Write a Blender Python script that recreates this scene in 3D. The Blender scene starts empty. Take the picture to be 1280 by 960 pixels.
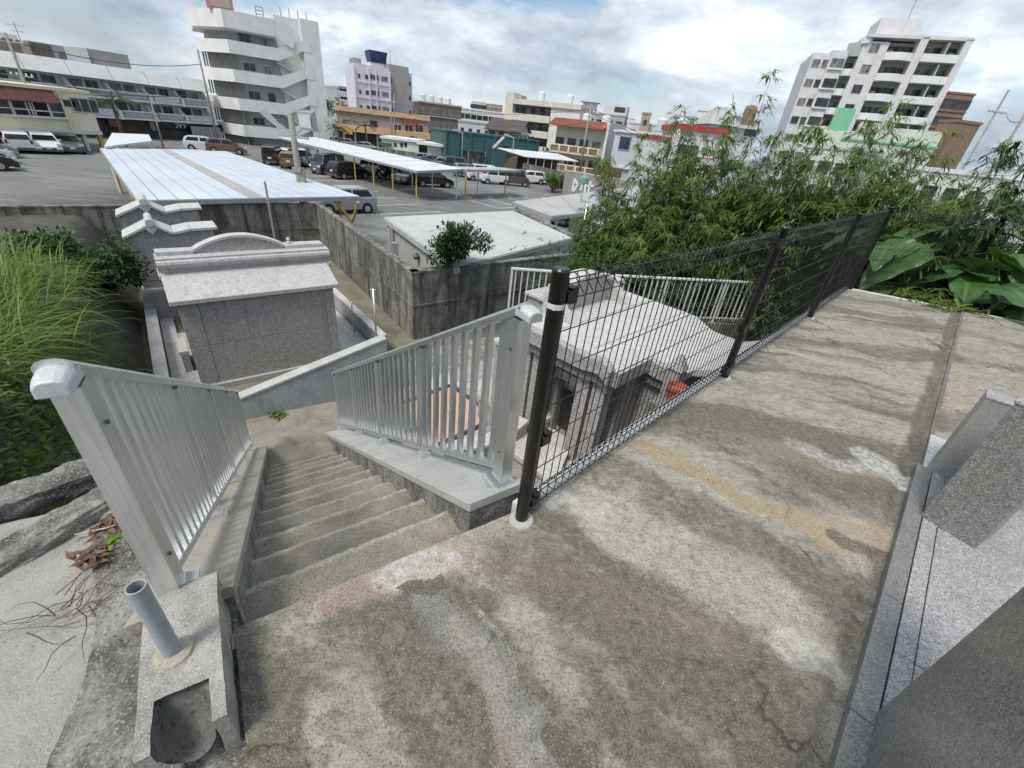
import bpy, math, random
import numpy as np
from mathutils import Vector, Matrix
random.seed(7); RNG = np.random.default_rng(11)
SC = bpy.context.scene
COL = SC.collection
R = math.radians

# ------------------------------------------------------------------ camera
F_PX = 530.0; CAM_H = 1.6
PP = np.array([640.0, 480.0]); NADIR = np.array([535.0, 1371.0])
_d = NADIR - PP; _dn = float(np.hypot(*_d)); PITCH = math.atan2(F_PX, _dn)
DOWN = _d/_dn; RIGHT = np.array([DOWN[1], -DOWN[0]])
FW = np.array([0, math.cos(PITCH), -math.sin(PITCH)]); UP = np.array([0, math.sin(PITCH), math.cos(PITCH)]); XA = np.array([1.0, 0, 0])
CAM = np.array([0, 0, CAM_H])
cam_data = bpy.data.cameras.new('camera'); cam = bpy.data.objects.new('camera', cam_data); COL.objects.link(cam)
_cx = RIGHT[0]*XA - DOWN[0]*UP; _cy = -RIGHT[1]*XA + DOWN[1]*UP
_m = Matrix(((_cx[0], _cy[0], -FW[0], 0), (_cx[1], _cy[1], -FW[1], 0), (_cx[2], _cy[2], -FW[2], CAM_H), (0, 0, 0, 1)))
cam.matrix_world = _m
cam_data.sensor_fit = 'HORIZONTAL'; cam_data.sensor_width = 36.0; cam_data.lens = F_PX/1280*36
cam_data.clip_start = 0.05; cam_data.clip_end = 6000
SC.camera = cam

# ------------------------------------------------------------------ sky, sun, exposure
SUN_EL = R(58); SUN_AZ = R(215)          # behind the camera, to the left; azimuth from +Y clockwise
world = bpy.data.worlds.new('World'); SC.world = world; world.use_nodes = True
wt = world.node_tree; wt.nodes.clear()
def wn(t, **kw):
    n = wt.nodes.new(t)
    for k, v in kw.items(): setattr(n, k, v)
    return n
w_out = wn('ShaderNodeOutputWorld'); w_bg = wn('ShaderNodeBackground'); w_bg.inputs['Strength'].default_value = 0.10
w_sky = wn('ShaderNodeTexSky', sky_type='NISHITA', sun_disc=False, sun_elevation=SUN_EL, sun_rotation=SUN_AZ, air_density=1.0, dust_density=1.5, ozone_density=1.0)
w_geo = wn('ShaderNodeTexCoord'); w_sep = wn('ShaderNodeSeparateXYZ')
wt.links.new(w_geo.outputs['Generated'], w_sep.inputs[0])
def wmath(op, a, b=None, clamp=False):
    n = wn('ShaderNodeMath', operation=op, use_clamp=clamp)
    for i, v in enumerate((a, b)):
        if v is None: continue
        if isinstance(v, (int, float)): n.inputs[i].default_value = v
        else: wt.links.new(v, n.inputs[i])
    return n.outputs[0]
w_zc = wmath('MAXIMUM', w_sep.outputs[2], 0.0)
w_den = wmath('ADD', wmath('MULTIPLY', w_zc, 0.55), 0.42)
w_u = wmath('DIVIDE', w_sep.outputs[0], w_den); w_v = wmath('DIVIDE', w_sep.outputs[1], w_den); w_w = wmath('MULTIPLY', w_sep.outputs[2], 4.2)
w_cmb = wn('ShaderNodeCombineXYZ'); wt.links.new(w_u, w_cmb.inputs[0]); wt.links.new(w_v, w_cmb.inputs[1]); wt.links.new(w_w, w_cmb.inputs[2])
def wnoise(scale, detail, rough, off, dist=0.0):
    mp = wn('ShaderNodeMapping'); mp.inputs['Location'].default_value = off
    wt.links.new(w_cmb.outputs[0], mp.inputs[0])
    n = wn('ShaderNodeTexNoise'); n.inputs['Scale'].default_value = scale; n.inputs['Detail'].default_value = detail
    n.inputs['Roughness'].default_value = rough; n.inputs['Distortion'].default_value = dist
    wt.links.new(mp.outputs[0], n.inputs['Vector']); return n.outputs['Fac']
def wramp(fac, stops):
    r = wn('ShaderNodeValToRGB'); e = r.color_ramp.elements
    e[0].position, e[0].color = stops[0][0], stops[0][1]; e[1].position, e[1].color = stops[-1][0], stops[-1][1]
    for p, c in stops[1:-1]: k = e.new(p); k.color = c
    wt.links.new(fac, r.inputs[0]); return r
w_cover = wnoise(1.5, 9, 0.56, (21.3, 4.4, 7.0), 0.1)      # where there is cloud
w_tone = wnoise(1.5, 10, 0.6, (8.7, 3.2, 1), 0.15)      # thin bright to thick grey
w_mask = wramp(w_cover, [(0.42, (0, 0, 0, 1)), (0.51, (1, 1, 1, 1))])
w_col = wramp(w_tone, [(0.38, (2.75, 3.35, 3.95, 1)), (0.47, (3.8, 4.5, 5.1, 1)), (0.54, (5.0, 5.6, 6.15, 1)), (0.64, (7.4, 7.75, 8.0, 1))])
w_mix = wn('ShaderNodeMix', data_type='RGBA')
w_hor = wmath('SUBTRACT', 1.0, wmath('DIVIDE', w_zc, 0.14, True), True)
wt.links.new(wmath('MAXIMUM', w_mask.outputs[0], w_hor), w_mix.inputs['Factor']); wt.links.new(w_sky.outputs[0], w_mix.inputs['A']); wt.links.new(w_col.outputs[0], w_mix.inputs['B'])
wt.links.new(w_mix.outputs['Result'], w_bg.inputs['Color']); wt.links.new(w_bg.outputs[0], w_out.inputs[0])
sun_data = bpy.data.lights.new('sun', 'SUN'); sun_data.energy = 2.1; sun_data.angle = R(16); sun_data.color = (1.0, 0.945, 0.86)
sun = bpy.data.objects.new('sun', sun_data); COL.objects.link(sun)
_sd = Vector((math.sin(SUN_AZ)*math.cos(SUN_EL), math.cos(SUN_AZ)*math.cos(SUN_EL), math.sin(SUN_EL)))
sun.rotation_euler = (-_sd).to_track_quat('-Z', 'Y').to_euler(); sun.location = (0, 0, 30)
vs = SC.view_settings; vs.view_transform = 'Standard'; vs.look = 'None'; vs.gamma = 1.0; vs.exposure = 0.58; vs.use_curve_mapping = False
SC.cycles.max_bounces = 6

# ------------------------------------------------------------------ measuring: from a pixel of the photograph to a place
def ray(x, y):
    v = np.array([x, y]) - PP
    r = F_PX*FW + (v@RIGHT)*XA - (v@DOWN)*UP
    return r/np.linalg.norm(r)
def atz(x, y, z):
    r = ray(x, y); return CAM + r*(z-CAM_H)/r[2]
def atd(x, y, D):
    r = ray(x, y); return CAM + r*D/math.hypot(r[0], r[1])
S_ = np.array([-.594, .804, 0]); T_ = np.array([.804, .594, 0])       # down the stairs / across them
S_ /= np.linalg.norm(S_); T_ /= np.linalg.norm(T_)
FD = np.array([.68, .735, 0]); FD /= np.linalg.norm(FD); GD = np.array([-FD[1], FD[0], 0])   # along the mesh fence / outwards
def st(s, t, z=0.0): return tuple(S_*s + T_*t + np.array([0, 0, z]))
def fg(f, g, z=0.0): return tuple(FD*f + GD*g + np.array([0, 0, z]))
ANG_F = math.atan2(FD[1], FD[0]); ANG_T = math.atan2(T_[1], T_[0])
GZ = -3.9          # car park level

# ------------------------------------------------------------------ mesh helpers
class MB:
    def __init__(s): s.v = []; s.f = []; s.m = []
    def add(s, vs_, fs, m=0):
        o = len(s.v); s.v += [tuple(float(c) for c in p) for p in vs_]; s.f += [tuple(i+o for i in q) for q in fs]; s.m += [m]*len(fs); return s
    def box(s, x0, x1, y0, y1, z0, z1, m=0):
        return s.add([(x0,y0,z0),(x1,y0,z0),(x1,y1,z0),(x0,y1,z0),(x0,y0,z1),(x1,y0,z1),(x1,y1,z1),(x0,y1,z1)],
                     [(0,3,2,1),(4,5,6,7),(0,1,5,4),(1,2,6,5),(2,3,7,6),(3,0,4,7)], m)
    def hexa(s, b, t, m=0):      # four bottom points, four top points, both counter-clockwise from above
        return s.add(list(b)+list(t), [(0,3,2,1),(4,5,6,7),(0,1,5,4),(1,2,6,5),(2,3,7,6),(3,0,4,7)], m)
    def prism(s, poly, z0, z1, m=0):
        n = len(poly); vv = [(p[0],p[1],z0) for p in poly]+[(p[0],p[1],z1) for p in poly]
        return s.add(vv, [tuple(reversed(range(n))), tuple(range(n,2*n))]+[(i,(i+1)%n,n+(i+1)%n,n+i) for i in range(n)], m)
    def extrude(s, poly, axis, a, b, m=0):   # poly of 2d points in the two other axes, extruded along axis between a and b
        def P(p, w): return {'x': (w,p[0],p[1]), 'y': (p[0],w,p[1]), 'z': (p[0],p[1],w)}[axis]
        n = len(poly); vv = [P(p,a) for p in poly]+[P(p,b) for p in poly]
        return s.add(vv, [tuple(reversed(range(n))), tuple(range(n,2*n))]+[(i,(i+1)%n,n+(i+1)%n,n+i) for i in range(n)], m)
    def tube(s, pts, r, n=6, m=0, cap=True, closed=False):
        pts = [Vector(p) for p in pts]; k = len(pts); rs = r if isinstance(r, (list, tuple)) else [r]*k
        o = len(s.v); ref = None
        for i, p in enumerate(pts):
            a = pts[i-1] if (i > 0 or closed) else p; b = pts[(i+1) % k] if (i < k-1 or closed) else p
            d = (b-a).normalized()
            if ref is None: ref = Vector((0,0,1)) if abs(d.z) < .9 else Vector((1,0,0))
            u = (ref - d*ref.dot(d)).normalized(); w = d.cross(u); ref = u
            for j in range(n):
                t = 2*math.pi*j/n; q = p + (u*math.cos(t)+w*math.sin(t))*rs[i]; s.v.append(tuple(q))
        segs = k if closed else k-1
        for i in range(segs):
            i2 = (i+1) % k
            for j in range(n):
                s.f.append((o+i*n+j, o+i*n+(j+1)%n, o+i2*n+(j+1)%n, o+i2*n+j)); s.m.append(m)
        if cap and not closed:
            s.f.append(tuple(o+j for j in reversed(range(n)))); s.m.append(m)
            s.f.append(tuple(o+(k-1)*n+j for j in range(n))); s.m.append(m)
        return s
    def ring(s, c, axis, ro, ri, h, n=20, m=0):   # a hollow pipe piece standing at c along axis
        a = Vector(axis).normalized(); u = a.orthogonal().normalized(); w = a.cross(u); c = Vector(c); o = len(s.v)
        for rr, hh in ((ro,0),(ro,h),(ri,h),(ri,0.05*h)):
            for j in range(n):
                t = 2*math.pi*j/n; s.v.append(tuple(c+a*hh+(u*math.cos(t)+w*math.sin(t))*rr))
        for k in range(3):
            for j in range(n):
                s.f.append((o+k*n+j, o+k*n+(j+1)%n, o+(k+1)*n+(j+1)%n, o+(k+1)*n+j)); s.m.append(m)
        s.f.append(tuple(o+3*n+j for j in range(n))); s.m.append(m)
        return s
    def lathe(s, prof, n=16, c=(0,0,0), m=0):
        o = len(s.v)
        for r, z in prof:
            for j in range(n):
                t = 2*math.pi*j/n; s.v.append((c[0]+r*math.cos(t), c[1]+r*math.sin(t), c[2]+z))
        for i in range(len(prof)-1):
            for j in range(n):
                s.f.append((o+i*n+j, o+i*n+(j+1)%n, o+(i+1)*n+(j+1)%n, o+(i+1)*n+j)); s.m.append(m)
        s.f.append(tuple(o+(len(prof)-1)*n+j for j in range(n))); s.m.append(m)
        return s
    def grid(s, fn, nu, nv, m=0):
        o = len(s.v)
        for i in range(nu+1):
            for j in range(nv+1): s.v.append(tuple(float(c) for c in fn(i/nu, j/nv)))
        for i in range(nu):
            for j in range(nv):
                a = o+i*(nv+1)+j; s.f.append((a, a+nv+1, a+nv+2, a+1)); s.m.append(m)
        return s
    def mesh(s, name, mats, smooth=False, off=(0,0,0)):
        me = bpy.data.meshes.new(name)
        vv = s.v if off == (0,0,0) else [(p[0]-off[0], p[1]-off[1], p[2]-off[2]) for p in s.v]
        me.from_pydata(vv, [], s.f)
        for k in (mats if isinstance(mats, (list, tuple)) else [mats]): me.materials.append(M[k])
        if any(s.m): me.polygons.foreach_set('material_index', s.m)
        if smooth: me.polygons.foreach_set('use_smooth', [True]*len(me.polygons))
        me.update(); return me
    def build(s, name, mats, parent=None, loc=None, rel=False, smooth=False, bevel=0, **kw):
        off = tuple(parent.location) if (rel and parent is not None) else (0,0,0)
        if loc is None and not rel and parent is None and s.v:     # put a top-level mesh's origin at its own foot
            a = np.array(s.v); off = (float(a[:,0].mean()), float(a[:,1].mean()), float(a[:,2].min()))
            loc = off
        o = bpy.data.objects.new(name, s.mesh(name, mats, smooth, off)); COL.objects.link(o)
        if parent is not None: o.parent = parent
        if loc is not None: o.location = loc
        if bevel:
            b = o.modifiers.new('bevel', 'BEVEL'); b.width = bevel; b.segments = 2; b.limit_method = 'ANGLE'
        return tag(o, **kw)
def tag(o, label=None, cat=None, group=None, kind=None):
    if label: o['label'] = label
    if cat: o['category'] = cat
    if group: o['group'] = group
    if kind: o['kind'] = kind
    return o
def thing(name, label, cat, loc=(0,0,0), rz=0.0, group=None):
    o = bpy.data.objects.new(name, None); COL.objects.link(o); o.empty_display_size = .2
    o.location = [float(c) for c in loc]; o.rotation_euler = (0,0,rz); return tag(o, label, cat, group)
def inst(name, me, parent, loc=(0,0,0), rot=(0,0,0), scale=(1,1,1)):
    o = bpy.data.objects.new(name, me); COL.objects.link(o); o.parent = parent
    o.location = [float(c) for c in loc]; o.rotation_euler = rot; o.scale = scale; return o
def copy_tree(o, parent=None):
    c = o.copy(); COL.objects.link(c); c.parent = parent
    for ch in o.children: copy_tree(ch, c)
    return c
def fast_mesh(name, verts, quads, mats, attrs=None, smooth=False):
    me = bpy.data.meshes.new(name); nv, nq = len(verts), len(quads)
    me.vertices.add(nv); me.vertices.foreach_set('co', np.asarray(verts, np.float32).ravel())
    me.loops.add(nq*4); me.loops.foreach_set('vertex_index', np.asarray(quads, np.int32).ravel())
    me.polygons.add(nq); me.polygons.foreach_set('loop_start', np.arange(0, nq*4, 4, dtype=np.int32))
    me.polygons.foreach_set('loop_total', np.full(nq, 4, np.int32))
    if smooth: me.polygons.foreach_set('use_smooth', np.ones(nq, bool))
    for k in (mats if isinstance(mats, (list, tuple)) else [mats]): me.materials.append(M[k])
    if attrs:
        for k, a in attrs.items():
            at = me.attributes.new(k, 'FLOAT', 'POINT'); at.data.foreach_set('value', np.asarray(a, np.float32))
    me.update(calc_edges=True); return me
# value noise in numpy, for stains and uneven ground
_tab = RNG.random((256, 256))
def vnoise(x, y):
    x = np.asarray(x, float); y = np.asarray(y, float)
    xi = np.floor(x).astype(int); yi = np.floor(y).astype(int); fx = x-xi; fy = y-yi
    fx = fx*fx*(3-2*fx); fy = fy*fy*(3-2*fy)
    g = lambda a, b: _tab[a & 255, b & 255]
    return (g(xi,yi)*(1-fx)+g(xi+1,yi)*fx)*(1-fy)+(g(xi,yi+1)*(1-fx)+g(xi+1,yi+1)*fx)*fy
def fbm(x, y, o=4):
    r = 0; a = .5; t = 0
    for k in range(o): r = r+a*vnoise(x*2**k+17*k, y*2**k+9*k); t += a; a *= .55
    return r/t

# ------------------------------------------------------------------ materials
M = {}
class NT:
    def __init__(s, name):
        s.mat = bpy.data.materials.new(name); s.mat.use_nodes = True; s.t = s.mat.node_tree; s.t.nodes.clear()
        s.out = s.n('ShaderNodeOutputMaterial'); s.b = s.n('ShaderNodeBsdfPrincipled'); s.l(s.b.outputs[0], s.out.inputs[0])
        s.geo = s.n('ShaderNodeNewGeometry'); s.pos = s.geo.outputs['Position']; M[name] = s.mat
    def n(s, t, **kw):
        q = s.t.nodes.new(t)
        for k, v in kw.items(): setattr(q, k, v)
        return q
    def l(s, a, b): s.t.links.new(a, b)
    def noise(s, scale, detail=4, rough=.55, stretch=None, dist=0.0, vec=None):
        v = vec or s.pos
        if stretch:
            mp = s.n('ShaderNodeMapping'); mp.inputs['Scale'].default_value = stretch; s.l(v, mp.inputs[0]); v = mp.outputs[0]
        q = s.n('ShaderNodeTexNoise'); q.inputs['Scale'].default_value = scale; q.inputs['Detail'].default_value = detail
        q.inputs['Roughness'].default_value = rough; q.inputs['Distortion'].default_value = dist; s.l(v, q.inputs['Vector']); return q.outputs['Fac']
    def ramp(s, fac, a, b, ca=(0,0,0,1), cb=(1,1,1,1)):
        r = s.n('ShaderNodeValToRGB'); e = r.color_ramp.elements; e[0].position = a; e[1].position = b; e[0].color = ca; e[1].color = cb
        s.l(fac, r.inputs[0]); return r.outputs[0]
    def mix(s, fac, a, b, blend='MIX'):
        q = s.n('ShaderNodeMix', data_type='RGBA', blend_type=blend)
        for k, v in (('Factor', fac), ('A', a), ('B', b)):
            i = q.inputs[k] if k != 'Factor' else q.inputs[0]
            if isinstance(v, (int, float)): i.default_value = v
            elif isinstance(v, tuple): i.default_value = v if len(v) == 4 else (*v, 1)
            else: s.l(v, i)
        return q.outputs['Result']
    def math(s, op, a, b=0.0, clamp=False):
        q = s.n('ShaderNodeMath', operation=op, use_clamp=clamp)
        for i, v in enumerate((a, b)):
            if isinstance(v, (int, float)): q.inputs[i].default_value = v
            else: s.l(v, q.inputs[i])
        return q.outputs[0]
    def attr(s, name): q = s.n('ShaderNodeAttribute', attribute_name=name); return q.outputs['Fac']
    def bump(s, h, strength=.3, dist=.01):
        q = s.n('ShaderNodeBump'); q.inputs['Strength'].default_value = strength; q.inputs['Distance'].default_value = dist
        s.l(h, q.inputs['Height']); s.l(q.outputs[0], s.b.inputs['Normal'])
    def base(s, c): (s.l(c, s.b.inputs['Base Color']) if not isinstance(c, tuple) else setattr(s.b.inputs['Base Color'], 'default_value', (*c, 1)))
    def set(s, **kw):
        for k, v in kw.items(): s.b.inputs[k.replace('_', ' ')].default_value = v
def mul(c, k): return tuple(min(1, x*k) for x in c)
def paint(name, c, rough=.7, var=.12, scale=1.2, streak=0.0, dirt=(.16,.15,.13), metallic=0.0, bump=0.0, bscale=80, coat=0, spec=.5):
    s = NT(name); k = s.noise(scale, 5)
    col = s.mix(s.ramp(k, .3, .7), mul(c, 1-var), mul(c, 1+var*.6))
    if streak:
        w = s.ramp(s.noise(1.0, 6, .6, (2.4, 2.4, .22)), .5, .75)
        col = s.mix(s.math('MULTIPLY', w, streak), col, dirt)
    s.base(col); s.set(Roughness=rough, Metallic=metallic, Coat_Weight=coat); s.b.inputs['Specular IOR Level'].default_value = spec
    if bump: s.bump(s.noise(bscale, 3), bump, .004)
    return s
def granite(name, c, dark, light, scale=230, rough=.35, amt=1.0):
    s = NT(name)
    v = s.n('ShaderNodeTexVoronoi'); v.inputs['Scale'].default_value = scale; s.l(s.pos, v.inputs['Vector'])
    sp = s.n('ShaderNodeSeparateColor'); s.l(v.outputs['Color'], sp.inputs[0])
    col = s.mix(s.ramp(sp.outputs[0], .58, .62), c, dark); col = s.mix(s.ramp(sp.outputs[1], .66, .70), col, light)
    big = s.ramp(s.noise(scale*.16, 3), .42, .6); col = s.mix(s.math('MULTIPLY', big, .35*amt), col, dark)
    col = s.mix(s.math('MULTIPLY', s.ramp(s.noise(2.2, 5), .45, .75), .18), col, mul(c, .72))
    col = s.mix(s.math('MULTIPLY', s.ramp(s.noise(1.0, 8, .68, (4.5, 4.5, .5), .5), .52, .68), .30*amt), col, mul(dark, .6)); col = s.mix(s.math('MULTIPLY', s.ramp(s.noise(7, 6, .7), .58, .72), .22*amt), col, mul(dark, .7))
    s.base(col); s.set(Roughness=rough); s.bump(s.noise(scale*.8, 2), .08, .002); return s
def concrete(name, c, dark, amt=.6, scale=2.0, fine=140, streak=0.0, bump=.35, light=None):
    s = NT(name)
    a = s.ramp(s.noise(scale, 8, .66, None, .6), .40, .62); col = s.mix(s.math('MULTIPLY', a, amt), c, dark)
    if streak:
        w = s.ramp(s.noise(1.0, 9, .70, (3.4, 3.4, .45), .6), .44, .60); col = s.mix(s.math('MULTIPLY', w, streak), col, mul(dark, .55))
    f = s.noise(fine, 3, .7); col = s.mix(s.ramp(f, .52, .68), col, light or mul(c, 1.25)); col = s.mix(s.ramp(s.noise(fine*.7, 3, .7), .56, .7), col, mul(dark, .7))
    s.base(col); s.set(Roughness=.93); s.b.inputs['Specular IOR Level'].default_value = .25
    h = s.math('ADD', s.noise(fine*.6, 4, .7), s.math('MULTIPLY', s.noise(12, 4), 1.5)); s.bump(h, bump, .006); return s
concrete('concrete_step', (.33,.305,.255), (.19,.175,.145), .75, 3.0, 190, 0, .45, (.46,.44,.39))
concrete('concrete_side', (.36,.35,.32), (.12,.118,.11), .8, 9.0, 90, .8, 1.0)
concrete('concrete_cap', (.42,.39,.33), (.28,.26,.22), .6, 4.0, 160, 0, .3)
concrete('concrete_pale', (.46,.46,.44), (.30,.30,.28), .5, 3.0, 180, 0, .2)
concrete('concrete_wall', (.30,.29,.26), (.085,.083,.074), .85, 1.1, 40, 1.0, .7)
concrete('concrete_low', (.36,.40,.41), (.24,.27,.28), .6, 3.5, 90, .35, .2)
concrete('concrete_yard', (.23,.21,.16), (.115,.115,.07), .85, 1.5, 60, 0, .4)
concrete('concrete_slab', (.37,.36,.335), (.22,.215,.195), .7, 3.0, 170, 0, .5)
concrete('concrete_rock', (.30,.29,.265), (.085,.083,.075), .9, 5.0, 90, .6, 1.0)
concrete('block', (.44,.42,.385), (.17,.165,.15), .6, 9.0, 200, 0, 1.0, (.56,.54,.50))
concrete('roof_screed', (.50,.50,.49), (.36,.36,.355), .55, .6, 40, 0, .1)
concrete('soil', (.17,.125,.09), (.08,.06,.045), .8, 2.0, 60, 0, .8)
concrete('bank_dark', (.115,.11,.095), (.05,.055,.04), .85, 1.2, 30, .3, .6)
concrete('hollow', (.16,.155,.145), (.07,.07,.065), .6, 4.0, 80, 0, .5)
granite('granite_pink', (.40,.375,.365), (.18,.17,.17), (.60,.57,.56), 130, .45)
granite('granite_pale', (.52,.50,.49), (.29,.28,.275), (.68,.665,.655), 150, .5)
granite('granite_white', (.57,.555,.54), (.36,.35,.34), (.72,.70,.69), 160, .5)
granite('granite_grey', (.205,.197,.188), (.10,.096,.092), (.33,.322,.31), 300, .3)
granite('granite_smooth', (.30,.295,.285), (.22,.215,.21), (.36,.355,.345), 320, .3)
granite('granite_pave', (.36,.35,.345), (.18,.17,.17), (.52,.51,.505), 280, .5)
granite('kerb_stone', (.21,.21,.203), (.12,.12,.116), (.30,.30,.29), 320, .45)
paint('gutter', (.16,.155,.14), .8, .35, 5, 0, bump=.3, bscale=90)
s = NT('aluminium'); k = s.noise(3.0, 4, .6, (30, 30, 1.2)); s.base(s.mix(s.ramp(k, .35, .7), (.66,.675,.68), (.80,.81,.815)))
s.set(Metallic=.92, Roughness=.36); rr = s.math('ADD', s.math('MULTIPLY', s.noise(9, 4), .18), .27); s.l(rr, s.b.inputs['Roughness'])
s = NT('cast_cap'); v = s.noise(240, 2, .6); s.base(s.mix(s.ramp(v, .40, .64), (.50,.52,.52), (.60,.61,.61))); s.set(Metallic=.25, Roughness=.6)
s = NT('galvanised'); k = s.noise(40, 3); s.base(s.mix(s.ramp(k, .35, .7), (.42,.44,.45), (.60,.62,.63))); s.set(Metallic=.8, Roughness=.42)
s = NT('black_coat'); k = s.noise(30, 3); s.base(s.mix(s.ramp(k, .3, .7), (.008,.008,.0085), (.016,.016,.016))); s.set(Roughness=.36)
paint('pvc_grey', (.36,.39,.41), .5, .2, 14, 0, bump=.1, bscale=300)
paint('rail_pale', (.58,.60,.61), .4, .1, 6); paint('sign_pink', (.46,.22,.19), .6, .15, 2); paint('edge_white', (.66,.66,.645), .7, .12, 9); paint('white_trim', (.62,.63,.63), .55, .1, 6)
# asphalt of the car park, worn in long pale bands, wet-dark near the wheel tracks
s = NT('asphalt'); a = s.ramp(s.noise(.16, 6, .6, (1, .45, 1), .5), .36, .66); c = s.mix(a, (.105,.105,.102), (.19,.19,.185))
c = s.mix(s.math('MULTIPLY', s.ramp(s.noise(.6, 8, .7, (.3, 1.5, 1), .9), .50, .64), .6), c, (.29,.29,.28))
c = s.mix(s.ramp(s.noise(45, 3, .7), .55, .75), c, (.26,.26,.25)); s.base(c); s.set(Roughness=.85)
paint('line_white', (.62,.62,.60), .8, .25, 1.5); paint('line_yellow', (.55,.38,.07), .8, .25, 1.5)
paint('post_yellow', (.52,.36,.08), .6, .2, 3, .2, (.25,.16,.08)); paint('post_white', (.66,.66,.65), .5, .12, 3)
s = NT('roof_metal'); c = s.mix(s.ramp(s.noise(.5, 6, .6), .35, .7), (.52,.57,.62), (.62,.67,.72)); c = s.mix(s.math('MULTIPLY', s.ramp(s.noise(2.5, 8, .7), .55, .72), .35), c, (.38,.38,.37)); s.base(c); s.set(Roughness=.42); paint('roof_metal_white', (.66,.68,.69), .45, .08, .8)
paint('roof_strip', (.40,.38,.36), .6, .15, 1); paint('roof_dull', (.42,.41,.40), .6, .15, .6); paint('steel_dark', (.08,.085,.09), .5, .2, 3)
paint('steel_grey', (.30,.31,.32), .5, .15, 3)
concrete('pole_concrete', (.34,.33,.31), (.20,.19,.175), .6, 2.0, 40, .4, .2)
# buildings
for nm, c, stk in (('wall_white', (.72,.72,.70), .10), ('wall_white2', (.64,.655,.66), .16), ('wall_cream', (.72,.66,.48), .22), ('wall_lilac', (.66,.62,.72), .08), ('wall_raw', (.34,.335,.32), .35),
                   ('wall_beige', (.64,.61,.53), .22), ('wall_tan', (.30,.255,.21), .2), ('wall_orange', (.62,.42,.24), .12), ('wall_teal', (.042,.115,.115), .12), ('wall_pinkgrey', (.46,.41,.40), .1),
                   ('wall_brown', (.16,.115,.09), .2), ('wall_rose', (.42,.34,.28), .2), ('wall_grey', (.40,.41,.41), .25), ('wall_pearl', (.64,.625,.63), .12), ('wall_brick', (.24,.155,.11), .2),
                   ('wall_mint', (.58,.64,.56), .1), ('wall_sky', (.56,.58,.62), .12)):
    paint(nm, c, .85, .10, .7, stk, (.20,.19,.17))
paint('sign_green', (.20,.52,.30), .5, .08, 1); paint('sign_red', (.42,.035,.04), .5, .1, 1); paint('sign_black', (.018,.018,.02), .4, .2, 1); paint('sign_white', (.72,.72,.72), .5, .05, 1)
paint('sign_yellow', (.60,.42,.05), .5, .1, 1); paint('awning_red', (.13,.045,.04), .7, .3, 2, .3); paint('tile_orange', (.33,.12,.07), .75, .25, 4, .2); paint('tile_brown', (.085,.07,.065), .7, .25, 3)
paint('tank_blue', (.02,.05,.11), .45, .15, 2); paint('tank_white', (.66,.67,.68), .4, .1, 2); paint('lattice', (.13,.09,.065), .7, .3, 6); paint('shutter', (.33,.33,.34), .5, .15, 2)
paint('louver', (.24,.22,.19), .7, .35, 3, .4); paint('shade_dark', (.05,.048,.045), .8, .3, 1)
s = NT('window_glass'); k = s.noise(.8, 3); s.base(s.mix(s.ramp(k, .35, .65), (.016,.019,.022), (.06,.065,.07))); s.set(Roughness=.12)
s = NT('window_navy'); s.base((.02,.04,.075)); s.set(Roughness=.1)
s = NT('curtain_glass'); k = s.noise(1.3, 3); s.base(s.mix(s.ramp(k, .4, .6), (.09,.095,.10), (.22,.22,.21))); s.set(Roughness=.15)
paint('frame_white', (.62,.63,.63), .5, .05, 2); paint('frame_dark', (.10,.09,.085), .5, .1, 2); paint('frame_grey', (.36,.37,.38), .45, .1, 2)
# cars
for nm, c in (('white', (.70,.70,.70)), ('silver', (.36,.38,.39)), ('black', (.012,.012,.014)), ('blue', (.10,.15,.20)), ('brown', (.085,.055,.045)), ('teal', (.20,.36,.37)), ('grey', (.13,.135,.14)), ('red', (.17,.085,.08)), ('bronze', (.20,.11,.05))):
    s = NT('car_'+nm); s.base(c); s.set(Roughness=.28, Coat_Weight=.6, Coat_Roughness=.05, Metallic=.5 if nm in ('silver','grey','blue','teal') else 0.0)
s = NT('car_glass'); s.base((.012,.014,.016)); s.set(Roughness=.06)
paint('tyre', (.018,.018,.018), .85, .2, 5); s = NT('rim'); s.base((.5,.5,.51)); s.set(Metallic=.8, Roughness=.35)
s = NT('headlight'); s.base((.62,.64,.65)); s.set(Roughness=.15); s = NT('taillight'); s.base((.28,.015,.015)); s.set(Roughness=.2)
# plants: leaf colour varies leaf by leaf (attribute 'shade', 0..1)
def leafmat(name, a, b, c, rough=.45, trans=.25):
    s = NT(name); k = s.attr('shade'); col = s.mix(s.ramp(k, 0, .6), a, b); col = s.mix(s.ramp(k, .6, 1.0), col, c)
    s.base(col); s.set(Roughness=rough); s.b.inputs['Specular IOR Level'].default_value = .35
    t = s.n('ShaderNodeBsdfTranslucent'); s.l(s.mix(.5, col, b), t.inputs[0]); mx = s.n('ShaderNodeMixShader'); mx.inputs[0].default_value = trans
    s.l(s.b.outputs[0], mx.inputs[1]); s.l(t.outputs[0], mx.inputs[2]); s.l(mx.outputs[0], s.out.inputs[0]); return s
leafmat('leaf_feather', (.105,.165,.05), (.215,.30,.095), (.40,.46,.18), .5, .55); leafmat('leaf_dark', (.022,.052,.016), (.05,.10,.026), (.10,.16,.04)); leafmat('leaf_grass', (.08,.135,.025), (.19,.29,.055), (.38,.43,.14), .5, .4)
leafmat('leaf_weed', (.065,.10,.024), (.16,.21,.045), (.30,.31,.10), .5, .4); leafmat('leaf_palm', (.02,.04,.014), (.05,.085,.025), (.10,.13,.04)); leafmat('leaf_round', (.06,.13,.015), (.13,.24,.02), (.22,.33,.04))
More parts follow.
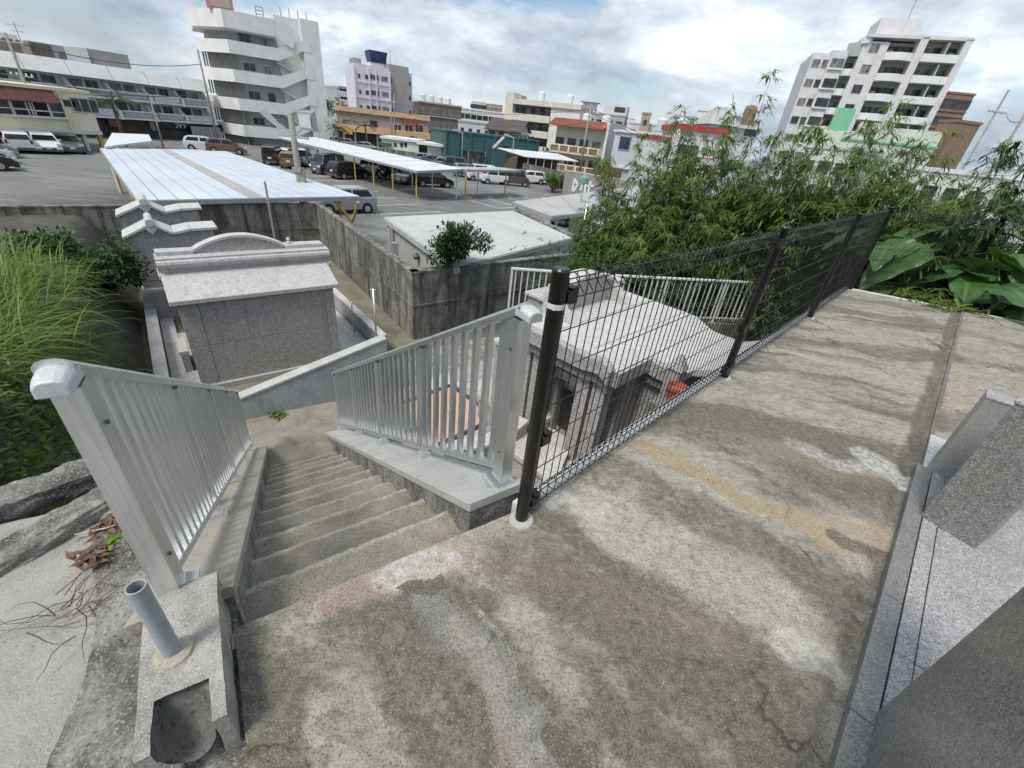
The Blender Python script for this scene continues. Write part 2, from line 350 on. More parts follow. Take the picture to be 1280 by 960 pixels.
s = NT('leaf_taro'); k = s.noise(5, 4); c = s.mix(s.ramp(k, .35, .7), (.03,.085,.022), (.07,.165,.035)); e = s.ramp(s.attr('vein'), .0, 1.0); c = s.mix(s.math('MULTIPLY', e, .55), c, (.15,.22,.10))
s.base(c); s.set(Roughness=.33); t = s.n('ShaderNodeBsdfTranslucent'); s.l(s.mix(.5, c, (.10,.22,.02,1)), t.inputs[0]); mx = s.n('ShaderNodeMixShader'); mx.inputs[0].default_value = .22
s.l(s.b.outputs[0], mx.inputs[1]); s.l(t.outputs[0], mx.inputs[2]); s.l(mx.outputs[0], s.out.inputs[0])
paint('bark', (.12,.10,.075), .9, .35, 8, .3, bump=.4, bscale=30); paint('culm', (.13,.15,.06), .6, .3, 6); paint('dead_leaf', (.16,.105,.07), .8, .4, 30); paint('dry_twig', (.14,.11,.085), .85, .3, 20)
paint('straw', (.48,.42,.32), .8, .2, 20); paint('petal', (.72,.70,.62), .6, .1, 30); paint('pot_orange', (.40,.13,.06), .6, .25, 12); paint('salmon', (.56,.38,.27), .7, .12, 5); paint('timber', (.10,.05,.03), .7, .3, 8)
paint('opening_black', (.012,.012,.013), .6, .2, 4); paint('lamp_glass', (.55,.56,.55), .3, .1, 3); paint('wire', (.05,.05,.055), .6, .1, 2); paint('lamp_green', (.16,.30,.26), .5, .1, 3)
# terrace: weathered concrete; the attributes carry where each stain lies; 'dark' also holds painted gutter shade
s = NT('terrace_concrete')
fine = s.noise(170, 4, .72); mid = s.noise(28, 5, .65)
stk = s.noise(5.0, 9, .7, (1.0, 2.0, 1.0), .3); stk2 = s.noise(13, 8, .74, (1.0, 1.7, 1.0), .4); blot = s.noise(11, 7, .7)
c = s.mix(s.ramp(mid, .36, .66), (.295,.272,.225), (.43,.398,.333)); big = s.noise(1.15, 7, .62, (1.0, 2.2, 1.0), 1.0); c = s.mix(s.math('MULTIPLY', s.ramp(big, .50, .62), .35), c, (.50,.465,.385)); c = s.mix(s.math('MULTIPLY', s.ramp(big, .50, .38), .35), c, (.17,.155,.122))
c = s.mix(s.math('MULTIPLY', s.ramp(stk, .48, .62), .45), c, (.475,.445,.375)); c = s.mix(s.math('MULTIPLY', s.ramp(stk2, .49, .62), .6), c, (.13,.12,.097))
def broken(name, amt, lo=.35, hi=.75):      # a stain breaks up into specks and streaks at its margin
    k = s.math('ADD', s.attr(name), s.math('MULTIPLY', s.math('ADD', s.math('ADD', blot, stk2), -1.0), .9)); k = s.math('ADD', k, s.math('MULTIPLY', s.math('ADD', fine, -.5), .7))
    return s.math('MULTIPLY', s.math('MULTIPLY', s.ramp(k, lo, hi), s.ramp(s.attr(name), .02, .25)), amt)
c = s.mix(s.math('MULTIPLY', broken('cream', .72, .35, 1.25), s.ramp(s.noise(22, 7, .72), .34, .60)), c, (.50,.46,.375)); c = s.mix(s.math('MULTIPLY', s.ramp(s.noise(48, 6, .75), .52, .66), .45), c, (.15,.138,.11))
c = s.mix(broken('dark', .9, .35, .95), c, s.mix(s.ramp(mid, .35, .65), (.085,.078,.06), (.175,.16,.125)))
c = s.mix(broken('ochre', .65, .2, .9), c, (.36,.275,.15)); c = s.mix(broken('pink', .6, .2, .9), c, (.44,.345,.27))
c = s.mix(broken('grey', .45, .25, .95), c, (.34,.355,.36)); c = s.mix(s.math('MULTIPLY', broken('white', .85, .40, 1.15), s.ramp(s.noise(30, 6, .7), .32, .58)), c, (.66,.665,.66)); c = s.mix(broken('patch', .9, .3, .45), c, (.13,.112,.088))
c = s.mix(s.ramp(fine, .53, .68), c, s.mix(.6, c, (.52,.50,.45))); c = s.mix(s.ramp(s.noise(120, 4, .75), .50, .66), c, s.mix(.75, c, (.05,.046,.038)))
wv = s.n('ShaderNodeVectorMath', operation='ADD'); nz = s.n('ShaderNodeTexNoise'); nz.inputs['Scale'].default_value = 3.5; nz.inputs['Detail'].default_value = 7; s.l(s.pos, nz.inputs['Vector'])
sc_ = s.n('ShaderNodeVectorMath', operation='SCALE'); sc_.inputs['Scale'].default_value = .35; s.l(nz.outputs['Color'], sc_.inputs[0]); s.l(s.pos, wv.inputs[0]); s.l(sc_.outputs[0], wv.inputs[1])
vo = s.n('ShaderNodeTexVoronoi', feature='DISTANCE_TO_EDGE'); vo.inputs['Scale'].default_value = .62; s.l(wv.outputs[0], vo.inputs['Vector'])
crack = s.math('MULTIPLY', s.ramp(vo.outputs['Distance'], .0018, .0052, (1,1,1,1), (0,0,0,1)), s.ramp(s.noise(1.1, 4), .50, .58)); c = s.mix(s.math('MULTIPLY', crack, .8), c, (.05,.045,.037))
s.base(c); s.set(Roughness=.92); s.b.inputs['Specular IOR Level'].default_value = .25
s.bump(s.math('SUBTRACT', s.math('ADD', fine, s.math('MULTIPLY', mid, 1.2)), s.math('MULTIPLY', crack, 2.0)), .55, .006)

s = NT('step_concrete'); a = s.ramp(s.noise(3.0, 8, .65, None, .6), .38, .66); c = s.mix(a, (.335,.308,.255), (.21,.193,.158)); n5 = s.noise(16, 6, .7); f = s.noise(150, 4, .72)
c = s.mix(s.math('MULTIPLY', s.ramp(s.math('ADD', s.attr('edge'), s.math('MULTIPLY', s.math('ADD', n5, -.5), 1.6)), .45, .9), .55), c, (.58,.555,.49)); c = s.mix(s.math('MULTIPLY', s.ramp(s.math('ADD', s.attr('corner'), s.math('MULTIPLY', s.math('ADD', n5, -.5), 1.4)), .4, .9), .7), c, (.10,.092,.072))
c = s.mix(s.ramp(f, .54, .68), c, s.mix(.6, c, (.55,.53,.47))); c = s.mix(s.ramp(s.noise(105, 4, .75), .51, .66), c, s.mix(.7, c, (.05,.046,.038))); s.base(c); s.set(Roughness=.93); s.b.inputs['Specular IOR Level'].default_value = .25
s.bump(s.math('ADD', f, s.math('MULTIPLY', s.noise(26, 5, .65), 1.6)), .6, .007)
# ------------------------------------------------------------------ setting: ground, car park
gm = MB(); gm.add([(-1500,-600,GZ),(1500,-600,GZ),(1500,2600,GZ),(-1500,2600,GZ)], [(0,1,2,3)]); gm.build('ground', 'asphalt', kind='structure')

# ------------------------------------------------------------------ terrace
def nos_f(g): return .948-(g-.983)*(.956/.201)
def fmin(g): return -.01-.187*(1.18-g)/.983
def fmax(g): return 8.56+(.89-g)*.37
PX = {}
def seg(Pw, a, b, w, soft, nz):    # soft band round the straight piece a-b (pixels of the photograph, on the terrace plane)
    A = atz(*a, 0)[:2]; B = atz(*b, 0)[:2]; d = B-A; h = np.clip(((Pw-A)@d)/max(1e-9, d@d), 0, 1)
    q = Pw-(A+h[:,None]*d); dist = np.hypot(q[:,0], q[:,1])*(1+nz)
    return np.clip((w+soft-dist)/soft, 0, 1)
def path(Pw, pts, w, soft, nz):
    r = np.zeros(len(Pw))
    for i in range(len(pts)-1): r = np.maximum(r, seg(Pw, pts[i], pts[i+1], w, soft, nz))
    return r*r*(3-2*r)
def stains_and_shade(Pw):
    x, y = Pw[:,0], Pw[:,1]
    n1 = fbm(x*1.1, y*1.1, 5); n2 = fbm(x*3.3+5, y*3.3, 4); n3 = fbm(x*9+3, y*9, 3)
    W = np.stack([x+.35*(n1-.5)+.12*(n2-.5), y+.35*(fbm(x*1.3+40, y*1.3, 4)-.5)+.12*(fbm(x*3+60, y*3, 3)-.5)], 1)
    # streaks drawn out across the terrace, bending towards the camera in the near part
    # flow lines: level far off, swinging down to the right close by; v is constant along a line
    v = W[:,1]+.10*W[:,0]+.36*np.clip(2.5-W[:,1], 0, 2)*W[:,0]*.9+.05*np.sin(W[:,0]*2.2); u = W[:,0]
    str1 = fbm(u*.45+2, v*3.0+1, 5); str2 = fbm(u*1.3+8, v*8.5+4, 5); str3 = fbm(u*.6+30, v*2.2+11, 5)
    dark = np.clip((str1-.45)*5.0, 0, 1)*.8+np.clip((str2-.5)*5, 0, 1)*.45+np.clip((n2-.55)*3, 0, 1)*.3
    cream = np.clip((str3-.50)*5.5, 0, 1)*.8+np.clip((.47-str2)*5, 0, 1)*.35
    z0 = np.zeros(len(Pw)); nz = .8*(n2-.5)+.6*(n3-.5); sp = lambda pts, w, so: path(W*1.0, pts, w, so, nz)
    dark = np.clip(dark + .8*sp([(560,760),(620,830),(700,930)], .05, .10)+.75*sp([(650,690),(760,730),(850,800),(1000,900)], .07, .22)+.6*sp([(700,800),(860,880),(960,950)], .10, .25)+.8*sp([(890,700),(1000,770),(1060,840)], .03, .12)
                   +.5*sp([(760,480+40),(900,520),(1060,560)], .05, .2)+.7*sp([(330,860),(430,800),(520,850),(560,950)], .06, .16), 0, 1)
    gq = Pw@GD[:2]; fq = Pw@FD[:2]; dark = np.clip(dark+.95*np.clip(1-np.abs(gq+.40)/.07, 0, 1)**.5*np.clip((fq-2.6)*1.5, 0, 1), 0, 1)  # darker band along the gutter: its shading painted into the 'dark' colour
    lite = .9*sp([(760,650),(900,730),(1000,760)], .03, .22)+.7*sp([(640,760),(720,860)], .02, .10)
    dark = np.clip(dark-lite, 0, 1); cream = np.clip(cream*(1-.7*dark)+.8*lite+.6*sp([(700,640),(820,690),(960,720)], .05, .16)+.5*sp([(900,420),(1000,440),(1120,470)], .1, .35), 0, 1)
    ochre = .85*sp([(790,560),(860,592),(930,625),(1000,648)], .035, .09)+.55*sp([(1000,648),(1100,668)], .07, .12)+.35*sp([(620,700),(800,760),(900,800)], .03, .2)+.4*sp([(1180,470),(1200,530)], .10, .2)
    pink = .7*sp([(560,790),(610,850),(650,940)], .02, .07)+.8*sp([(400,760),(480,720),(560,690)], .05, .10)+.6*sp([(1010,640),(1120,670)], .05, .13)+.4*sp([(960,560),(1090,600)], .05, .15)
    grey = .8*sp([(520,760),(570,800),(640,880),(690,950)], .05, .07)+.5*sp([(1100,840),(1040,930)], .06, .12)+.45*sp([(1020,620),(1120,640)], .02, .08)
    white = .75*sp([(1000,560),(1060,585),(1120,598)], .04, .12)+.9*sp([(1095,575),(1128,600)], .06, .10)+.75*sp([(1000,800),(1050,805)], .05, .12)+.7*sp([(690,628),(735,640)], .05, .07)+.85*sp([(470,735),(560,690)], .035, .07)+.6*sp([(580,740),(650,850)], .006, .03)+.5*sp([(640,870),(700,955)], .012,.04)
    wh2 = .55*sp([(1100,690),(1085,760)], .02, .06)
    white = np.clip((white+wh2)*np.clip(.35+1.5*n3, 0, 1), 0, 1)
    patch = np.clip(4*sp([(492,748),(520,738),(545,722)], .014, .02)+2.0*sp([(690,915),(725,955)], .018, .02), 0, 1)*.85+.5*sp([(1040,660),(1110,690),(1090,720)], .04, .05)
    return dict(cream=cream, dark=np.clip(dark,0,1), ochre=np.clip(ochre,0,1), pink=np.clip(pink,0,1), grey=np.clip(grey,0,1), white=white, patch=np.clip(patch,0,.9))
def gutter_dip(g): return -.03*np.clip(1-np.abs(g+.395)/.055, 0, 1)
def terrace_sheet(g0, g1, ng, nf, f0, f1, gut=False):
    gs = g0+(g1-g0)*np.linspace(0, 1, ng+1); us = np.linspace(0, 1, nf+1)
    P = np.zeros((ng+1, nf+1, 3))
    for i, g in enumerate(gs):
        a, b = f0(g), f1(g); u = us**1.7 if b-a > 3 else us
        f = a+(b-a)*u; P[i,:,:] = FD[None]*f[:,None]+GD[None]*g
        if gut: P[i,:,2] += gutter_dip(g)
    V = P.reshape(-1,3); idx = np.arange((ng+1)*(nf+1)).reshape(ng+1, nf+1)
    Q = np.stack([idx[:-1,:-1], idx[:-1,1:], idx[1:,1:], idx[1:,:-1]], -1).reshape(-1,4)
    n = fbm(V[:,0]*6, V[:,1]*6, 4); edge = np.clip((V@GD+.33)*8, 0, 1)
    V[:,2] += (.010*(n-.5)+.014*(fbm(V[:,0]*1.3, V[:,1]*1.3, 3)-.5))*edge
    return V, Q
def sheet_obj(name, mat, sheets, **kw):
    V = []; Q = []; o = 0
    for v, q in sheets: V.append(v); Q.append(q+o); o += len(v)
    V = np.concatenate(V); Q = np.concatenate(Q)
    me = fast_mesh(name, V, Q, mat, stains_and_shade(V[:,:2]), True); ob = bpy.data.objects.new(name, me); COL.objects.link(ob); return tag(ob, **kw)
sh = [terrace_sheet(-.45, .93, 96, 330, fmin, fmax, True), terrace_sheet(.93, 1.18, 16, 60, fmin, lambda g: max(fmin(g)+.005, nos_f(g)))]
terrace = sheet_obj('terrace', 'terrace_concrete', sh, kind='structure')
# upper strip of terrace beyond the gutter
def slab_sheet():
    V, Q = terrace_sheet(-4.5, -.452, 60, 90, lambda g: -1.5, fmax); V[:,2] += .012; return V, Q
sheet_obj('terrace_strip', 'terrace_concrete', [slab_sheet()], kind='structure')
# the terrace's body: retaining walls down to the yard
tb = MB(); zt = -.035
pl = [fg(fmin(-4.5)-.0,-4.5), fg(fmax(-4.5),-4.5), fg(fmax(.93),.93), fg(.98,.93), fg(.948,.983), fg(0.0,1.175), fg(fmin(0),0)]
tb.prism([p[:2] for p in pl], GZ, zt)
tb.build('terrace_base', 'concrete_side', kind='structure')
# thin pale lip under the fence and round the far edge
lip = MB(); a, b = fg(1.0,.93), fg(fmax(.93)+.03,.93)
lip.hexa([fg(1.17,.922,-.25), fg(fmax(.96)+.03,.922,-.25), fg(fmax(.96)+.03,.985,-.25), fg(1.17,.985,-.25)], [fg(1.17,.922,.022), fg(fmax(.96)+.03,.922,.022), fg(fmax(.96)+.03,.985,.022), fg(1.17,.985,.022)])
lip.hexa([fg(fmax(.93),.93,-.25), fg(fmax(-4.5),-4.5,-.25), fg(fmax(-4.5)+.05,-4.5,-.25), fg(fmax(.93)+.05,.93,-.25)], [fg(fmax(.93),.93,.013), fg(fmax(-4.5),-4.5,.022), fg(fmax(-4.5)+.05,-4.5,.022), fg(fmax(.93)+.05,.93,.013)])
lip.build('terrace_edge', 'edge_white', kind='structure')
# face of the strip at the gutter
gf = MB(); gf.hexa([fg(3.4,-.475,-.06), fg(fmax(-.45),-.475,-.06), fg(fmax(-.45),-.448,-.06), fg(3.4,-.448,-.06)], [fg(3.4,-.475,.014), fg(fmax(-.45),-.475,.014), fg(fmax(-.45),-.448,.014), fg(3.4,-.448,.014)])
gf.build('gutter_edge', 'gutter', kind='structure')

# ------------------------------------------------------------------ stairs, landing, parapets
S0, GOING, RISE, NS = 1.15, .32, .2, 12
SB = S0+GOING*NS; ZB = -RISE*NS
def tl(s): return -.224+(s-S0)*.052          # left edge of the flight
TR = .744
stairs = bpy.data.objects.new('stairs', None); COL.objects.link(stairs); stairs.location = st(S0, .26, 0); tag(stairs, kind='structure')
for i in range(1, NS+1):
    z = -RISE*i; s0 = S0+GOING*(i-1)-.02; s1 = S0+GOING*i+.012
    nb, nt = 8, 72; V = []
    prof = [(s0, z), (s0+.10, z), (s0+.18, z-.002), (s1-.07, z-.004), (s1-.02, z-.006), (s1-.004, z-.016), (s1, z-.035), (s1-.004, z-.10), (s1-.008, z-RISE-.03)]
    for j in range(nt+1):
        for (ss, zz) in prof:
            t = (tl(ss)-.02)+(TR+.03-tl(ss)+.02)*j/nt; wear = float(fbm(np.array([t*15+i*3]), np.array([i*2.7+ss*5]), 5)[0])-.5
            p = np.array(st(ss+.016*wear*(ss > s1-.1), t, zz+.007*wear-(.016*max(0, float(vnoise(t*31, i*5.3))-.72)*4 if ss > s1-.05 else 0)))
            V.append(p)
    V = np.array(V); m_ = len(prof); idx = np.arange(len(V)).reshape(nt+1, m_)
    Q = np.stack([idx[:-1,:-1], idx[:-1,1:], idx[1:,1:], idx[1:,:-1]], -1).reshape(-1,4)[:, ::-1]
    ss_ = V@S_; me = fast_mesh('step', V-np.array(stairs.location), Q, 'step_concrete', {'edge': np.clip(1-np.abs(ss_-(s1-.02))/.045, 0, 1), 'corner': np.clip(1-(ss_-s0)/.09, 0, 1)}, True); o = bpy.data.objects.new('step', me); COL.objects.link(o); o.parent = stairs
# top riser
rb = MB(); rb.hexa([st(S0-.06,tl(S0)-.02,-.3), st(S0-.06,TR+.02,-.3), st(S0-.004,TR+.02,-.3), st(S0-.004,tl(S0)-.02,-.3)][::-1], [st(S0-.06,tl(S0)-.02,-.012), st(S0-.06,TR+.02,-.012), st(S0-.004,TR+.02,-.012), st(S0-.004,tl(S0)-.02,-.012)][::-1])
rb.build('riser', 'concrete_step', stairs, rel=True)
body = MB(); body.hexa([st(S0-.05,-.34,GZ), st(SB,-.34,GZ), st(SB,1.0,GZ), st(S0-.05,1.0,GZ)][::-1], [st(S0-.05,-.34,-.5), st(SB,-.34,-2.85), st(SB,1.0,-2.85), st(S0-.05,1.0,-.5)][::-1])
body.build('stair_core', 'concrete_side', stairs, rel=True)
def uneven(name, mat, fn, nu, nv, amp, sc, **kw):
    V = np.array([fn(i/nu, j/nv) for i in range(nu+1) for j in range(nv+1)], float)
    V[:,2] += amp*(fbm(V[:,0]*sc, V[:,1]*sc, 5)-.5)
    idx = np.arange(len(V)).reshape(nu+1, nv+1); Q = np.stack([idx[:-1,:-1], idx[1:,:-1], idx[1:,1:], idx[:-1,1:]], -1).reshape(-1,4)
    me = fast_mesh(name, V, Q, mat, None, True); o = bpy.data.objects.new(name, me); COL.objects.link(o); return tag(o, **kw)
LW_S = 6.17
uneven('landing', 'step_concrete', lambda u, v: st(SB-.03+(LW_S+.03-SB)*u, -.75+2.75*v, ZB-.01), 40, 70, .05, 5, kind='structure')
lb = MB(); lb.prism([st(SB-.05,-.74)[:2], st(SB-.05,1.98)[:2], st(LW_S+.05,1.98)[:2], st(LW_S+.05,-.74)[:2]], GZ, ZB-.06); lb.build('landing_base', 'concrete_side', kind='structure')
# sloped concrete fillet at the foot of the flight
uneven('ramp', 'step_concrete', lambda u, v: st(SB-.22+.50*u*(.35+.65*v), .14+.66*v, ZB+.07*(1-u)*v+.02), 14, 14, .02, 9, kind='structure')
def parapet(name, label, t0a, t0b, t1a, t1b, sA, sB, zA, zB, capmat, lo=.5, parts=True):
    root = thing(name, label, 'low wall', st(sA, (t0a+t0b)/2, zA-lo))
    w = MB(); n = 40
    for k in range(n):
        pass
    def sec(u): return sA+(sB-sA)*u, t0a+(t1a-t0a)*u, t0b+(t1b-t0b)*u, zA+(zB-zA)*u
    # two rough long sides + ends
    for side in (0, 1):
        V = []
        for i in range(61):
            s, ta, tb_, z = sec(i/60)
            for j in range(7):
                q = j/6; t = (ta if side == 0 else tb_)+(.012*(float(vnoise(s*16, q*5+side*9))-.5))*(0 if j == 6 else 1)
                V.append(st(s, t, z-.055-lo*(1-q)-.0))
        o = len(w.v); w.v += V
        for i in range(60):
            for j in range(6):
                a_ = o+i*7+j; w.f.append((a_, a_+7, a_+8, a_+1) if side == 1 else (a_, a_+1, a_+8, a_+7)); w.m.append(0)
    for u in (0, 1):
        s, ta, tb_, z = sec(u); w.add([st(s,ta,z-.05-lo), st(s,tb_,z-.05-lo), st(s,tb_,z-.05), st(s,ta,z-.05)], [(0,1,2,3)])
    w.build('wall_body', 'concrete_side', root, rel=True)
    c = MB(); s, ta, tb_, z = sec(0); s2, ta2, tb2, z2 = sec(1); e = .012
    c.hexa([st(s-.01,ta-e,z-.06), st(s-.01,tb_+e,z-.06), st(s2+.01,tb2+e,z2-.06), st(s2+.01,ta2-e,z2-.06)][::-1], [st(s-.01,ta-e,z), st(s-.01,tb_+e,z), st(s2+.01,tb2+e,z2), st(s2+.01,ta2-e,z2)][::-1])
    c.build('coping', capmat, root, rel=True, bevel=.006)
    return root
parapet('stair_parapet', 'sloping concrete parapet with a pale smooth top beside the black post', TR, 1.06, TR, 1.02, 1.22, 5.32, .098, -2.36, 'concrete_pale', .62)
parapet('stair_parapet', 'sloping concrete parapet with a worn sandy top under the dull metal railing', -.50, tl(1.27), -.36, tl(5.3), 1.27, 5.35, .10, -2.35, 'concrete_cap', .62)
# short level end of the right parapet in front of the first fence post
# low wall across the foot of the stairs
lw = thing('low_wall', 'low bluish concrete wall with a pale top across the foot of the stairs', 'low wall', st(LW_S, .8, ZB-.1))
def lwz(t): return -2.02+(t+.17)*.272
w = MB(); ts = [-.7, -.17, .8, 1.95]; zs = [-2.02, -2.02, lwz(.8), lwz(1.95)]
for i in range(3):
    w.hexa([st(LW_S,ts[i],GZ), st(LW_S,ts[i+1],GZ), st(LW_S+.16,ts[i+1],GZ), st(LW_S+.16,ts[i],GZ)][::-1], [st(LW_S,ts[i],zs[i]-.03), st(LW_S,ts[i+1],zs[i+1]-.03), st(LW_S+.16,ts[i+1],zs[i+1]-.03), st(LW_S+.16,ts[i],zs[i]-.03)][::-1])
w.build('wall_body', 'concrete_low', lw, rel=True)
c = MB()
for i in range(3):
    c.hexa([st(LW_S-.012,ts[i],zs[i]-.03), st(LW_S-.012,ts[i+1],zs[i+1]-.03), st(LW_S+.172,ts[i+1],zs[i+1]-.03), st(LW_S+.172,ts[i],zs[i]-.03)][::-1], [st(LW_S-.012,ts[i],zs[i]), st(LW_S-.012,ts[i+1],zs[i+1]), st(LW_S+.172,ts[i+1],zs[i+1]), st(LW_S+.172,ts[i],zs[i])][::-1])
c.build('coping', 'concrete_pale', lw, rel=True)
# ------------------------------------------------------------------ aluminium railings
def railing(name, label, A, B, height, npost, postw, capdir, nb_per=8, cap=True, big_first=True, bal_w=.036, mat='aluminium', gap=.07):
    """railing from A to B (xyz at the foot of first/last post); every post, rail and baluster its own piece"""
    A = np.array(A, float); B = np.array(B, float); d = B-A; L = math.hypot(d[0], d[1]); slope = d[2]/L
    dh = np.array([d[0]/L, d[1]/L, 0]); ang = math.atan2(dh[1], dh[0])
    root = thing(name, label, 'railing', A, ang)
    pm = MB(); w = postw/2; pm.box(-w, w, -.03, .03, 0, height-.03)
    bm_ = MB(); w2 = .0225; bm_.box(-w2, w2, -.025, .025, 0, height-.03); base = MB(); base.box(-w2-.045, w2+.045, -.05, .05, 0, .012); base.box(-w2-.012, w2+.012, -.037, .037, .012, .05)
    base1 = MB(); base1.box(-w-.04, w+.04, -.065, .065, 0, .012); base1.hexa([(-w-.03,-.05,.012),(w+.03,-.05,.012),(w+.03,.05,.012),(-w-.03,.05,.012)], [(-w-.006,-.034,.05),(w+.006,-.034,.05),(w+.006,.034,.05),(-w-.006,.034,.05)])
    me_big, me_small = pm.mesh('post', mat), bm_.mesh('post', mat); me_b1, me_b2 = base1.mesh('post_base', mat), base.mesh('post_base', mat)
    bolt = MB(); bolt.tube([(0,-.032,0),(0,-.036,0)], .007, 8); me_bolt = bolt.mesh('bolt', 'steel_dark')
    for k in range(npost):
        x = L*k/(npost-1); big = big_first and k == 0
        o = inst('post', me_big if big else me_small, root, (x,0,x*slope)); inst('post_base', me_b1 if big else me_b2, o)
        if big:
            for zz in (.22, height*.82): inst('bolt', me_bolt, o, (0,0,zz)); inst('bolt', me_bolt, o, (0,0,zz), (0,0,math.pi))
    # rails
    def bar(nm, z, hw, hh, x0, x1, prof=None):
        m = MB()
        if prof:
            n = len(prof); vv = []
            for x in (x0, x1): vv += [(x, p[0], z+p[1]+x*slope) for p in prof]
            m.add(vv, [tuple(range(n)), tuple(reversed(range(n,2*n)))]+[(i, n+i, n+(i+1)%n, (i+1)%n) for i in range(n)])
        else: m.hexa([(x0,-hw,z-hh+x0*slope),(x1,-hw,z-hh+x1*slope),(x1,hw,z-hh+x1*slope),(x0,hw,z-hh+x0*slope)], [(x0,-hw,z+hh+x0*slope),(x1,-hw,z+hh+x1*slope),(x1,hw,z+hh+x1*slope),(x0,hw,z+hh+x0*slope)])
        return m.build(nm, mat, root)
    W = .036
    prof = [(-W,-.024),(W,-.024),(W,.006),(W*.72,.019),(W*.3,.024),(-W*.3,.024),(-W*.72,.019),(-W,.006)]
    tr = bar('top_rail', height, 0, 0, -postw*.5 if big_first else -.02, L+.04, prof)
    bar('bottom_rail', .115, .02, .018, 0, L)
    if cap:     # cast end piece, curving down over the end of the top rail
        m = MB(); pts = []
        for k in range(9):
            q = k/8; x = -postw*.5-.095*q+.02; dz = -.018*q*q; sc = 1.03*(1-.16*q**4)
            pts.append([(x+.012, p[0]*sc, height+p[1]*sc+.004+dz*1.0+(x*slope)*.25) for p in prof])
        n = len(prof); m.add([p for r_ in pts for p in r_], [tuple(range(n)), tuple(reversed(range(8*n, 9*n)))]+[(k*n+i, (k+1)*n+i, (k+1)*n+(i+1)%n, k*n+(i+1)%n) for k in range(8) for i in range(n)])
        m.build('end_cap', 'cast_cap', tr, smooth=False, bevel=.004)
    bl = MB(); b = bal_w/2; z0, z1 = .118, height-.02
    bl.hexa([(-b,-.0125,z0-b*slope),(b,-.0125,z0+b*slope),(b,.0125,z0+b*slope),(-b,.0125,z0-b*slope)], [(-b,-.0125,z1-b*slope),(b,-.0125,z1+b*slope),(b,.0125,z1+b*slope),(-b,.0125,z1-b*slope)])
    me_bal = bl.mesh('baluster', mat)
    for k in range(npost-1):
        xa = L*k/(npost-1)+(postw/2 if big_first and k == 0 else .0225); xb = L*(k+1)/(npost-1)-.0225
        for q in range(nb_per):
            x = xa+(xb-xa)*(q+.5)/nb_per; inst('baluster', me_bal, root, (x,0,x*slope))
    return root
railing('stair_railing', 'silver aluminium stair railing standing on the pale parapet beside the black fence post', st(1.30,.962,.05), st(5.22,.94,-2.30), .945, 5, .085, None, 8)
railing('stair_railing', 'dull silver aluminium stair railing on the sandy parapet next to the grassy bank', st(1.335,-.378,.06), st(5.25,-.185,-2.30), .93, 5, .098, None, 10)

# ------------------------------------------------------------------ black mesh fence
fence = thing('mesh_fence', 'black welded wire mesh fence with round posts along the terrace edge', 'fence', fg(1.14,.89,0), ANG_F)
FPOST = [0.0, 2.44, 5.08, 7.40]; FH = 1.22
pm = MB(); pm.lathe([(.031,0),(.031,FH-.012),(.0325,FH-.012),(.0325,FH-.002),(.028,FH+.004)], 20); me_post = pm.mesh('post', 'black_coat', True)
for p in me_post.polygons: p.use_smooth = abs(p.normal.z) < .5
cl = MB(); cl.box(.03,.075,-.026,.026,-.022,.022); cl.box(.055,.095,-.02,.034,-.03,.03); me_cl = cl.mesh('clamp', 'black_coat')
lb_ = MB(); lb_.box(.0,.012,-.037,-.0365,-.007,.007); 
grout = MB(); grout.lathe([(.062,0),(.055,.008),(.037,.012)], 14); me_gr = grout.mesh('grout_ring', 'concrete_pale')
def wire_mesh(r=.0026):
    m = MB(); zb, zt = .055, 1.18; h = .075
    pts = [(0,0.010,zb+h),(0,.05,zb+h*.45),(0,.052,zb+.006),(0,.03,zb-.006),(0,0.0,zb),(0,0,zb+h),(0,0,zt-h),(0,0,zt),(0,.03,zt+.008),(0,.055,zt-.004),(0,.054,zt-h*.45),(0,.010,zt-h)]
    m.tube(pts, r, 5, cap=False); return m
me_w = wire_mesh().mesh('vertical_wire', 'black_coat', True)
ZH = [.055,.13,.30,.47,.64,.81,.98,1.105,1.18]
def mesh_bay(root, x0, x1, step=.058, y=0.0):
    n = int((x1-x0)/step)
    for k in range(n+1): inst('vertical_wire', me_w, root, (x0+(x1-x0)*k/n, y, 0))
    hm = MB(); hm.tube([(x0,0,0),(x1,0,0)], .0026, 5); me = hm.mesh('horizontal_wire', 'black_coat')
    for z in ZH: inst('horizontal_wire', me, root, (0, y-.004, z))
    for z, yy in ((.06,.054),(.10,.04),(1.176,.056),(1.135,.05)): inst('horizontal_wire', me, root, (0, y+yy, z))
for k, x in enumerate(FPOST):
    o = inst('post', me_post, fence, (x,0,0)); inst('grout_ring', me_gr, o)
    for z in (.10,.47,1.12):
        if k < 3: inst('clamp', me_cl, o, (0,0,z))
        if k > 0: inst('clamp', me_cl, o, (0,0,z), (0,0,math.pi))
for k in range(3): mesh_bay(fence, FPOST[k]+.055, FPOST[k+1]-.055)
tl_ = MB(); tl_.add([(-.0372,-.018,1.085),(-.0335,-.0255,1.085),(-.0335,-.0255,1.105),(-.0372,-.018,1.105)], [(0,1,2,3)]); tl_.tube([(0,0,1.083),(0,0,1.103)], .0318, 20, cap=False); tl_.build('label_sticker', 'white_trim', fence)
farp = [fg(1.14+FPOST[3], .89), atz(1195,365,0), atz(1395,395,0)]
f2d = np.array(farp[1])-np.array(farp[0]); f2a = math.atan2(f2d[1], f2d[0]); f2L = math.hypot(f2d[0], f2d[1])
fence2 = thing('mesh_fence', 'black wire mesh fence along the far terrace edge in front of the big taro leaves', 'fence', farp[0], f2a)
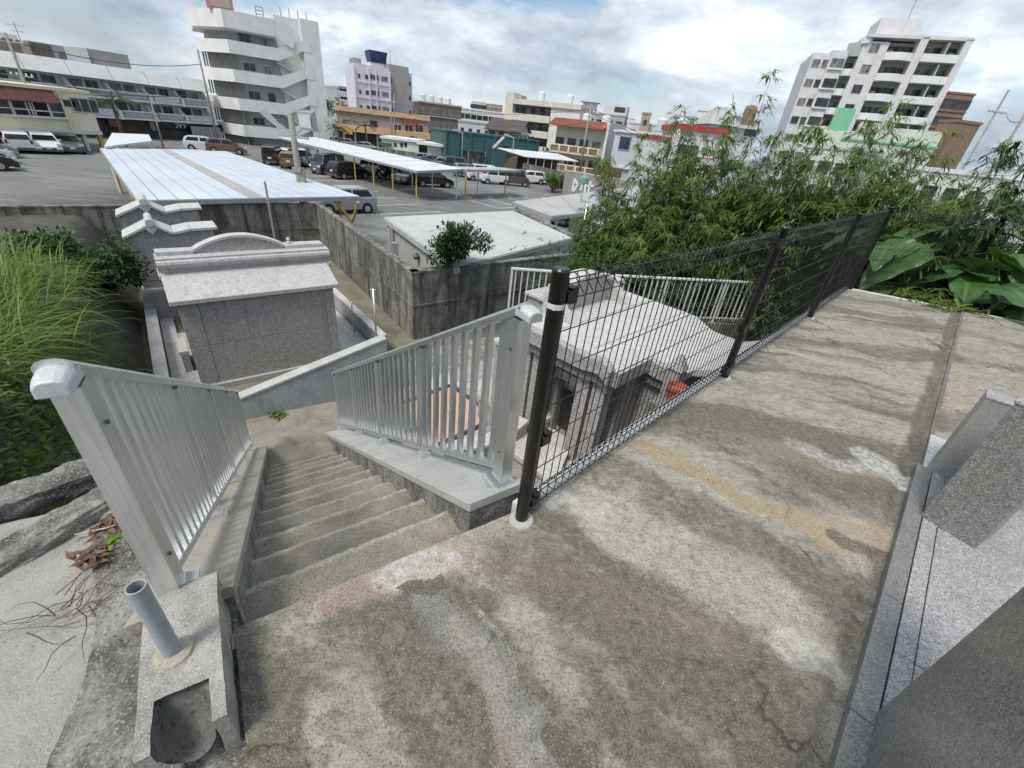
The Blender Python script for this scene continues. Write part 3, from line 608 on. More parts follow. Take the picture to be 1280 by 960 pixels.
for k in (1, 2):
    o = inst('post', me_post, fence2, (f2L*k,0,0))
    for z in (.10,.47,1.12): inst('clamp', me_cl, o, (0,0,z), (0,0,math.pi))
    for z in (.10,.47,1.12): inst('clamp', me_cl, o, (0,0,z))
mesh_bay(fence2, .06, f2L-.055); mesh_bay(fence2, f2L+.055, 2*f2L-.055)

# ------------------------------------------------------------------ hollow block with the pipe, left slab, kerb beams
cmu = thing('concrete_block', 'weathered hollow concrete block lying at the head of the stairs', 'block', st(.83,-.345,-.04), 0)
ca, sa = math.cos, math.sin
def blk():
    m = MB(); N = 14
    # built in s,t: s .83..1.27, t -.44...-.245, z 0..15; one cell left open at the near end
    s0, s1, t0, t1, z0, z1 = .80, 1.30, -.445, -.245, -.04, .15
    def P(s, t, z): 
        n = float(fbm(np.array([s*14+z*7]), np.array([t*14+z*5]), 4)[0])-.5
        return st(s+.012*n, t+.012*n, z+.010*n)
    def face(fn, nu, nv): m.grid(fn, nu, nv)
    cut = .93
    face(lambda u, v: P(cut+(s1-cut)*u, t0+(t1-t0)*v, z1), 18, 10)
    face(lambda u, v: P(s0+(s1-s0)*u, t1, z0+(z1-z0)*v), 20, 8); face(lambda u, v: P(s0+(s1-s0)*u, t0, z0+(z1-z0)*v), 20, 8)
    face(lambda u, v: P(s1, t0+(t1-t0)*u, z0+(z1-z0)*v), 8, 8)
    # broken open end: thin shells left and right, curved hollow between
    for ta, tb_ in ((t0, t0+.035), (t1-.035, t1)):
        face(lambda u, v: P(s0+(cut-s0)*u, ta+(tb_-ta)*v, z1-.0), 6, 2); face(lambda u, v: P(s0, ta+(tb_-ta)*u, z0+(z1-z0)*v), 2, 6)
    o = m.build('block_shell', 'block', cmu, rel=True, smooth=False)
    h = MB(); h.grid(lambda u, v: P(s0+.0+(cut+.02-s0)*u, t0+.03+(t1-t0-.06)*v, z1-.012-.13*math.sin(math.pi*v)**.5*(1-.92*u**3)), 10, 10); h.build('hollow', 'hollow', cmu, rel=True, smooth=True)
blk()
pp = MB(); pipe_b = np.array(st(1.055,-.365,.14)); pp.ring(pipe_b, (0.015,-.01,1), .0235, .019, .345, 28); pp.build('pipe', 'pvc_grey', smooth=False, bevel=.0015, label='short grey plastic pipe standing upright in the hollow concrete block', cat='pipe')
cr = MB(); cr.lathe([(.058,-.012),(.05,.008),(.034,.016)], 14, tuple(pipe_b+np.array([0,0,.012]))); cr.build('mortar', 'concrete_cap', cmu, rel=True)
# slab to the left of the stairs, stepping down
uneven('side_slab', 'concrete_slab', lambda u, v: st(-1.2+3.9*u, -3.6+3.15*v, -.28-.075*max(0,-1.2+3.9*u)), 60, 50, .05, 2.2, kind='structure')
uneven('side_slab_edge', 'concrete_rock', lambda u, v: st(.55+2.05*u, -.80+.32*v-.05*math.sin(u*9), -.27-.16*u+.03*v), 40, 12, .10, 5, kind='structure')
sb = MB(); sb.prism([st(-1.2,-3.6)[:2], st(2.65,-3.6)[:2], st(2.65,-.48)[:2], st(-1.2,-.48)[:2]], GZ, -.56); sb.build('side_base', 'concrete_side', kind='structure')
def rough_beam(nm, label, a, b, w, h, z, seed, pull=0):
    A = np.array(st(*a)); B = np.array(st(*b)); d = B-A; L = np.linalg.norm(d); e = d/L; nrm = np.array([-e[1], e[0], 0])
    m = MB(); pr = [(-w/2,0),(-w/2,h*.55),(-w/2,h*.85),(-w*.38,h),(0,h*1.02),(w*.36,h*.98),(w/2,h*.84),(w/2,h*.5),(w/2,0)]
    def fn(u, v):
        k = v*(len(pr)-1); i = min(int(k), len(pr)-2); q = k-i; y = pr[i][0]*(1-q)+pr[i+1][0]*q; zz = pr[i][1]*(1-q)+pr[i+1][1]*q
        n = float(fbm(np.array([u*L*9+seed]), np.array([v*11+seed]), 6)[0])-.5+.5*(float(fbm(np.array([u*L*2+seed]), np.array([v*26.]), 3)[0])-.5); n2 = float(fbm(np.array([u*L*2.3+seed]), np.array([seed*3.]), 3)[0])-.5
        p = A+e*(u*L)+nrm*(y*(1+.5*n)+.012*n2); return (p[0], p[1], z+zz*(1+.4*n)+.012*n2)
    m.grid(fn, 150, 34); m.add([fn(1, v/8) for v in range(9)], [tuple(range(9))]); m.add([fn(0, v/8) for v in range(9)], [tuple(range(9))])
    return m.build(nm, 'concrete_rock', smooth=True, label=label, cat='kerb')
rough_beam('stone_kerb', 'rough weathered concrete kerb beam bordering the side slab', (1.5,-2.3), (2.76,-.66), .17, .12, -.50, 3)
rough_beam('stone_kerb', 'rough weathered concrete kerb beam against the weeds', (2.45,-2.6), (2.97,-.80), .18, .12, -.50, 8)
kb = MB(); kb.grid(lambda u, v: st(-1.2+2.5*u, -.50+.275*v, -.07-.10*(1-v)**2+.02*(float(vnoise(u*22,v*4))-.5)), 50, 6); kb.build('terrace_kerb', 'concrete_rock', smooth=True, kind='structure')
# leaf litter and twigs on the slab
def twigs(label, c, n, L, seed, mat='dry_twig'):
    rnd = random.Random(seed); m = MB()
    for k in range(n):
        a = rnd.uniform(0, 6.28); l = L*rnd.uniform(.4,1); x = c[0]+rnd.gauss(0,.06); y = c[1]+rnd.gauss(0,.06); pts = []; z = c[2]+.012
        for q in range(5):
            pts.append((x, y, z+.02*math.sin(q*1.2+k)+.01)); a += rnd.uniform(-.5,.5); x += math.cos(a)*l/5; y += math.sin(a)*l/5
        m.tube(pts, [.003,.0026,.002,.0016,.0008], 4)
    return m.build('dry_twigs', mat, label=label, cat='twigs')
P1 = atz(118,700,-.40); P2 = atz(140,660,-.42); P3 = atz(100,760,-.37); P4 = atz(150,715,-.29)
twigs('tangle of dry dark twigs lying on the side slab', P3, 24, .42, 3); 
def litter(c, n, seed, label):
    rnd = random.Random(seed); m = MB()
    for k in range(n):
        x, y = c[0]+rnd.gauss(0,.035), c[1]+rnd.gauss(0,.035); a = rnd.uniform(0,6.28); l = rnd.uniform(.025,.055); w = l*.35; z = c[2]+rnd.uniform(.008,.035); tz = rnd.uniform(-.02,.02)
        dx, dy = math.cos(a)*l, math.sin(a)*l; wx, wy = -math.sin(a)*w, math.cos(a)*w
        m.add([(x-dx,y-dy,z-tz),(x+wx,y+wy,z+.012),(x+dx,y+dy,z+tz),(x-wx,y-wy,z+.012)], [(0,1,2,3)])
    return m.build('dead_leaves', 'dead_leaf', label=label, cat='dead leaves', kind=None)
litter(P1, 46, 2, 'heap of curled brown dead leaves beside the dry twigs'); litter(P2, 34, 5, 'small heap of brown dead leaves by the rough kerb beam')
litter(atz(205,690,-.33), 26, 9, 'brown dead leaves caught behind the foot of the dull railing')
stw = MB(); q = atz(135,665,-.41); stw.tube([tuple(q+np.array([-.12,-.05,.02])), tuple(q+np.array([0,0,.03])), tuple(q+np.array([.05,.06,.02]))], [.003,.005,.003], 5); stw.build('straw_stalk', 'straw', label='pale straw stalk lying on the side slab', cat='stalk')

# ------------------------------------------------------------------ granite gateposts and paving at the right
# paving stones between the two gateposts (each its own piece)
pave = bpy.data.objects.new('granite_paving', None); COL.objects.link(pave); pave.location = fg(2.2,-.9,.016); pave.rotation_euler = (0,0,ANG_F); tag(pave, kind='structure')
def stone(x0, x1, y0, y1, mat='granite_pave', h=.018, nm='paving_stone', z=0):
    m = MB(); m.box(x0+.0015, x1-.0015, y0+.0015, y1-.0015, -.04+z, h+z); return m.build(nm, mat, pave, bevel=.003)
ys = [.40, .335, -.05, -.10, -.45, -.85, -1.6]; xs = [-1.8, -1.0, -.40, .62, 1.35]
for i in range(len(ys)-1):
    for j in range(len(xs)-1): stone(xs[j]+(.2 if i in (3,) else 0)*(j > 0), xs[j+1]+(.2 if i in (3,) else 0)*(j < len(xs)-2), ys[i+1], ys[i], h=.018+.002*((i+j) % 2))
for j, x in enumerate([-2.2,-1.45,-.78,-.12,.30,.75,1.26]):
    if j < 6: 
        m = MB(); m.box(x+.002, [-2.2,-1.45,-.78,-.12,.30,.75,1.26][j+1]-.002, .405, .478, -.07, .022); m.build('kerb_stone', 'kerb_stone', pave, bevel=.003)
pl_ = MB(); pl_.box(1.15,1.85,.28,.445,-.05,.004); pl_.build('pale_floor_stain', 'granite_white', pave)  # thin pale slab standing for a bright stain on the floor
gp = thing('granite_gatepost', 'polished grey granite gatepost standing between the gutter and the granite paving', 'gatepost', fg(2.85,-.487,.03), ANG_F-R(17))
m = MB(); m.box(0,.30,-.235,0,0,.74); m.build('shaft', 'granite_grey', gp, bevel=.004)
m = MB(); m.box(-.006,.306,-.241,.006,.74,.762); m.build('cap', 'granite_pave', gp, bevel=.006)
gp3 = thing('granite_screen', 'smooth grey granite screen standing close behind the polished gatepost', 'stone screen', fg(3.42,-.478,.02), ANG_F); m = MB(); m.box(0,.14,-.75,0,0,.56); m.build('slab', 'granite_smooth', gp3, bevel=.004); m = MB(); m.box(-.004,.144,-.75,.004,.56,.575); m.build('cap', 'granite_pave', gp3, bevel=.004)
gp2 = thing('granite_gatepost', 'broad grey granite wall post whose end edge meets the kerb stones', 'gatepost', fg(1.48,-.49,.03), ANG_F)
m = MB(); m.box(-2.2,0,-.22,0.0,0,.86); m.build('shaft', 'granite_grey', gp2, bevel=.004)
m = MB(); m.box(-2.2,.012,-.235,.012,.86,.92); m.build('cap', 'granite_grey', gp2, bevel=.006)
# ------------------------------------------------------------------ tomb yard, retaining walls
YZ = -3.86
ym = MB(); ym.add([st(6.2,-3.4,YZ), st(6.2,4.6,YZ), st(21,4.6,YZ), st(21,-3.4,YZ)], [(0,1,2,3)]); ym.build('yard', 'concrete_yard', kind='structure')
wA = np.array([-9.185,18.918]); wB = np.array([-3.002,11.098]); wL = np.array([-15.916,12.759]); wR = np.array([1.9,15.55]); WT = -1.87
def wall_run(name, label, a, b, z0, z1, th=.22, mat='concrete_wall', cap=.03, band=True):
    d = (b-a)/np.linalg.norm(b-a); n = np.array([-d[1], d[0]]); L = np.linalg.norm(b-a)
    root = thing(name, label, 'retaining wall', (a[0],a[1],z0), math.atan2(d[1],d[0])); h = z1-z0
    m = MB(); m.grid(lambda u, v: (u*L, -.0+.010*(float(vnoise(u*L*3, v*9))-.5), v*(h-.05)), 60, 12); m.grid(lambda u, v: (u*L, th, v*(h-.05)), 2, 2)
    m.add([(0,0,0),(0,th,0),(0,th,h-.05),(0,0,h-.05)], [(0,1,2,3)]); m.add([(L,0,0),(L,th,0),(L,th,h-.05),(L,0,h-.05)], [(0,1,2,3)])
    m.build('wall_body', mat, root)
    m = MB(); m.box(-.02, L+.02, -.012, th+.012, h-.05, h); m.build('coping', mat, root)
    if band: m = MB(); m.box(0, L, -.022, 0.0, h*.5, h*.5+.05); m.build('form_joint', mat, root)
    return root
wLx = wL+(wL-wA)/np.linalg.norm(wL-wA)*9
wall_run('retaining_wall', 'tall stained concrete retaining wall behind the tombs and below the car park', wLx, wA, YZ, WT)
wall_run('retaining_wall', 'long mouldy concrete retaining wall running along the yard passage', wA, wB, YZ, WT)
wall_run('retaining_wall', 'black streaked concrete retaining wall under the flat roofed block', wB, wR, YZ, WT)
# the sloping bank on the left
def bank_z(s, t):
    top = -.52-.25*np.clip(s-2.9, 0, 5.0)-.06*np.clip(s-7.6, 0, 6)
    k = np.clip((-(t)-1.35-.07*np.clip(s-5,0,14))/(.55+.10*np.clip(s-4,0,8)), 0, 1); k = k*k*(3-2*k)
    return YZ-.05+(top-YZ+.05)*k
def bank():
    ns, nt = 90, 70; s = np.linspace(2.5, 20, ns+1); t = np.linspace(-.7, -14, nt+1); Sg, Tg = np.meshgrid(s, t, indexing='ij')
    Z = bank_z(Sg, Tg)+.12*(fbm(Sg*1.5, Tg*1.5, 4)-.5)
    V = S_[None]*Sg.reshape(-1,1)+T_[None]*Tg.reshape(-1,1); V[:,2] = Z.reshape(-1)
    idx = np.arange(len(V)).reshape(ns+1, nt+1); Q = np.stack([idx[:-1,:-1], idx[1:,:-1], idx[1:,1:], idx[:-1,1:]], -1).reshape(-1,4)
    me = fast_mesh('bank', V, Q, 'bank_dark', None, True); o = bpy.data.objects.new('bank', me); COL.objects.link(o); tag(o, kind='structure')
bank()
# soil strip along the foot of the bank
uneven('soil_strip', 'soil', lambda u, v: st(8.0+9*u, -2.35+1.0*v-.05*u*9*.12, YZ+.03), 60, 10, .10, 4, kind='structure')

# ------------------------------------------------------------------ granite tomb, seen from behind
TO = (-6.589, 7.274, YZ); TA = R(41.33); g0 = -1.8-YZ       # local z of the eave
tomb = thing('granite_tomb', 'grey granite house shaped tomb with a pale sloping roof slab and moulded ridge', 'tomb', TO, TA)
def tb_(nm, mat, fnc, parent=tomb, bevel=.006, smooth=False):
    m = MB(); fnc(m); return m.build(nm, mat, parent, bevel=bevel, smooth=smooth)
tb_('platform', 'granite_pale', lambda m: m.box(-.1, 3.25, .05, 3.2, .0, .12))
# wall facing: panels with recessed joints
jx = [.09, .42, 2.82, 3.03]; jz = [.12, 1.02, g0-.05]
tb_('core', 'shade_dark', lambda m: m.box(.12, 3.0, .16, 2.3, .1, g0-.02), bevel=0)
for i in range(3):
    for j in range(2): tb_('wall_panel', 'granite_pink', lambda m: m.box(jx[i]+.004, jx[i+1]-.004, .12, .22, jz[j]+.004, jz[j+1]-.004), bevel=.003)
for j in range(2):
    tb_('wall_panel', 'granite_pink', lambda m: m.box(.088, .13, .225, 2.3, jz[j]+.004, jz[j+1]-.004), bevel=.003); tb_('wall_panel', 'granite_pink', lambda m: m.box(2.99, 3.032, .225, 2.3, jz[j]+.004, jz[j+1]-.004), bevel=.003)
r0 = g0; r1 = -1.46-YZ
roof = tb_('roof_slab', 'granite_pale', lambda m: m.hexa([(-.02,0,r0-.09),(3.13,0,r0-.09),(3.13,.82,r1-.09),(-.02,.82,r1-.09)], [(-.02,0,r0),(3.13,0,r0),(3.13,.82,r1),(-.02,.82,r1)]), bevel=.012)
tb_('roof_slab', 'granite_pale', lambda m: m.hexa([(-.02,1.10,r1-.09),(3.13,1.10,r1-.09),(3.13,2.5,r0-.19),(-.02,2.5,r0-.19)], [(-.02,1.10,r1),(3.13,1.10,r1),(3.13,2.5,r0-.1),(-.02,2.5,r0-.1)]), bevel=.012)
def ridge(m):
    pr = [(.78,0),(.78,.10),(.74,.13),(.70,.17),(.685,.22),(.70,.27),(.74,.29),(.74,.33),(1.22,.33),(1.22,0)]
    m.extrude([(p[0], r1-.06+p[1]) for p in pr], 'x', -.03, 3.22)
tb_('ridge_beam', 'granite_pale', ridge, bevel=.006)
tb_('ridge_step', 'granite_pale', lambda m: m.box(-.05, 3.24, .70, 1.26, r1-.12, r1-.035), bevel=.006)
def arch(m):
    n = 20; top = []; bot = []
    for k in range(n+1):
        x = .62+1.72*k/n; top.append((x, r1+.30+.255*math.sin(math.pi*k/n)**.85)); bot.append((x, r1+.24))
    m.extrude([(p[0],p[1]) for p in bot]+[(p[0],p[1]) for p in reversed(top)], 'y', 1.02, 1.20)
tb_('arched_panel', 'granite_pink', arch, bevel=.005)
def archrim(m):
    n = 20
    for k in range(n):
        a = [(.62+1.72*q/n, r1+.30+.255*math.sin(math.pi*q/n)**.85) for q in (k,k+1)]
        m.hexa([(a[0][0],.98,a[0][1]),(a[1][0],.98,a[1][1]),(a[1][0],1.24,a[1][1]),(a[0][0],1.24,a[0][1])], [(a[0][0],.98,a[0][1]+.05),(a[1][0],.98,a[1][1]+.05),(a[1][0],1.24,a[1][1]+.05),(a[0][0],1.24,a[0][1]+.05)])
tb_('arched_rim', 'granite_white', archrim, bevel=0)
for x0, x1 in ((.0,.62),(2.34,3.16)): tb_('upper_course', 'granite_pale', lambda m: m.box(x0, x1, .95, 1.24, r1+.265, r1+.35), bevel=.01)
tb_('finial', 'granite_white', lambda m: m.lathe([(.05,0),(.05,.04),(.02,.06),(.045,.09),(.03,.13)], 10, (2.45,1.1,r1+.35)), bevel=0)
# paved court round the tomb, with kerb and small walls
court = bpy.data.objects.new('tomb_court', None); COL.objects.link(court); court.location = TO; court.rotation_euler = (0,0,TA); tag(court, kind='structure')
for i in range(9):
    for x0, x1 in ((-.40,-.10),(3.26,3.62),(3.62,3.98)):
        m = MB(); m.box(x0+.004, x1-.004, -.3+i*.6+.004, -.3+(i+1)*.6-.004, 0, .10); m.build('paving_stone', 'granite_white' if (i+int(x0*3)) % 3 else 'granite_pale', court)
def low_granite(label, x0, x1, y0, y1, h, cap=True):
    r_ = thing('granite_kerb', label, 'low wall', (TO[0]+math.cos(TA)*x0-math.sin(TA)*y0, TO[1]+math.sin(TA)*x0+math.cos(TA)*y0, YZ), TA)
    m = MB(); m.box(0, x1-x0, 0, y1-y0, 0, h-.06); m.build('wall_body', 'granite_pink', r_, bevel=.004)
    n = max(1, int((y1-y0)/1.1))
    for k in range(n):
        m = MB(); m.box(-.02, x1-x0+.02, (y1-y0)*k/n+.004, (y1-y0)*(k+1)/n-.004, h-.06, h); m.build('coping', 'granite_white', r_, bevel=.006)
    return r_
low_granite('low granite kerb wall along the soil strip beside the grey tomb', -.62, -.42, -.4, 7.2, .42)
low_granite('low granite side wall with a white coping between the grey tomb and the passage', 4.0, 4.16, -.1, 4.4, .62)
low_granite('short granite screen wall by the corner of the grey tomb', -.12, .02, .9, 1.7, .62)
# thin pipe standards beside the court
def standard(label, x, y, h):
    c, s_ = math.cos(TA), math.sin(TA); m = MB(); X, Y = TO[0]+c*x-s_*y, TO[1]+s_*x+c*y
    r_ = thing('metal_post', label, 'post', (X,Y,YZ)); m.tube([(0,0,0),(0,0,h)], .024, 10); m.build('tube', 'aluminium', r_, smooth=True)
    m = MB(); m.tube([(-.07,0,h-.02),(.07,0,h-.02)], .012, 8); m.tube([(0,0,h-.02),(0,0,h+.03)], .014, 8); m.build('bracket', 'aluminium', r_)
standard('thin aluminium post standing behind the low bluish wall', 3.72, -.55, 2.05); standard('thin aluminium post beside the white coping of the side wall', 3.88, 1.5, 1.02)

# ------------------------------------------------------------------ second tomb behind: walls with scalloped white coping
def scallop_tomb(label, y, x0, x1, ztop, depth, wallmat='granite_pink'):
    c, s_ = math.cos(TA), math.sin(TA); zt = ztop-YZ
    r_ = thing('granite_tomb', label, 'tomb', (TO[0]-s_*y, TO[1]+c*y, YZ), TA)
    m = MB(); m.box(x0+.06, x1-.1, 0, depth, 0, zt-.25); m.build('wall_body', wallmat, r_, bevel=.005)
    for zz in (.55, 1.1): m = MB(); m.box(x0+.055, x1-.095, -.005, depth+.005, zz, zz+.012); m.build('joint', 'shade_dark', r_)
    m = MB(); pr = [(x0+.06,zt-.26),(x1-.1,zt-.26),(x1-.1,zt-.10),(.42,zt-.14),(.06,zt+.03),(x0+.06,zt-.22)]; m.extrude(pr, 'y', .02, depth-.02); m.build('gable', wallmat, r_)
    segs = [((x0-.02,zt-.20),(-.04,zt+.07)), ((.12,zt+.07),(.46,zt-.12)), ((.46,zt-.12),(.86,zt-.04)), ((.86,zt-.04),(x1,zt-.02))]
    for (xa,za),(xb,zb) in segs:
        m = MB(); m.hexa([(xa+.004,-.10,za-.07),(xb-.004,-.10,zb-.07),(xb-.004,depth+.10,zb-.07),(xa+.004,depth+.10,za-.07)], [(xa+.004,-.10,za),(xb-.004,-.10,zb),(xb-.004,depth+.10,zb),(xa+.004,depth+.10,za)]); m.build('coping_slab', 'granite_white', r_, bevel=.01)
    m = MB(); m.tube([(.04,-.16,zt+.13),(.04,depth+.14,zt+.13)], .085, 16); m.box(-.05,.13,-.13,depth+.1,zt+.02,zt+.10); m.build('ridge_roll', 'granite_white', r_)
    m = MB(); m.extrude([(.04,zt-.16),(.16,zt-.03),(.18,zt+.06),(.04,zt+.09),(-.10,zt+.06),(-.08,zt-.03)], 'y', -.14, -.09); m.build('gable_ornament', 'granite_pale', r_, bevel=.008)
    return r_
scallop_tomb('smaller granite tomb with scalloped white coping just behind the big grey tomb', 4.6, -.56, 1.46, -1.40, .62)
scallop_tomb('rear granite tomb with scalloped white coping against the tall stained retaining wall', 6.3, -.62, 1.35, -1.20, .62)
low_granite('long granite plinth under the two scalloped tombs', -.50, .30, 4.4, 7.4, .9)

# ------------------------------------------------------------------ right-hand tomb below the mesh fence
TY = -2.5
plat = MB(); plat.prism([fg(1.2,1.0)[:2], fg(9.6,1.0)[:2], fg(9.2,5.2)[:2], fg(6.9,6.5)[:2], st(7.5,1.98)[:2], st(5.2,1.04)[:2]], GZ, TY-.03); plat.build('tomb_terrace', 'concrete_side', kind='structure')
tt = bpy.data.objects.new('tomb_terrace_floor', None); COL.objects.link(tt); tt.location = fg(1.2,1.0,TY); tt.rotation_euler = (0,0,ANG_F); tag(tt, kind='structure')
for i in range(9):
    for j in range(9):
        f0, q0 = i*.62, .05+j*.52
        if f0 < 1.0 and q0 > 2.4: continue
        if q0 > 3.6+ .35*i: continue
        m = MB(); m.box(f0+.004, f0+.616, q0+.004, q0+.516, -.04, .0+.003*((i*3+j) % 3)); m.build('floor_tile', 'granite_pave' if (i+j) % 4 else 'granite_pale', tt)
pp_ = MB(); pp_.box(1.30,2.85,3.05,4.25,-.02,.03); pp_.build('salmon_slab', 'salmon', tt, bevel=.004)
for (x0,x1,y0,y1) in ((1.24,1.30,3.0,4.3),(2.85,2.91,3.0,4.3),(1.30,2.85,3.0,3.05),(1.30,2.85,4.25,4.30)):
    m = MB(); m.box(x0,x1,y0,y1,-.02,.06); m.build('timber_edge', 'timber', tt)
RT = thing('granite_tomb', 'white roofed granite tomb with a waved eave seen through the black mesh fence', 'tomb', fg(3.7,1.3,TY), ANG_F)
zr = -.5-TY
def rz(y):     # roof height along the eave, y from the fence outwards
    a = min(1, max(0, (1.05-y)/.45)); a = a*a*(3-2*a); b_ = min(1, max(0, (.30-y)/.45)); return zr-.13*a+.17*b_*b_*(3-2*b_)
def ez(y): return rz(y)+.10*math.exp(-((y-.82)/.15)**2)
def rt(nm, mat, fnc, bevel=.005, smooth=False, parent=RT): m = MB(); fnc(m); return m.build(nm, mat, parent, bevel=bevel, smooth=smooth)
ysl = [-.15+3.2*k/48 for k in range(49)]
def roofm(m, x0, x1, dz0, dz1, y0=.24, y1=2.25, rz=rz):
    yy = [y for y in ysl if y0-1e-6 <= y <= y1+1e-6]
    for k in range(len(yy)-1):
        a, b = yy[k], yy[k+1]
        m.hexa([(x0,a,rz(a)+dz0),(x1,a,rz(a)+dz0),(x1,b,rz(b)+dz0),(x0,b,rz(b)+dz0)], [(x0,a,rz(a)+dz1),(x1,a,rz(a)+dz1),(x1,b,rz(b)+dz1),(x0,b,rz(b)+dz1)])
rt('roof_slab', 'granite_white', lambda m: (roofm(m, .12, .95, -.09, 0, .70), roofm(m, .95, 2.65, -.09, 0)), 0); rt('roof_wing', 'granite_white', lambda m: roofm(m, 1.15, 2.65, -.09, -.004, -.15, .26), 0)
for yj in (1.15, 1.75): rt('slab_joint', 'shade_dark', lambda m: m.box(.3, 2.6, yj-.004, yj+.004, zr-.01, zr+.0015), 0)
rt('corner_post', 'granite_pink', lambda m: (m.box(.78,.94,.26,.42,0,zr-.06), m.hexa([(.76,.24,zr-.06),(.96,.24,zr-.06),(.96,.44,zr-.06),(.76,.44,zr-.06)], [(.84,.32,zr+.12),(.88,.32,zr+.12),(.88,.36,zr+.12),(.84,.36,zr+.12)])))
rt('eave', 'granite_pink', lambda m: (roofm(m, 0.0, .13, -.16, .012, .70, rz=ez), roofm(m, .84, .97, -.16, .012, .24, .72), m.box(.13, .84, .66, .715, zr-.25, zr-.07)), 0)
rt('eave_lower', 'granite_grey', lambda m: (roofm(m, .06, .2, -.30, -.162, .70, rz=ez), roofm(m, .9, 1.0, -.30, -.162, .24, .72)), 0)
rt('body', 'granite_pink', lambda m: (m.box(.55, 2.5, .76, 2.12, 0, zr-.1), m.box(1.0, 2.5, .32, .758, 0, zr-.24)))
for y in (.78, 1.0, 1.75, 1.98):
    rt('pillar', 'granite_pink', lambda m: m.box(.14, .34, y, y+.18, .16, zr-.27)); rt('pillar_base', 'granite_pale', lambda m: m.box(.08, .40, y-.05, y+.23, 0, .16))
rt('door_opening', 'opening_black', lambda m: m.box(.52, .548, 1.12, 1.62, .5, 1.12), 0); rt('door_frame', 'granite_grey', lambda m: m.box(.46, .55, 1.0, 1.10, .3, 1.3)); rt('door_frame', 'granite_grey', lambda m: m.box(.46, .55, 1.64, 1.74, .3, 1.3)); rt('lintel', 'granite_pale', lambda m: m.box(.44, .55, .98, 1.76, 1.30, 1.42))
rt('altar', 'granite_pale', lambda m: m.box(-.30, .5, .98, 1.78, 0, .34)); rt('altar_top', 'granite_white', lambda m: m.box(-.36, .5, .93, 1.83, .34, .42))
rt('niche', 'granite_pink', lambda m: m.box(.36, .54, 1.72, 1.97, .1, .55)); rt('niche_top', 'granite_white', lambda m: m.box(.26, .55, 1.70, 1.97, .55, .62)); rt('niche_opening', 'opening_black', lambda m: m.box(.354, .36, 1.75, 1.94, .14, .5), 0)
# crest on the roof: upright panel with two wedge brackets
def crest(m):
    n = 16; top = []; bot = []
    for k in range(n+1):
        x = .75+1.25*k/n; top.append((x, zr+.30+.14*math.sin(math.pi*k/n))); bot.append((x, zr-.02))
    m.extrude(bot+top[::-1], 'y', 2.14, 2.30)
rt('crest_panel', 'granite_pink', crest)
rt('crest_cap', 'granite_white', lambda m: [m.hexa([(.75+1.25*k/16,2.08,zr+.30+.14*math.sin(math.pi*k/16)),(.75+1.25*(k+1)/16,2.08,zr+.30+.14*math.sin(math.pi*(k+1)/16)),(.75+1.25*(k+1)/16,2.36,zr+.30+.14*math.sin(math.pi*(k+1)/16)),(.75+1.25*k/16,2.36,zr+.30+.14*math.sin(math.pi*k/16))], [(.75+1.25*k/16,2.08,zr+.35+.14*math.sin(math.pi*k/16)),(.75+1.25*(k+1)/16,2.08,zr+.35+.14*math.sin(math.pi*(k+1)/16)),(.75+1.25*(k+1)/16,2.36,zr+.35+.14*math.sin(math.pi*(k+1)/16)),(.75+1.25*k/16,2.36,zr+.35+.14*math.sin(math.pi*k/16))]) for k in range(16)], 0)
for x in (.62, 1.98): rt('crest_bracket', 'granite_pale', lambda m: m.extrude([(2.30,zr-.02),(1.72,zr-.02),(2.12,zr+.30),(2.30,zr+.32)], 'x', x, x+.12))
rt('rear_block', 'granite_pink', lambda m: m.box(.75, 1.15, 2.34, 2.70, 0, zr+.10)); rt('rear_block_cap', 'granite_pale', lambda m: m.box(.70, 1.2, 2.30, 2.74, zr+.10, zr+.15), .012)
rt('rear_block', 'granite_pink', lambda m: m.box(2.15, 2.6, 2.34, 2.7, 0, zr+.12)); rt('rear_block_cap', 'granite_white', lambda m: m.box(2.1, 2.66, 2.30, 2.74, zr+.12, zr+.18), .012)
rt('side_bench', 'granite_pale', lambda m: m.box(.1, .6, 2.55, 3.0, .42, .50)); rt('side_bench_leg', 'granite_pink', lambda m: m.box(.15, .25, 2.6, 2.95, 0, .42)); rt('side_bench_leg', 'granite_pink', lambda m: m.box(.45, .55, 2.6, 2.95, 0, .42)); rt('side_pillar', 'granite_pink', lambda m: m.box(-.02, .2, 2.28, 2.5, 0, 1.6)); rt('side_pillar_cap', 'granite_white', lambda m: m.box(-.05, .23, 2.25, 2.53, 1.6, 1.66))
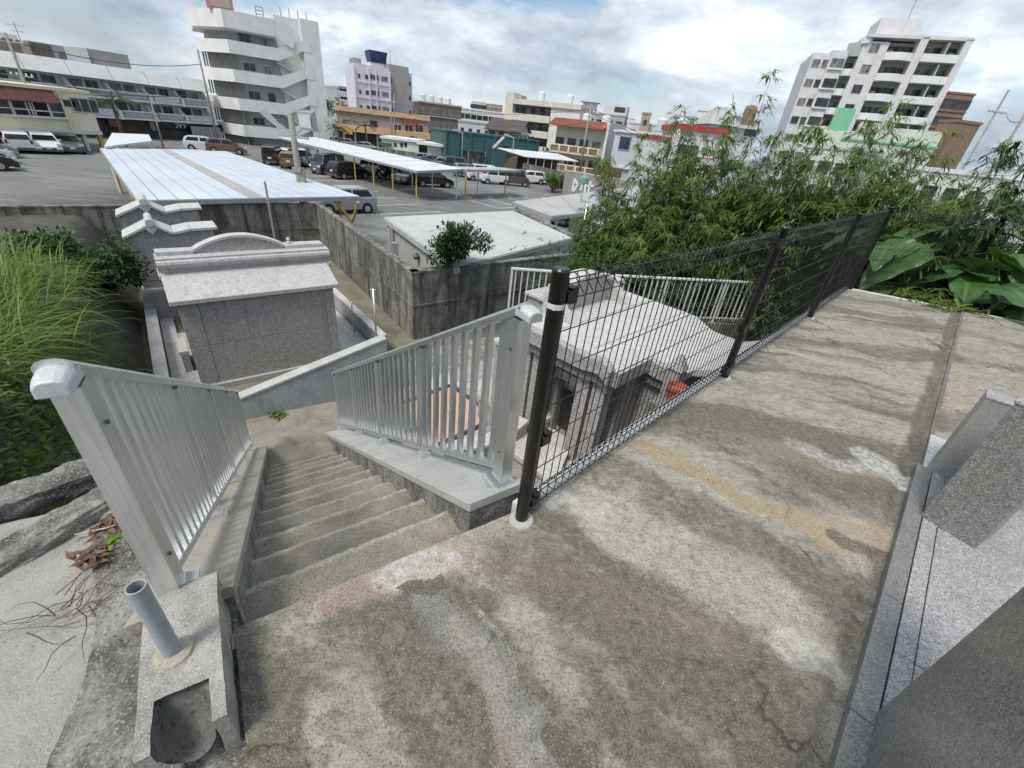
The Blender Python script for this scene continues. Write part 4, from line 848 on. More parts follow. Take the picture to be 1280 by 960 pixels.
# curved approach walls
def curved(label, pts, z0, h, th):
    r_ = thing('curved_kerb', label, 'low wall', fg(*pts[0], z0)); m = MB(); c = MB(); n = 14
    P = [np.array(fg(*(np.array(pts[0])*(1-q)**2+2*np.array(pts[1])*q*(1-q)+np.array(pts[2])*q*q))) for q in np.linspace(0,1,n+1)]
    for k in range(n):
        a, b = P[k], P[k+1]; d = (b-a)/np.linalg.norm(b-a); nn = np.array([-d[1],d[0],0])*th/2
        hh = [h*(1-.35*(k/n)), h*(1-.35*((k+1)/n))]
        lo = [a-nn, b-nn, b+nn, a+nn]; m.hexa([(*p[:2], z0) for p in lo], [(*lo[0][:2], z0+hh[0]),(*lo[1][:2], z0+hh[1]),(*lo[2][:2], z0+hh[1]),(*lo[3][:2], z0+hh[0])])
        lo = [a-nn*1.1, b-nn*1.1, b+nn*1.1, a+nn*1.1]; c.hexa([(*lo[0][:2], z0+hh[0]),(*lo[1][:2], z0+hh[1]),(*lo[2][:2], z0+hh[1]),(*lo[3][:2], z0+hh[0])], [(*lo[0][:2], z0+hh[0]+.05),(*lo[1][:2], z0+hh[1]+.05),(*lo[2][:2], z0+hh[1]+.05),(*lo[3][:2], z0+hh[0]+.05)])
    m.build('wall_body', 'granite_pink', r_, rel=True); c.build('coping', 'granite_white', r_, rel=True)
curved('curved granite kerb with a white coping in front of the white roofed tomb', [(3.75,3.2),(3.05,3.05),(2.7,3.55)], TY, .62, .2)
curved('curved granite kerb with a white coping close under the terrace edge', [(3.75,2.45),(3.2,2.3),(2.9,1.7)], TY, .55, .2)
m = MB(); m.prism([fg(2.3,1.05)[:2], fg(3.6,1.05)[:2], fg(3.6,2.1)[:2], fg(2.3,2.4)[:2]], TY-.02, TY+.26); m.build('granite_plinth', 'granite_pale', bevel=.008, label='broad pale granite plinth under the terrace edge below the mesh fence', cat='plinth')
pt = thing('flower_pot', 'orange clay flower pot beside the white roofed tomb below the fence', 'flower pot', fg(4.36,1.50,-.86)); m = MB(); m.lathe([(.07,0),(.10,.16),(.115,.16),(.115,.20),(.10,.20),(.09,.14)], 16); m.build('pot', 'pot_orange', pt, smooth=False)
stn = MB(); stn.prism([fg(4.12,1.02)[:2], fg(4.46,1.02)[:2], fg(4.46,1.68)[:2], fg(4.12,1.68)[:2]], TY-.02, -.86); stn.build('granite_pier', 'granite_grey', bevel=.008, label='dark granite pier carrying the orange flower pot', cat='pier')
# railings round the tomb terrace
railing('tomb_railing', 'low aluminium railing on the outer edge of the tomb terrace before the feathery plants', (*fg(8.35,5.25)[:2], TY+.45), (*fg(13.6,1.75)[:2], TY+.45), 1.08, 5, .05, None, 11, cap=False, big_first=False, bal_w=.024, mat='rail_pale')
railing('tomb_railing', 'short aluminium railing at the corner against the black streaked retaining wall', (*fg(6.65,6.55)[:2], TY+.45), (*fg(8.0,5.5)[:2], TY+.45), 1.08, 2, .05, None, 12, cap=False, big_first=False, bal_w=.024, mat='rail_pale')
k = MB(); k.hexa([fg(6.5,6.5,GZ), fg(13.8,1.45,GZ), fg(13.95,1.7,GZ), fg(6.65,6.75,GZ)], [fg(6.5,6.5,TY+.44), fg(13.8,1.45,TY+.44), fg(13.95,1.7,TY+.44), fg(6.65,6.75,TY+.44)]); k.build('retaining_kerb', 'concrete_wall', label='concrete kerb wall carrying the tomb terrace railings', cat='retaining wall')
k = MB(); k.prism([fg(9.0,.9)[:2], fg(14.2,1.4)[:2], fg(14,-9)[:2], fg(9.5,-9)[:2]], GZ, -1.1); k.build('planting_ground', 'soil', kind='structure')
# ------------------------------------------------------------------ buildings
def win_mesh(nm, fmat, gmat, panes=2, mull=False):
    m = MB(); t = .05   # unit window 1 x 1 in x,z; frame thickness is set per use by scale, so keep it thin
    m.box(-.5,.5,-.05,0,-.5,-.44); m.box(-.5,.5,-.05,0,.44,.5); m.box(-.5,-.465,-.05,0,-.44,.44); m.box(.465,.5,-.05,0,-.44,.44)
    for k in range(1, panes): x = -.5+k/panes; m.box(x-.018,x+.018,-.045,0,-.44,.44)
    if mull: m.box(-.465,.465,-.04,0,-.16,-.12)
    m.box(-.465,.465,-.012,0,-.44,.44,1); return m.mesh(nm, [fmat, gmat])
WIN = {'white2': win_mesh('window', 'frame_white', 'window_glass', 2), 'white4': win_mesh('window', 'frame_white', 'window_glass', 2, True), 'dark2': win_mesh('window', 'frame_dark', 'window_glass', 2), 'dark1': win_mesh('window', 'frame_dark', 'window_glass', 1),
       'grey2': win_mesh('window', 'frame_grey', 'window_glass', 2), 'grey3': win_mesh('window', 'frame_grey', 'window_glass', 3), 'navy': win_mesh('window', 'frame_grey', 'window_navy', 1), 'door': win_mesh('door', 'frame_white', 'curtain_glass', 2), 'curt': win_mesh('window', 'frame_grey', 'curtain_glass', 2)}
_m = MB(); _m.box(-.4,.4,-.3,0,0,.55); _m.tube([(-.1,-.31,.28),(-.1,-.30,.28)], .22, 12, 1); ME_AC = _m.mesh('air_conditioner', ['frame_white','steel_grey'])
ME_AC.name = 'air_conditioner'
class Bld:
    """a building given by the two ends of its front as seen in the photograph and how far away they are"""
    def __init__(s, name, label, pl, pr, dl, dr, group=None, cat='building', z=GZ):
        A = atd(*pl, dl); B = atd(*pr, dr); s.A = np.array([A[0],A[1],z]); d = B[:2]-A[:2]; s.W = float(np.linalg.norm(d)); s.ang = math.atan2(d[1], d[0]); s.z = z
        s.x = np.array([math.cos(s.ang), math.sin(s.ang), 0]); s.y = np.array([-math.sin(s.ang), math.cos(s.ang), 0])
        s.root = thing(name, label, cat, s.A, s.ang, group)
    def on(s, px, py, y=0.0):       # local (x, z) of a pixel on the plane y = const
        r = ray(px, py); k = (y-(CAM-np.array([s.A[0],s.A[1],0]))@s.y)/(r@s.y); P = CAM+r*k
        return float((P[:2]-s.A[:2])@s.x[:2]), float(P[2]-s.z)
    def box(s, nm, mat, x0, x1, y0, y1, z0, z1, parent=None):
        m = MB(); m.box(x0,x1,y0,y1,z0,z1); return m.build(nm, mat, parent or s.root)
    def win(s, x, z, w, h, k='grey2', y=0.0, nm=None, rot=0.0):
        nm = nm or ('door' if k == 'door' else 'window')
        if k in ('dark2','grey2') and random.random() < .3: k = 'curt'
        return inst(nm, WIN[k], s.root, (x,y,z), (0,0,rot), (w,1,h))
    def ac(s, x, z, y, parent=None):
        o = inst('air_conditioner', ME_AC, s.root, (x,y,z)); return o
    def winp(s, px, py, w, h, k='grey2', y=0.0, nm=None):
        x, z = s.on(px, py, y); return s.win(x, z, w, h, k, y, nm)
    def side_win(s, y, z, w, h, k='grey2', right=True):
        return s.win(s.W if right else 0, z, w, h, k, y, rot=math.pi/2 if right else -math.pi/2)
    def mb(s, nm, mat, fn, parent=None, smooth=False): m = MB(); fn(m); return m.build(nm, mat, parent or s.root, smooth=smooth)

# cream two-storey building over parked cars
b = Bld('cream_building', 'cream two storey building on pillars with a red awning over wide windows', (-60,190), (133,186), 56, 60)
_, ztop = b.on(100,116); _, zlow = b.on(66,161.5); W = b.W
b.box('upper_storey', 'wall_cream', 0, W, 0, 9, zlow, ztop); b.box('parapet_band', 'wall_cream', -.1, W+.1, -.15, 9.1, ztop-.02, ztop+.22); b.box('floor_band', 'wall_beige', -.05, W+.05, -.12, 9, zlow-.3, zlow)
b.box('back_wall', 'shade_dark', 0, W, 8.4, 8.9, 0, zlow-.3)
for k in range(9): b.box('pillar', 'wall_beige' if k % 2 else 'post_yellow', W*k/8.2, W*k/8.2+.3, .1, .4, 0, zlow-.3)
x0, z0 = b.on(-10,121); x1, z1 = b.on(70,128); 
b.mb('awning', 'awning_red', lambda m: m.hexa([(x0,-.7,z1-.1),(x1,-.7,z1-.1),(x1,0,z1-.1),(x0,0,z1-.1)], [(x0,-.7,z1),(x1,-.7,z1),(x1,0,z1+.95),(x0,0,z1+.95)]))
for px, py, w in ((12,131,2.1),(38,133.5,2.4),(62,136,2.2)): b.winp(px, py, w, 1.55, 'white4', -.03)
xs_, zs_ = b.on(37,144); b.box('window_sill', 'wall_beige', x0, x1+.4, -.3, 0, zs_-.16, zs_)
b.winp(84,129,1.2,.5,'dark2',-.03); b.winp(106,132,2.0,1.1,'grey3',-.03)
xd, zd = b.on(80,140); b.mb('drain_pipe', 'wall_beige', lambda m: m.tube([(xd,-.12,zlow-.2),(xd,-.12,ztop)], .07, 6))

# long white apartment row with balconies behind it
b = Bld('apartment_row', 'long white apartment row with curved balcony walls over dark shop fronts', (-70,182), (268,178), 72, 84)
W = b.W; FH_ = 2.95; x3 = lambda px, py: b.on(px, py)[0]
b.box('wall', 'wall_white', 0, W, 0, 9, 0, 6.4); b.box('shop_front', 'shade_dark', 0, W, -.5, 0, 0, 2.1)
ROOFZ = 7.3
bays = 7; bw = W/bays
for fl, zf in enumerate((2.28, 4.22)):
    for k in range(bays):
        xa = k*bw; b.box('balcony_slab', 'wall_white', xa, xa+bw, -1.6, 0, zf-.2, zf)
        b.box('balcony_rail', 'wall_grey' if (k+fl) % 3 else 'wall_sky', xa+.1, xa+bw-.7, -1.6, -1.5, zf+.06, zf+.62); b.box('hand_rail', 'wall_white', xa+.05, xa+bw-.6, -1.64, -1.46, zf+.62, zf+.74)
        for q in range(9): b.box('baluster', 'wall_white', xa+.25+q*.32, xa+.37+q*.32, -1.64, -1.6, zf+.0, zf+.62) if (k == bays-2 and fl == 1) else None
        b.mb('divider', 'wall_white', lambda m: m.extrude([(-1.7,zf-.25),(0,zf-.25),(0,zf+1.65),(-.35,zf+1.45),(-.8,zf+.95),(-1.3,zf+.72),(-1.7,zf+.66)], 'x', xa+bw-.5, xa+bw-.1))
        b.win(xa+.85, zf+.85, 1.25, 1.35, 'dark2', -.02); b.win(xa+2.35, zf+.9, 1.25, 1.2, 'grey2', -.02)
        if (k*3+fl) % 2: b.ac(xa+2.9, zf+.02, -.25)
b.mb('roof_fascia', 'wall_white', lambda m: m.hexa([(0,-1.7,5.95),(W,-1.7,5.95),(W,0,5.95),(0,0,5.95)], [(0,-.9,ROOFZ),(W,-.9,ROOFZ),(W,0,ROOFZ),(0,0,ROOFZ)]))
for k in range(bays): b.mb('fascia_seam', 'wall_grey', lambda m: m.hexa([(k*bw-.04,-1.73,5.9),(k*bw+.04,-1.73,5.9),(k*bw+.04,-1.6,5.9),(k*bw-.04,-1.6,5.9)], [(k*bw-.04,-.93,ROOFZ),(k*bw+.04,-.93,ROOFZ),(k*bw+.04,-.8,ROOFZ),(k*bw-.04,-.8,ROOFZ)]))
for px, py, w, h, mt in ((137,83,4.2,1.5,'wall_raw'), (30,70,5,1.2,'wall_rose'), (62,76,3,1.3,'wall_raw'), (0,78,4,1.6,'wall_white'), (95,80,3.2,.8,'wall_white')):
    x, z = b.on(px, py, 2); b.box('roof_hut', mt, x-w/2, x+w/2, 1.5, 6, ROOFZ-.1, ROOFZ+h)
xa = x3(205,150); xb = x3(272,158); b.box('shop_sign', 'sign_black', xa-1.5, xb, -1.0, -.82, 1.35, 2.1)
def strokes(parent, mat, x, z, h, y, glyphs, adv=.95, nm='letter'):
    for gl in glyphs:
        if gl:
            m = MB()
            for (a0,c0,a1,c1) in gl:
                dx, dz = a1-a0, c1-c0; L = math.hypot(dx,dz); nx, nz = -dz/L*.09, dx/L*.09
                q = [(a0+nx,c0+nz),(a0-nx,c0-nz),(a1-nx,c1-nz),(a1+nx,c1+nz)]
                m.extrude([(x+p[0]*h, z+p[1]*h) for p in q], 'y', y-.04, y)
            m.build(nm, mat, parent)
        x += h*adv
KANA = {'fu': [(.05,.9,.85,.9),(.85,.95,.6,.35),(.6,.35,.15,.0)], 'do': [(.25,1,.25,0),(.25,.65,.75,.4),(.6,1,.68,.82),(.8,1,.88,.82)], 'tsu': [(.1,.95,.2,.6),(.42,1,.5,.65),(.85,.95,.7,.35),(.7,.35,.25,.0)], 'gu': [(.35,1,.1,.5),(.3,.85,.8,.85),(.8,.85,.6,.35),(.6,.35,.2,0),(.9,1.05,.95,.9)], 'dash': [(.1,.5,.9,.5)]}
xs_, zs_ = b.on(212,154); strokes(b.root, 'sign_white', xs_, 1.45, .5, -1.02, [KANA['fu'], KANA['do'], KANA['tsu']])
xa, xb = x3(231,165), x3(268,168)
for k in range(7): b.box('shutter_panel', 'shutter', xa+(xb-xa)*k/7+.03, xa+(xb-xa)*(k+1)/7-.03, -1.5, -1.4, 0, 1.75)
xa = x3(128,150); xb = x3(145,155); b.box('shop_sign', 'awning_red', xa, xb, -1.2, -1.0, 1.2, 2.1); b.box('shop_sign', 'wall_brick', x3(180,155), x3(186,157), -1.3, -1.1, 1.0, 2.2)

# white five-storey block with zigzag outside stairs
b = Bld('stair_block', 'white five storey block with solid balcony parapets and a zigzag outside staircase', (309,182), (414,188), 80, 81.5)
W = b.W; print('block W', W)
xw = b.on(385,110)[0]; xs0 = b.on(352,100)[0]
levels = [b.on(300,160)[1], b.on(297,127)[1], b.on(291,91)[1], b.on(284,54)[1]]; print('levels', levels)
top = b.on(340,12)[1]-.5; top2 = b.on(400,28)[1]; print('top', top, top2)
b.mb('body', 'wall_grey', lambda m: m.prism([(-2.2,6.2),(1.2,1.6),(xs0+.3,1.6),(xs0+.3,11),(-2.2,11)], 0, top-2.0))
b.mb('stair_tower', 'wall_white', lambda m: m.prism([(xs0+.3,1.55),(xw,1.55),(xw,0.0),(W,0.0),(W-.3,11.5),(xs0+.3,11.5)], 0, top2))
def parapet_run(m, z0, z1, o=0.0): 
    pts = [(-3.5-o,5.6-o),(0-o*.4,0-o),(xs0,0-o)]
    for i in range(2):
        a, c = pts[i], pts[i+1]; d = np.array(c)-np.array(a); d = d/np.linalg.norm(d); n = np.array([-d[1],d[0]])*.18
        m.prism([a, c, tuple(np.array(c)+n), tuple(np.array(a)+n)], z0, z1)
for k, z in enumerate(levels):
    b.mb('balcony_slab', 'wall_white2', lambda m: m.prism([(-3.5,5.6),(0,0),(xs0,0),(xs0,2.2),(1.0,2.2),(-2.0,6.6)], z-.95, z-.75)); b.mb('balcony_parapet', 'wall_white', lambda m: parapet_run(m, z-1.0, z+.42, .02))
    # stair flight to the floor above: sloping solid balustrade and soffit
    dz = (levels[min(k+1,3)]-levels[min(k,2)]); e = .02
    xm = xs0; xe = xw+1.0
    b.mb('stair_parapet', 'wall_white', lambda m: m.extrude([(xm,z-1.0),(xe-1.1,z+.75-.2),(xe,z+.75-.2),(xe,z+1.75),(xe-1.1,z+1.75),(xm,z+.42)], 'y', -.03-e, .17))
    b.mb('stair_flight', 'wall_white2', lambda m: m.extrude([(xm-.2,z+.35+dz-1.55),(xe-1.2,z+.35-.0),(xe-1.2,z+.65),(xm-.2,z+.35+dz-1.2)], 'y', .9, 1.5)) if k < 3 else None
    b.box('landing_slab', 'wall_white2', xe-1.6, xe-.05, .2, 1.5, z+.5, z+.7)
    for q in range(2): b.mb('stair_pipe', 'wall_raw', lambda m: m.tube([(xe-.75+q*.45,.5,z-1.9),(xe-.75+q*.45,.5,z+.5)], .07, 6))
    for q in range(12):      # louvres and pipes in the shaded corner
        u = q/11; x = -2.9+3.2*u; y = 5.4-4.6*u; b.mb('louver', 'louver', lambda m: m.box(x-.10, x+.10, y, y+.15, z-2.9 if k == 0 else z-2.6, z-1.0))
    b.win(xs0*.38, z+1.0, 1.5, .95, 'grey2', 1.58); b.win(xs0*.76, z+.75, .9, 1.5, 'door' if k != 1 else 'dark1', 1.58)
b.mb('roof_parapet', 'wall_white', lambda m: (parapet_run(m, top-2.35, top-.5, .25), m.prism([(-3.5,5.6),(0,0),(xs0,0),(xs0,10),(-3.5,10)], top-2.5, top-2.2)))
b.mb('roof_wing', 'wall_white', lambda m: m.extrude([(xs0-.05,top-2.35),(xs0+2.0,top-3.4),(xs0+2.2,top-3.0),(xs0+2.2,top-.9),(xs0-.05,top-.5)], 'y', -.22, .0))
x, z = b.on(277,10,1); b.mb('billboard', 'sign_pink', lambda m: m.hexa([(x-1.6,1.0,top-.5),(x+1.3,.2,top-.5),(x+1.3,.6,top-.5),(x-1.6,1.4,top-.5)], [(x-1.6,1.0,top+.6),(x+1.3,.2,top+1.3),(x+1.3,.6,top+1.3),(x-1.6,1.4,top+.6)])); b.mb('billboard_panel', 'wall_rose', lambda m: m.hexa([(x-1.2,.84,top-.3),(x+1.0,.24,top-.3),(x+1.0,.27,top-.3),(x-1.2,.88,top-.3)], [(x-1.2,.84,top+.4),(x+1.0,.24,top+.9),(x+1.0,.27,top+.9),(x-1.2,.88,top+.4)]))
for q in range(4): b.mb('roof_pipe', 'wall_raw', lambda m: m.tube([(xs0+1.4+q*1.1,2.5,top2-1),(xs0+1.4+q*1.1,2.5,top2+1.1)], .06, 5))
b.mb('roof_rack', 'steel_grey', lambda m: [m.tube([(xs0-1.6+q*.9,3,top-1),(xs0-1.6+q*.9,3,top+.9)], .06, 5) for q in range(2)] + [m.tube([(xs0-1.6,3,top+.1+q*.4),(xs0-.7,3,top+.1+q*.4)], .05, 5) for q in range(3)])

# lilac tower with grey concrete flank and blue water tank
b = Bld('lilac_tower', 'pale lilac five storey tower with a raw concrete flank and blue roof tank', (447,150), (489,150), 122, 124)
W = b.W; t1 = b.on(470,83)[1]; t2 = b.on(500,82)[1]; print('lilac', W, t1)
b.box('wall', 'wall_lilac', 0, W, 0, 9, 0, t1); b.box('stair_core', 'wall_raw', W, W+4.7, .5, 8, 0, t2); b.box('side_wing', 'wall_lilac', W+4.7, W+6.0, 2, 6, 0, t2-1.0)
for k in range(6):
    b.box('pier', 'wall_lilac', W*k/5-.15, W*k/5+.15, -.3, 0, 0, t1-.6) if k in (0,2,3,5) else None
for f in range(5):
    z = t1-2.1-f*2.95; b.box('floor_band', 'wall_lilac', 0, W, -.16, 0, z-1.35, z-1.05)
    for px, w in ((2.9/9.2*W,.4),(.13*W,.4),(.36*W,.5)): b.win(px, z-.15, w, .8, 'dark1', -.02)
    b.win(.56*W, z, 1.9, .95, 'grey3', -.02); b.win(.85*W, z, 1.5, .95, 'grey2', -.02); b.win(W+.35, z, .6, 1.0, 'dark1', .48); b.win(W+5.3, z, .7, .8, 'dark1', 1.98)
xt, zt_ = b.on(471,75,4); b.box('tank_plinth', 'wall_white', xt-1.9, xt+1.9, 3, 6, t1, t1+.9); b.mb('water_tank', 'tank_blue', lambda m: m.hexa([(xt-1.7,2.8,t1+.9),(xt+1.7,2.8,t1+.9),(xt+1.7,6.2,t1+.9),(xt-1.7,6.2,t1+.9)], [(xt-2.1,2.4,t1+3.1),(xt+2.1,2.4,t1+3.1),(xt+2.1,6.6,t1+3.1),(xt-2.1,6.6,t1+3.1)]))
for q in range(6): b.box('tank_rib', 'tank_blue', xt-1.8+q*.7, xt-1.72+q*.7, 2.45, 2.75, t1+.9, t1+3.1)
b.box('roof_hut', 'wall_raw', .2, 2.0, 1, 5, t1, t1+1.0); b.mb('antenna', 'steel_grey', lambda m: m.tube([(W+1.5,4,t2),(W+1.5,4,t2+3)], .05, 5))

def balcony_block(label, pl, pr, dl, dr, toppx, n, wallm, parm, depth=9, cols=4, back='shade_dark', name='apartment_block', bandh=1.1):
    b = Bld(name, label, pl, pr, dl, dr); H = b.on(*toppx)[1]; W = b.W; fh = H/n
    b.box('wall', wallm, 0, W, 0, depth, 0, H)
    for f in range(n):
        z = f*fh; b.box('balcony_recess', back, W*.06, W*.94, -.02, 0, z+bandh, z+fh-.3); b.box('balcony_parapet', parm, W*.04, W*.96, -1.0, -.85, z-.1, z+bandh); b.box('balcony_slab', parm, W*.04, W*.96, -1.0, 0, z-.25, z-.1)
        for c in range(cols): b.win(W*(.06+.88*(c+.5)/cols), z+fh*.52, W*.6/cols, fh*.5, 'grey2', -.03)
        for c in range(cols+1): b.box('fin', wallm, W*(.05+.9*c/cols)-.12, W*(.05+.9*c/cols)+.12, -.95, 0, z, z+fh-.25)
    b.box('roof_parapet', wallm, -.05, W+.05, -1.0, depth, H-.25, H+.3); return b
balcony_block('small grey apartment block with white balcony bands behind the orange diner', (424,140), (447,140), 150, 152, (436,111), 6, 'wall_grey', 'wall_white', cols=2)

BTANK = []
# orange and brown restaurant
b = Bld('diner_building', 'brown two storey diner with orange bands and a small red script sign', (424,180), (536,184), 104, 104)
W = b.W; H = b.on(480,144)[1]; zb = b.on(480,160)[1]; print('diner', W, H, zb)
b.box('wall', 'wall_tan', 0, W, 0, 12, 0, H); b.box('top_band', 'wall_orange', -.2, W+.2, -.35, 12.2, H-.1, H+.75); b.box('canopy', 'wall_orange', -.2, W+.2, -1.3, 0, zb-1.2, zb-.1); b.box('shop_front', 'shade_dark', .3, W*.45, -.05, 0, 0, zb-1.25)
b.winp(440,154,4.0,1.2,'curt',-.03); b.winp(467,155,1.4,1.2,'dark2',-.03)
for px in (497,511,524): b.winp(px, 160.5, 1.6, 1.5, 'white2', -.04)
b.box('shop_sign', 'sign_yellow', *sorted((b.on(430,165)[0], b.on(441,165)[0])), -1.45, -1.32, zb-1.7, zb-.7)
x, z = b.on(503,153); SCR = [[(.1,1.25,.1,.1),(.1,.1,-.25,.2)], [(.1,.6,.5,.6),(.5,.6,.5,.1),(.5,.1,.1,.1),(.1,.1,.1,.6)], [(.1,.6,.5,.55),(.1,.6,.1,.1),(.1,.1,.5,.1),(.55,1.3,.55,.1)], [(.05,.65,.3,.1),(.55,.65,.1,-.35)]]
strokes(b.root, 'sign_red', x, z-.5, 1.15, -.36, SCR, .78)
for k in range(4): b.box('shop_pillar', 'wall_beige', W*.05+k*W*.12, W*.05+k*W*.12+.35, -.3, 0, 0, zb-1.25)
# low white annexe
b = Bld('white_annexe', 'low white annexe with a flat overhanging roof and a green awning', (478,196), (559,200), 84, 82)
W = b.W; H = b.on(505,176)[1]; b.box('wall', 'wall_mint', 0, W*.56, 0, 7, 0, H); b.box('wall', 'wall_white', W*.56, W, .6, 7, 0, H-.2); b.box('roof', 'wall_white', -.2, W*.56, -.3, 7.2, H, H+.35); b.box('roof', 'wall_white', W*.54, W+.3, -.5, 7.2, H-.25, H+.12)
b.box('awning', 'wall_teal', -.4, 1.6, -1.0, 0, H-.9, H-.6)
for px in (494,502,507): b.winp(px, 181, .45, .6, 'dark1', -.02)
for k in range(6): b.box('louver_fin', 'wall_beige', W*.75+k*.55, W*.75+k*.55+.25, .52, .6, .6, H-.8)
b.winp(527,186,.7,1.2,'dark1',.58); b.winp(531,188,.8,1.8,'dark1',.58)

# teal warehouse
b = Bld('teal_warehouse', 'dark teal flat roofed warehouse beside the car park', (557,208), (669,213), 80, 86)
W = b.W; H = b.on(600,169)[1]; print('teal', W, H)
b.box('wall', 'wall_teal', 0, W, 0, 10, 0, H); b.box('roof_edge', 'wall_teal', -.12, W+.12, -.12, 10.1, H, H+.25)
for k in range(9): b.box('pilaster', 'wall_teal', W*k/8-.12, W*k/8+.12, -.18, 0, 0, H)
x0, z0 = b.on(587,189); x1 = b.on(604,190)[0]; b.box('canopy', 'wall_teal', x0, x1, -1.0, 0, z0, z0+.25)
b.winp(596,198,3.2,2.2,'dark2',-.03,'door'); b.winp(583,196,1.2,2.0,'dark1',-.03,'door')
x0, z0 = b.on(618,186,-1.3); x1, z1 = b.on(631,171,-1.3)
b.mb('stair_wall', 'wall_teal', lambda m: m.extrude([(x0,0),(x1+6,0),(x1+6,z1-.8),(x1,z1-.2),(x0,z0)], 'y', -1.3, -.2)); b.mb('stair_edge', 'wall_pinkgrey', lambda m: m.extrude([(x0,z0),(x1,z1-.2),(x1,z1),(x0,z0+.2)], 'y', -1.34, -.2))
b.winp(632,185.5,1.1,.7,'dark1',-1.33); b.box('roller_door', 'wall_teal', x0+.6, x0+3.6, -1.36, -1.3, 0, 2.4)
for k in range(6): b.mb('roof_vent', 'steel_dark', lambda m: m.lathe([(.18,0),(.18,.3),(.3,.35),(.05,.5)], 8, (W*.76+k*.75,2.0,H+.25)))
# house with a brown gabled roof
b = Bld('gabled_house', 'pinkish upper floor house with a dark brown gabled roof behind the teal warehouse', (608,186), (648,190), 100, 98)
W = b.W; H = b.on(625,162)[1]; D_ = 7.0; b.box('wall', 'wall_pinkgrey', 0, W, 0, D_, 0, H)
b.mb('gable', 'wall_pinkgrey', lambda m: m.extrude([(0,H),(D_,H),(D_/2,H+1.7)], 'x', 0, W))
rf = b.mb('roof', 'tile_brown', lambda m: (m.hexa([(-.5,-.6,H-.25),(W+.5,-.6,H-.25),(W+.5,D_/2,H+1.75),(-.5,D_/2,H+1.75)], [(-.5,-.6,H-.05),(W+.5,-.6,H-.05),(W+.5,D_/2,H+1.95),(-.5,D_/2,H+1.95)]), m.hexa([(-.5,D_/2,H+1.75),(W+.5,D_/2,H+1.75),(W+.5,D_+.6,H-.25),(-.5,D_+.6,H-.25)], [(-.5,D_/2,H+1.95),(W+.5,D_/2,H+1.95),(W+.5,D_+.6,H-.05),(-.5,D_+.6,H-.05)])))
b.box('fascia', 'frame_white', W+.5, W+.56, -.6, D_+.6, H-.3, H-.02, rf)
for px in (615,627,641): b.winp(px, 167, 1.3, 1.6, 'grey2', -.03)

def block(name, label, pl, pr, dl, dr, toppx, wallm, depth=9, wins=(), bands=0, cols=0, wk='grey2', ww=1.2, wh=1.1, fh=3.0, side=True, sidem=None, par=.35):
    b = Bld(name, label, pl, pr, dl, dr); H = b.on(*toppx)[1]; W = b.W; b.H = H
    b.box('wall', wallm, 0, W, 0, depth, 0, H); b.box('roof_parapet', sidem or wallm, -.12, W+.12, -.12, depth+.1, H, H+par)
    n = max(1, int(H/fh)); 
    if cols:
        for f in range(n):
            z = H-fh*.55-f*fh
            if z < .8: continue
            for c in range(cols): b.win(W*(c+.5)/cols, z, ww, wh, wk, -.02)
            if bands: b.box('floor_band', sidem or wallm, -.05, W+.05, -.18, 0, z-wh*.5-.55, z-wh*.5-.3)
        if side:
            for f in range(n):
                z = H-fh*.55-f*fh
                if z > .8:
                    for q in range(int(depth/4)): b.side_win(2+q*4, z, ww*.8, wh*.9, wk)
    return b
block('lilac_house', 'pale lilac cube house with small arched looking windows next to the gabled house', (572,180), (612,182), 108, 108, (590,153), 'wall_sky', 8, cols=4, wk='dark1', ww=.7, wh=1.0)
b = block('brown_apartments', 'brown brick apartment block with white pillars behind the diner', (524,165), (576,165), 135, 138, (550,131), 'wall_brown', 9, cols=6, wk='curt', ww=1.5, wh=1.4, bands=1, sidem='wall_grey')
for k in range(4): b.mb('water_tank', 'tank_white', lambda m: m.lathe([(.8,0),(.8,1.4),(.5,1.7),(.1,1.8)], 10, (b.W*(.15+.2*k),3,b.H+.35)))
b = block('long_white_school', 'long low white building with a row of square windows', (573,152), (632,152), 150, 152, (600,139), 'wall_white', 9, cols=8, wk='dark1', ww=1.6, wh=1.2, bands=1)
b = block('dark_banded_tower', 'small distant tower with dark window bands', (589,150), (606,150), 240, 240, (598,128), 'wall_white', 10, cols=2, wk='dark1', ww=4.6, wh=1.7)
b = block('tan_tower', 'small distant tan apartment tower', (606,150), (627,150), 255, 255, (615,131), 'wall_rose', 10, cols=4, wk='curt', ww=1.7, wh=1.2)
# beige apartment block with open corridors
b = Bld('beige_apartments', 'beige apartment block with open corridors and a tall stair shaft', (627,190), (682,193), 112, 108)
W = b.W; H = b.on(660,130)[1]; xt = b.on(640,150)[0]; Ht = b.on(633,115)[1]; print('beige', W, H, Ht)
b.box('wall', 'wall_beige', xt, W, .9, 10, 0, H-.3); b.box('stair_shaft', 'wall_beige', 0, xt, -.2, 6, 0, Ht); b.box('stair_shaft', 'wall_rose', xt, xt+1.0, 2.0, 5, 0, Ht-.2); b.box('end_wall', 'wall_white', W, W+6.5, -.1, 10, 0, H); b.box('roof_parapet', 'wall_beige', xt-.1, W+6.6, -.5, 10, H-.2, H+.75)
for f in range(4):
    z = H-2.9*(f+1)+.1
    if z < .3: continue
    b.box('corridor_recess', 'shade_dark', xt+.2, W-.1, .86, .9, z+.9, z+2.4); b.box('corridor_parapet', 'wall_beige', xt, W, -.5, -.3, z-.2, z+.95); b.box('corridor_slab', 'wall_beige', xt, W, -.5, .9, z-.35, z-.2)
    for k in range(4): b.win(xt+(W-xt)*(k+.5)/4, z+1.3, 1.1, 1.7, 'grey2', .84)
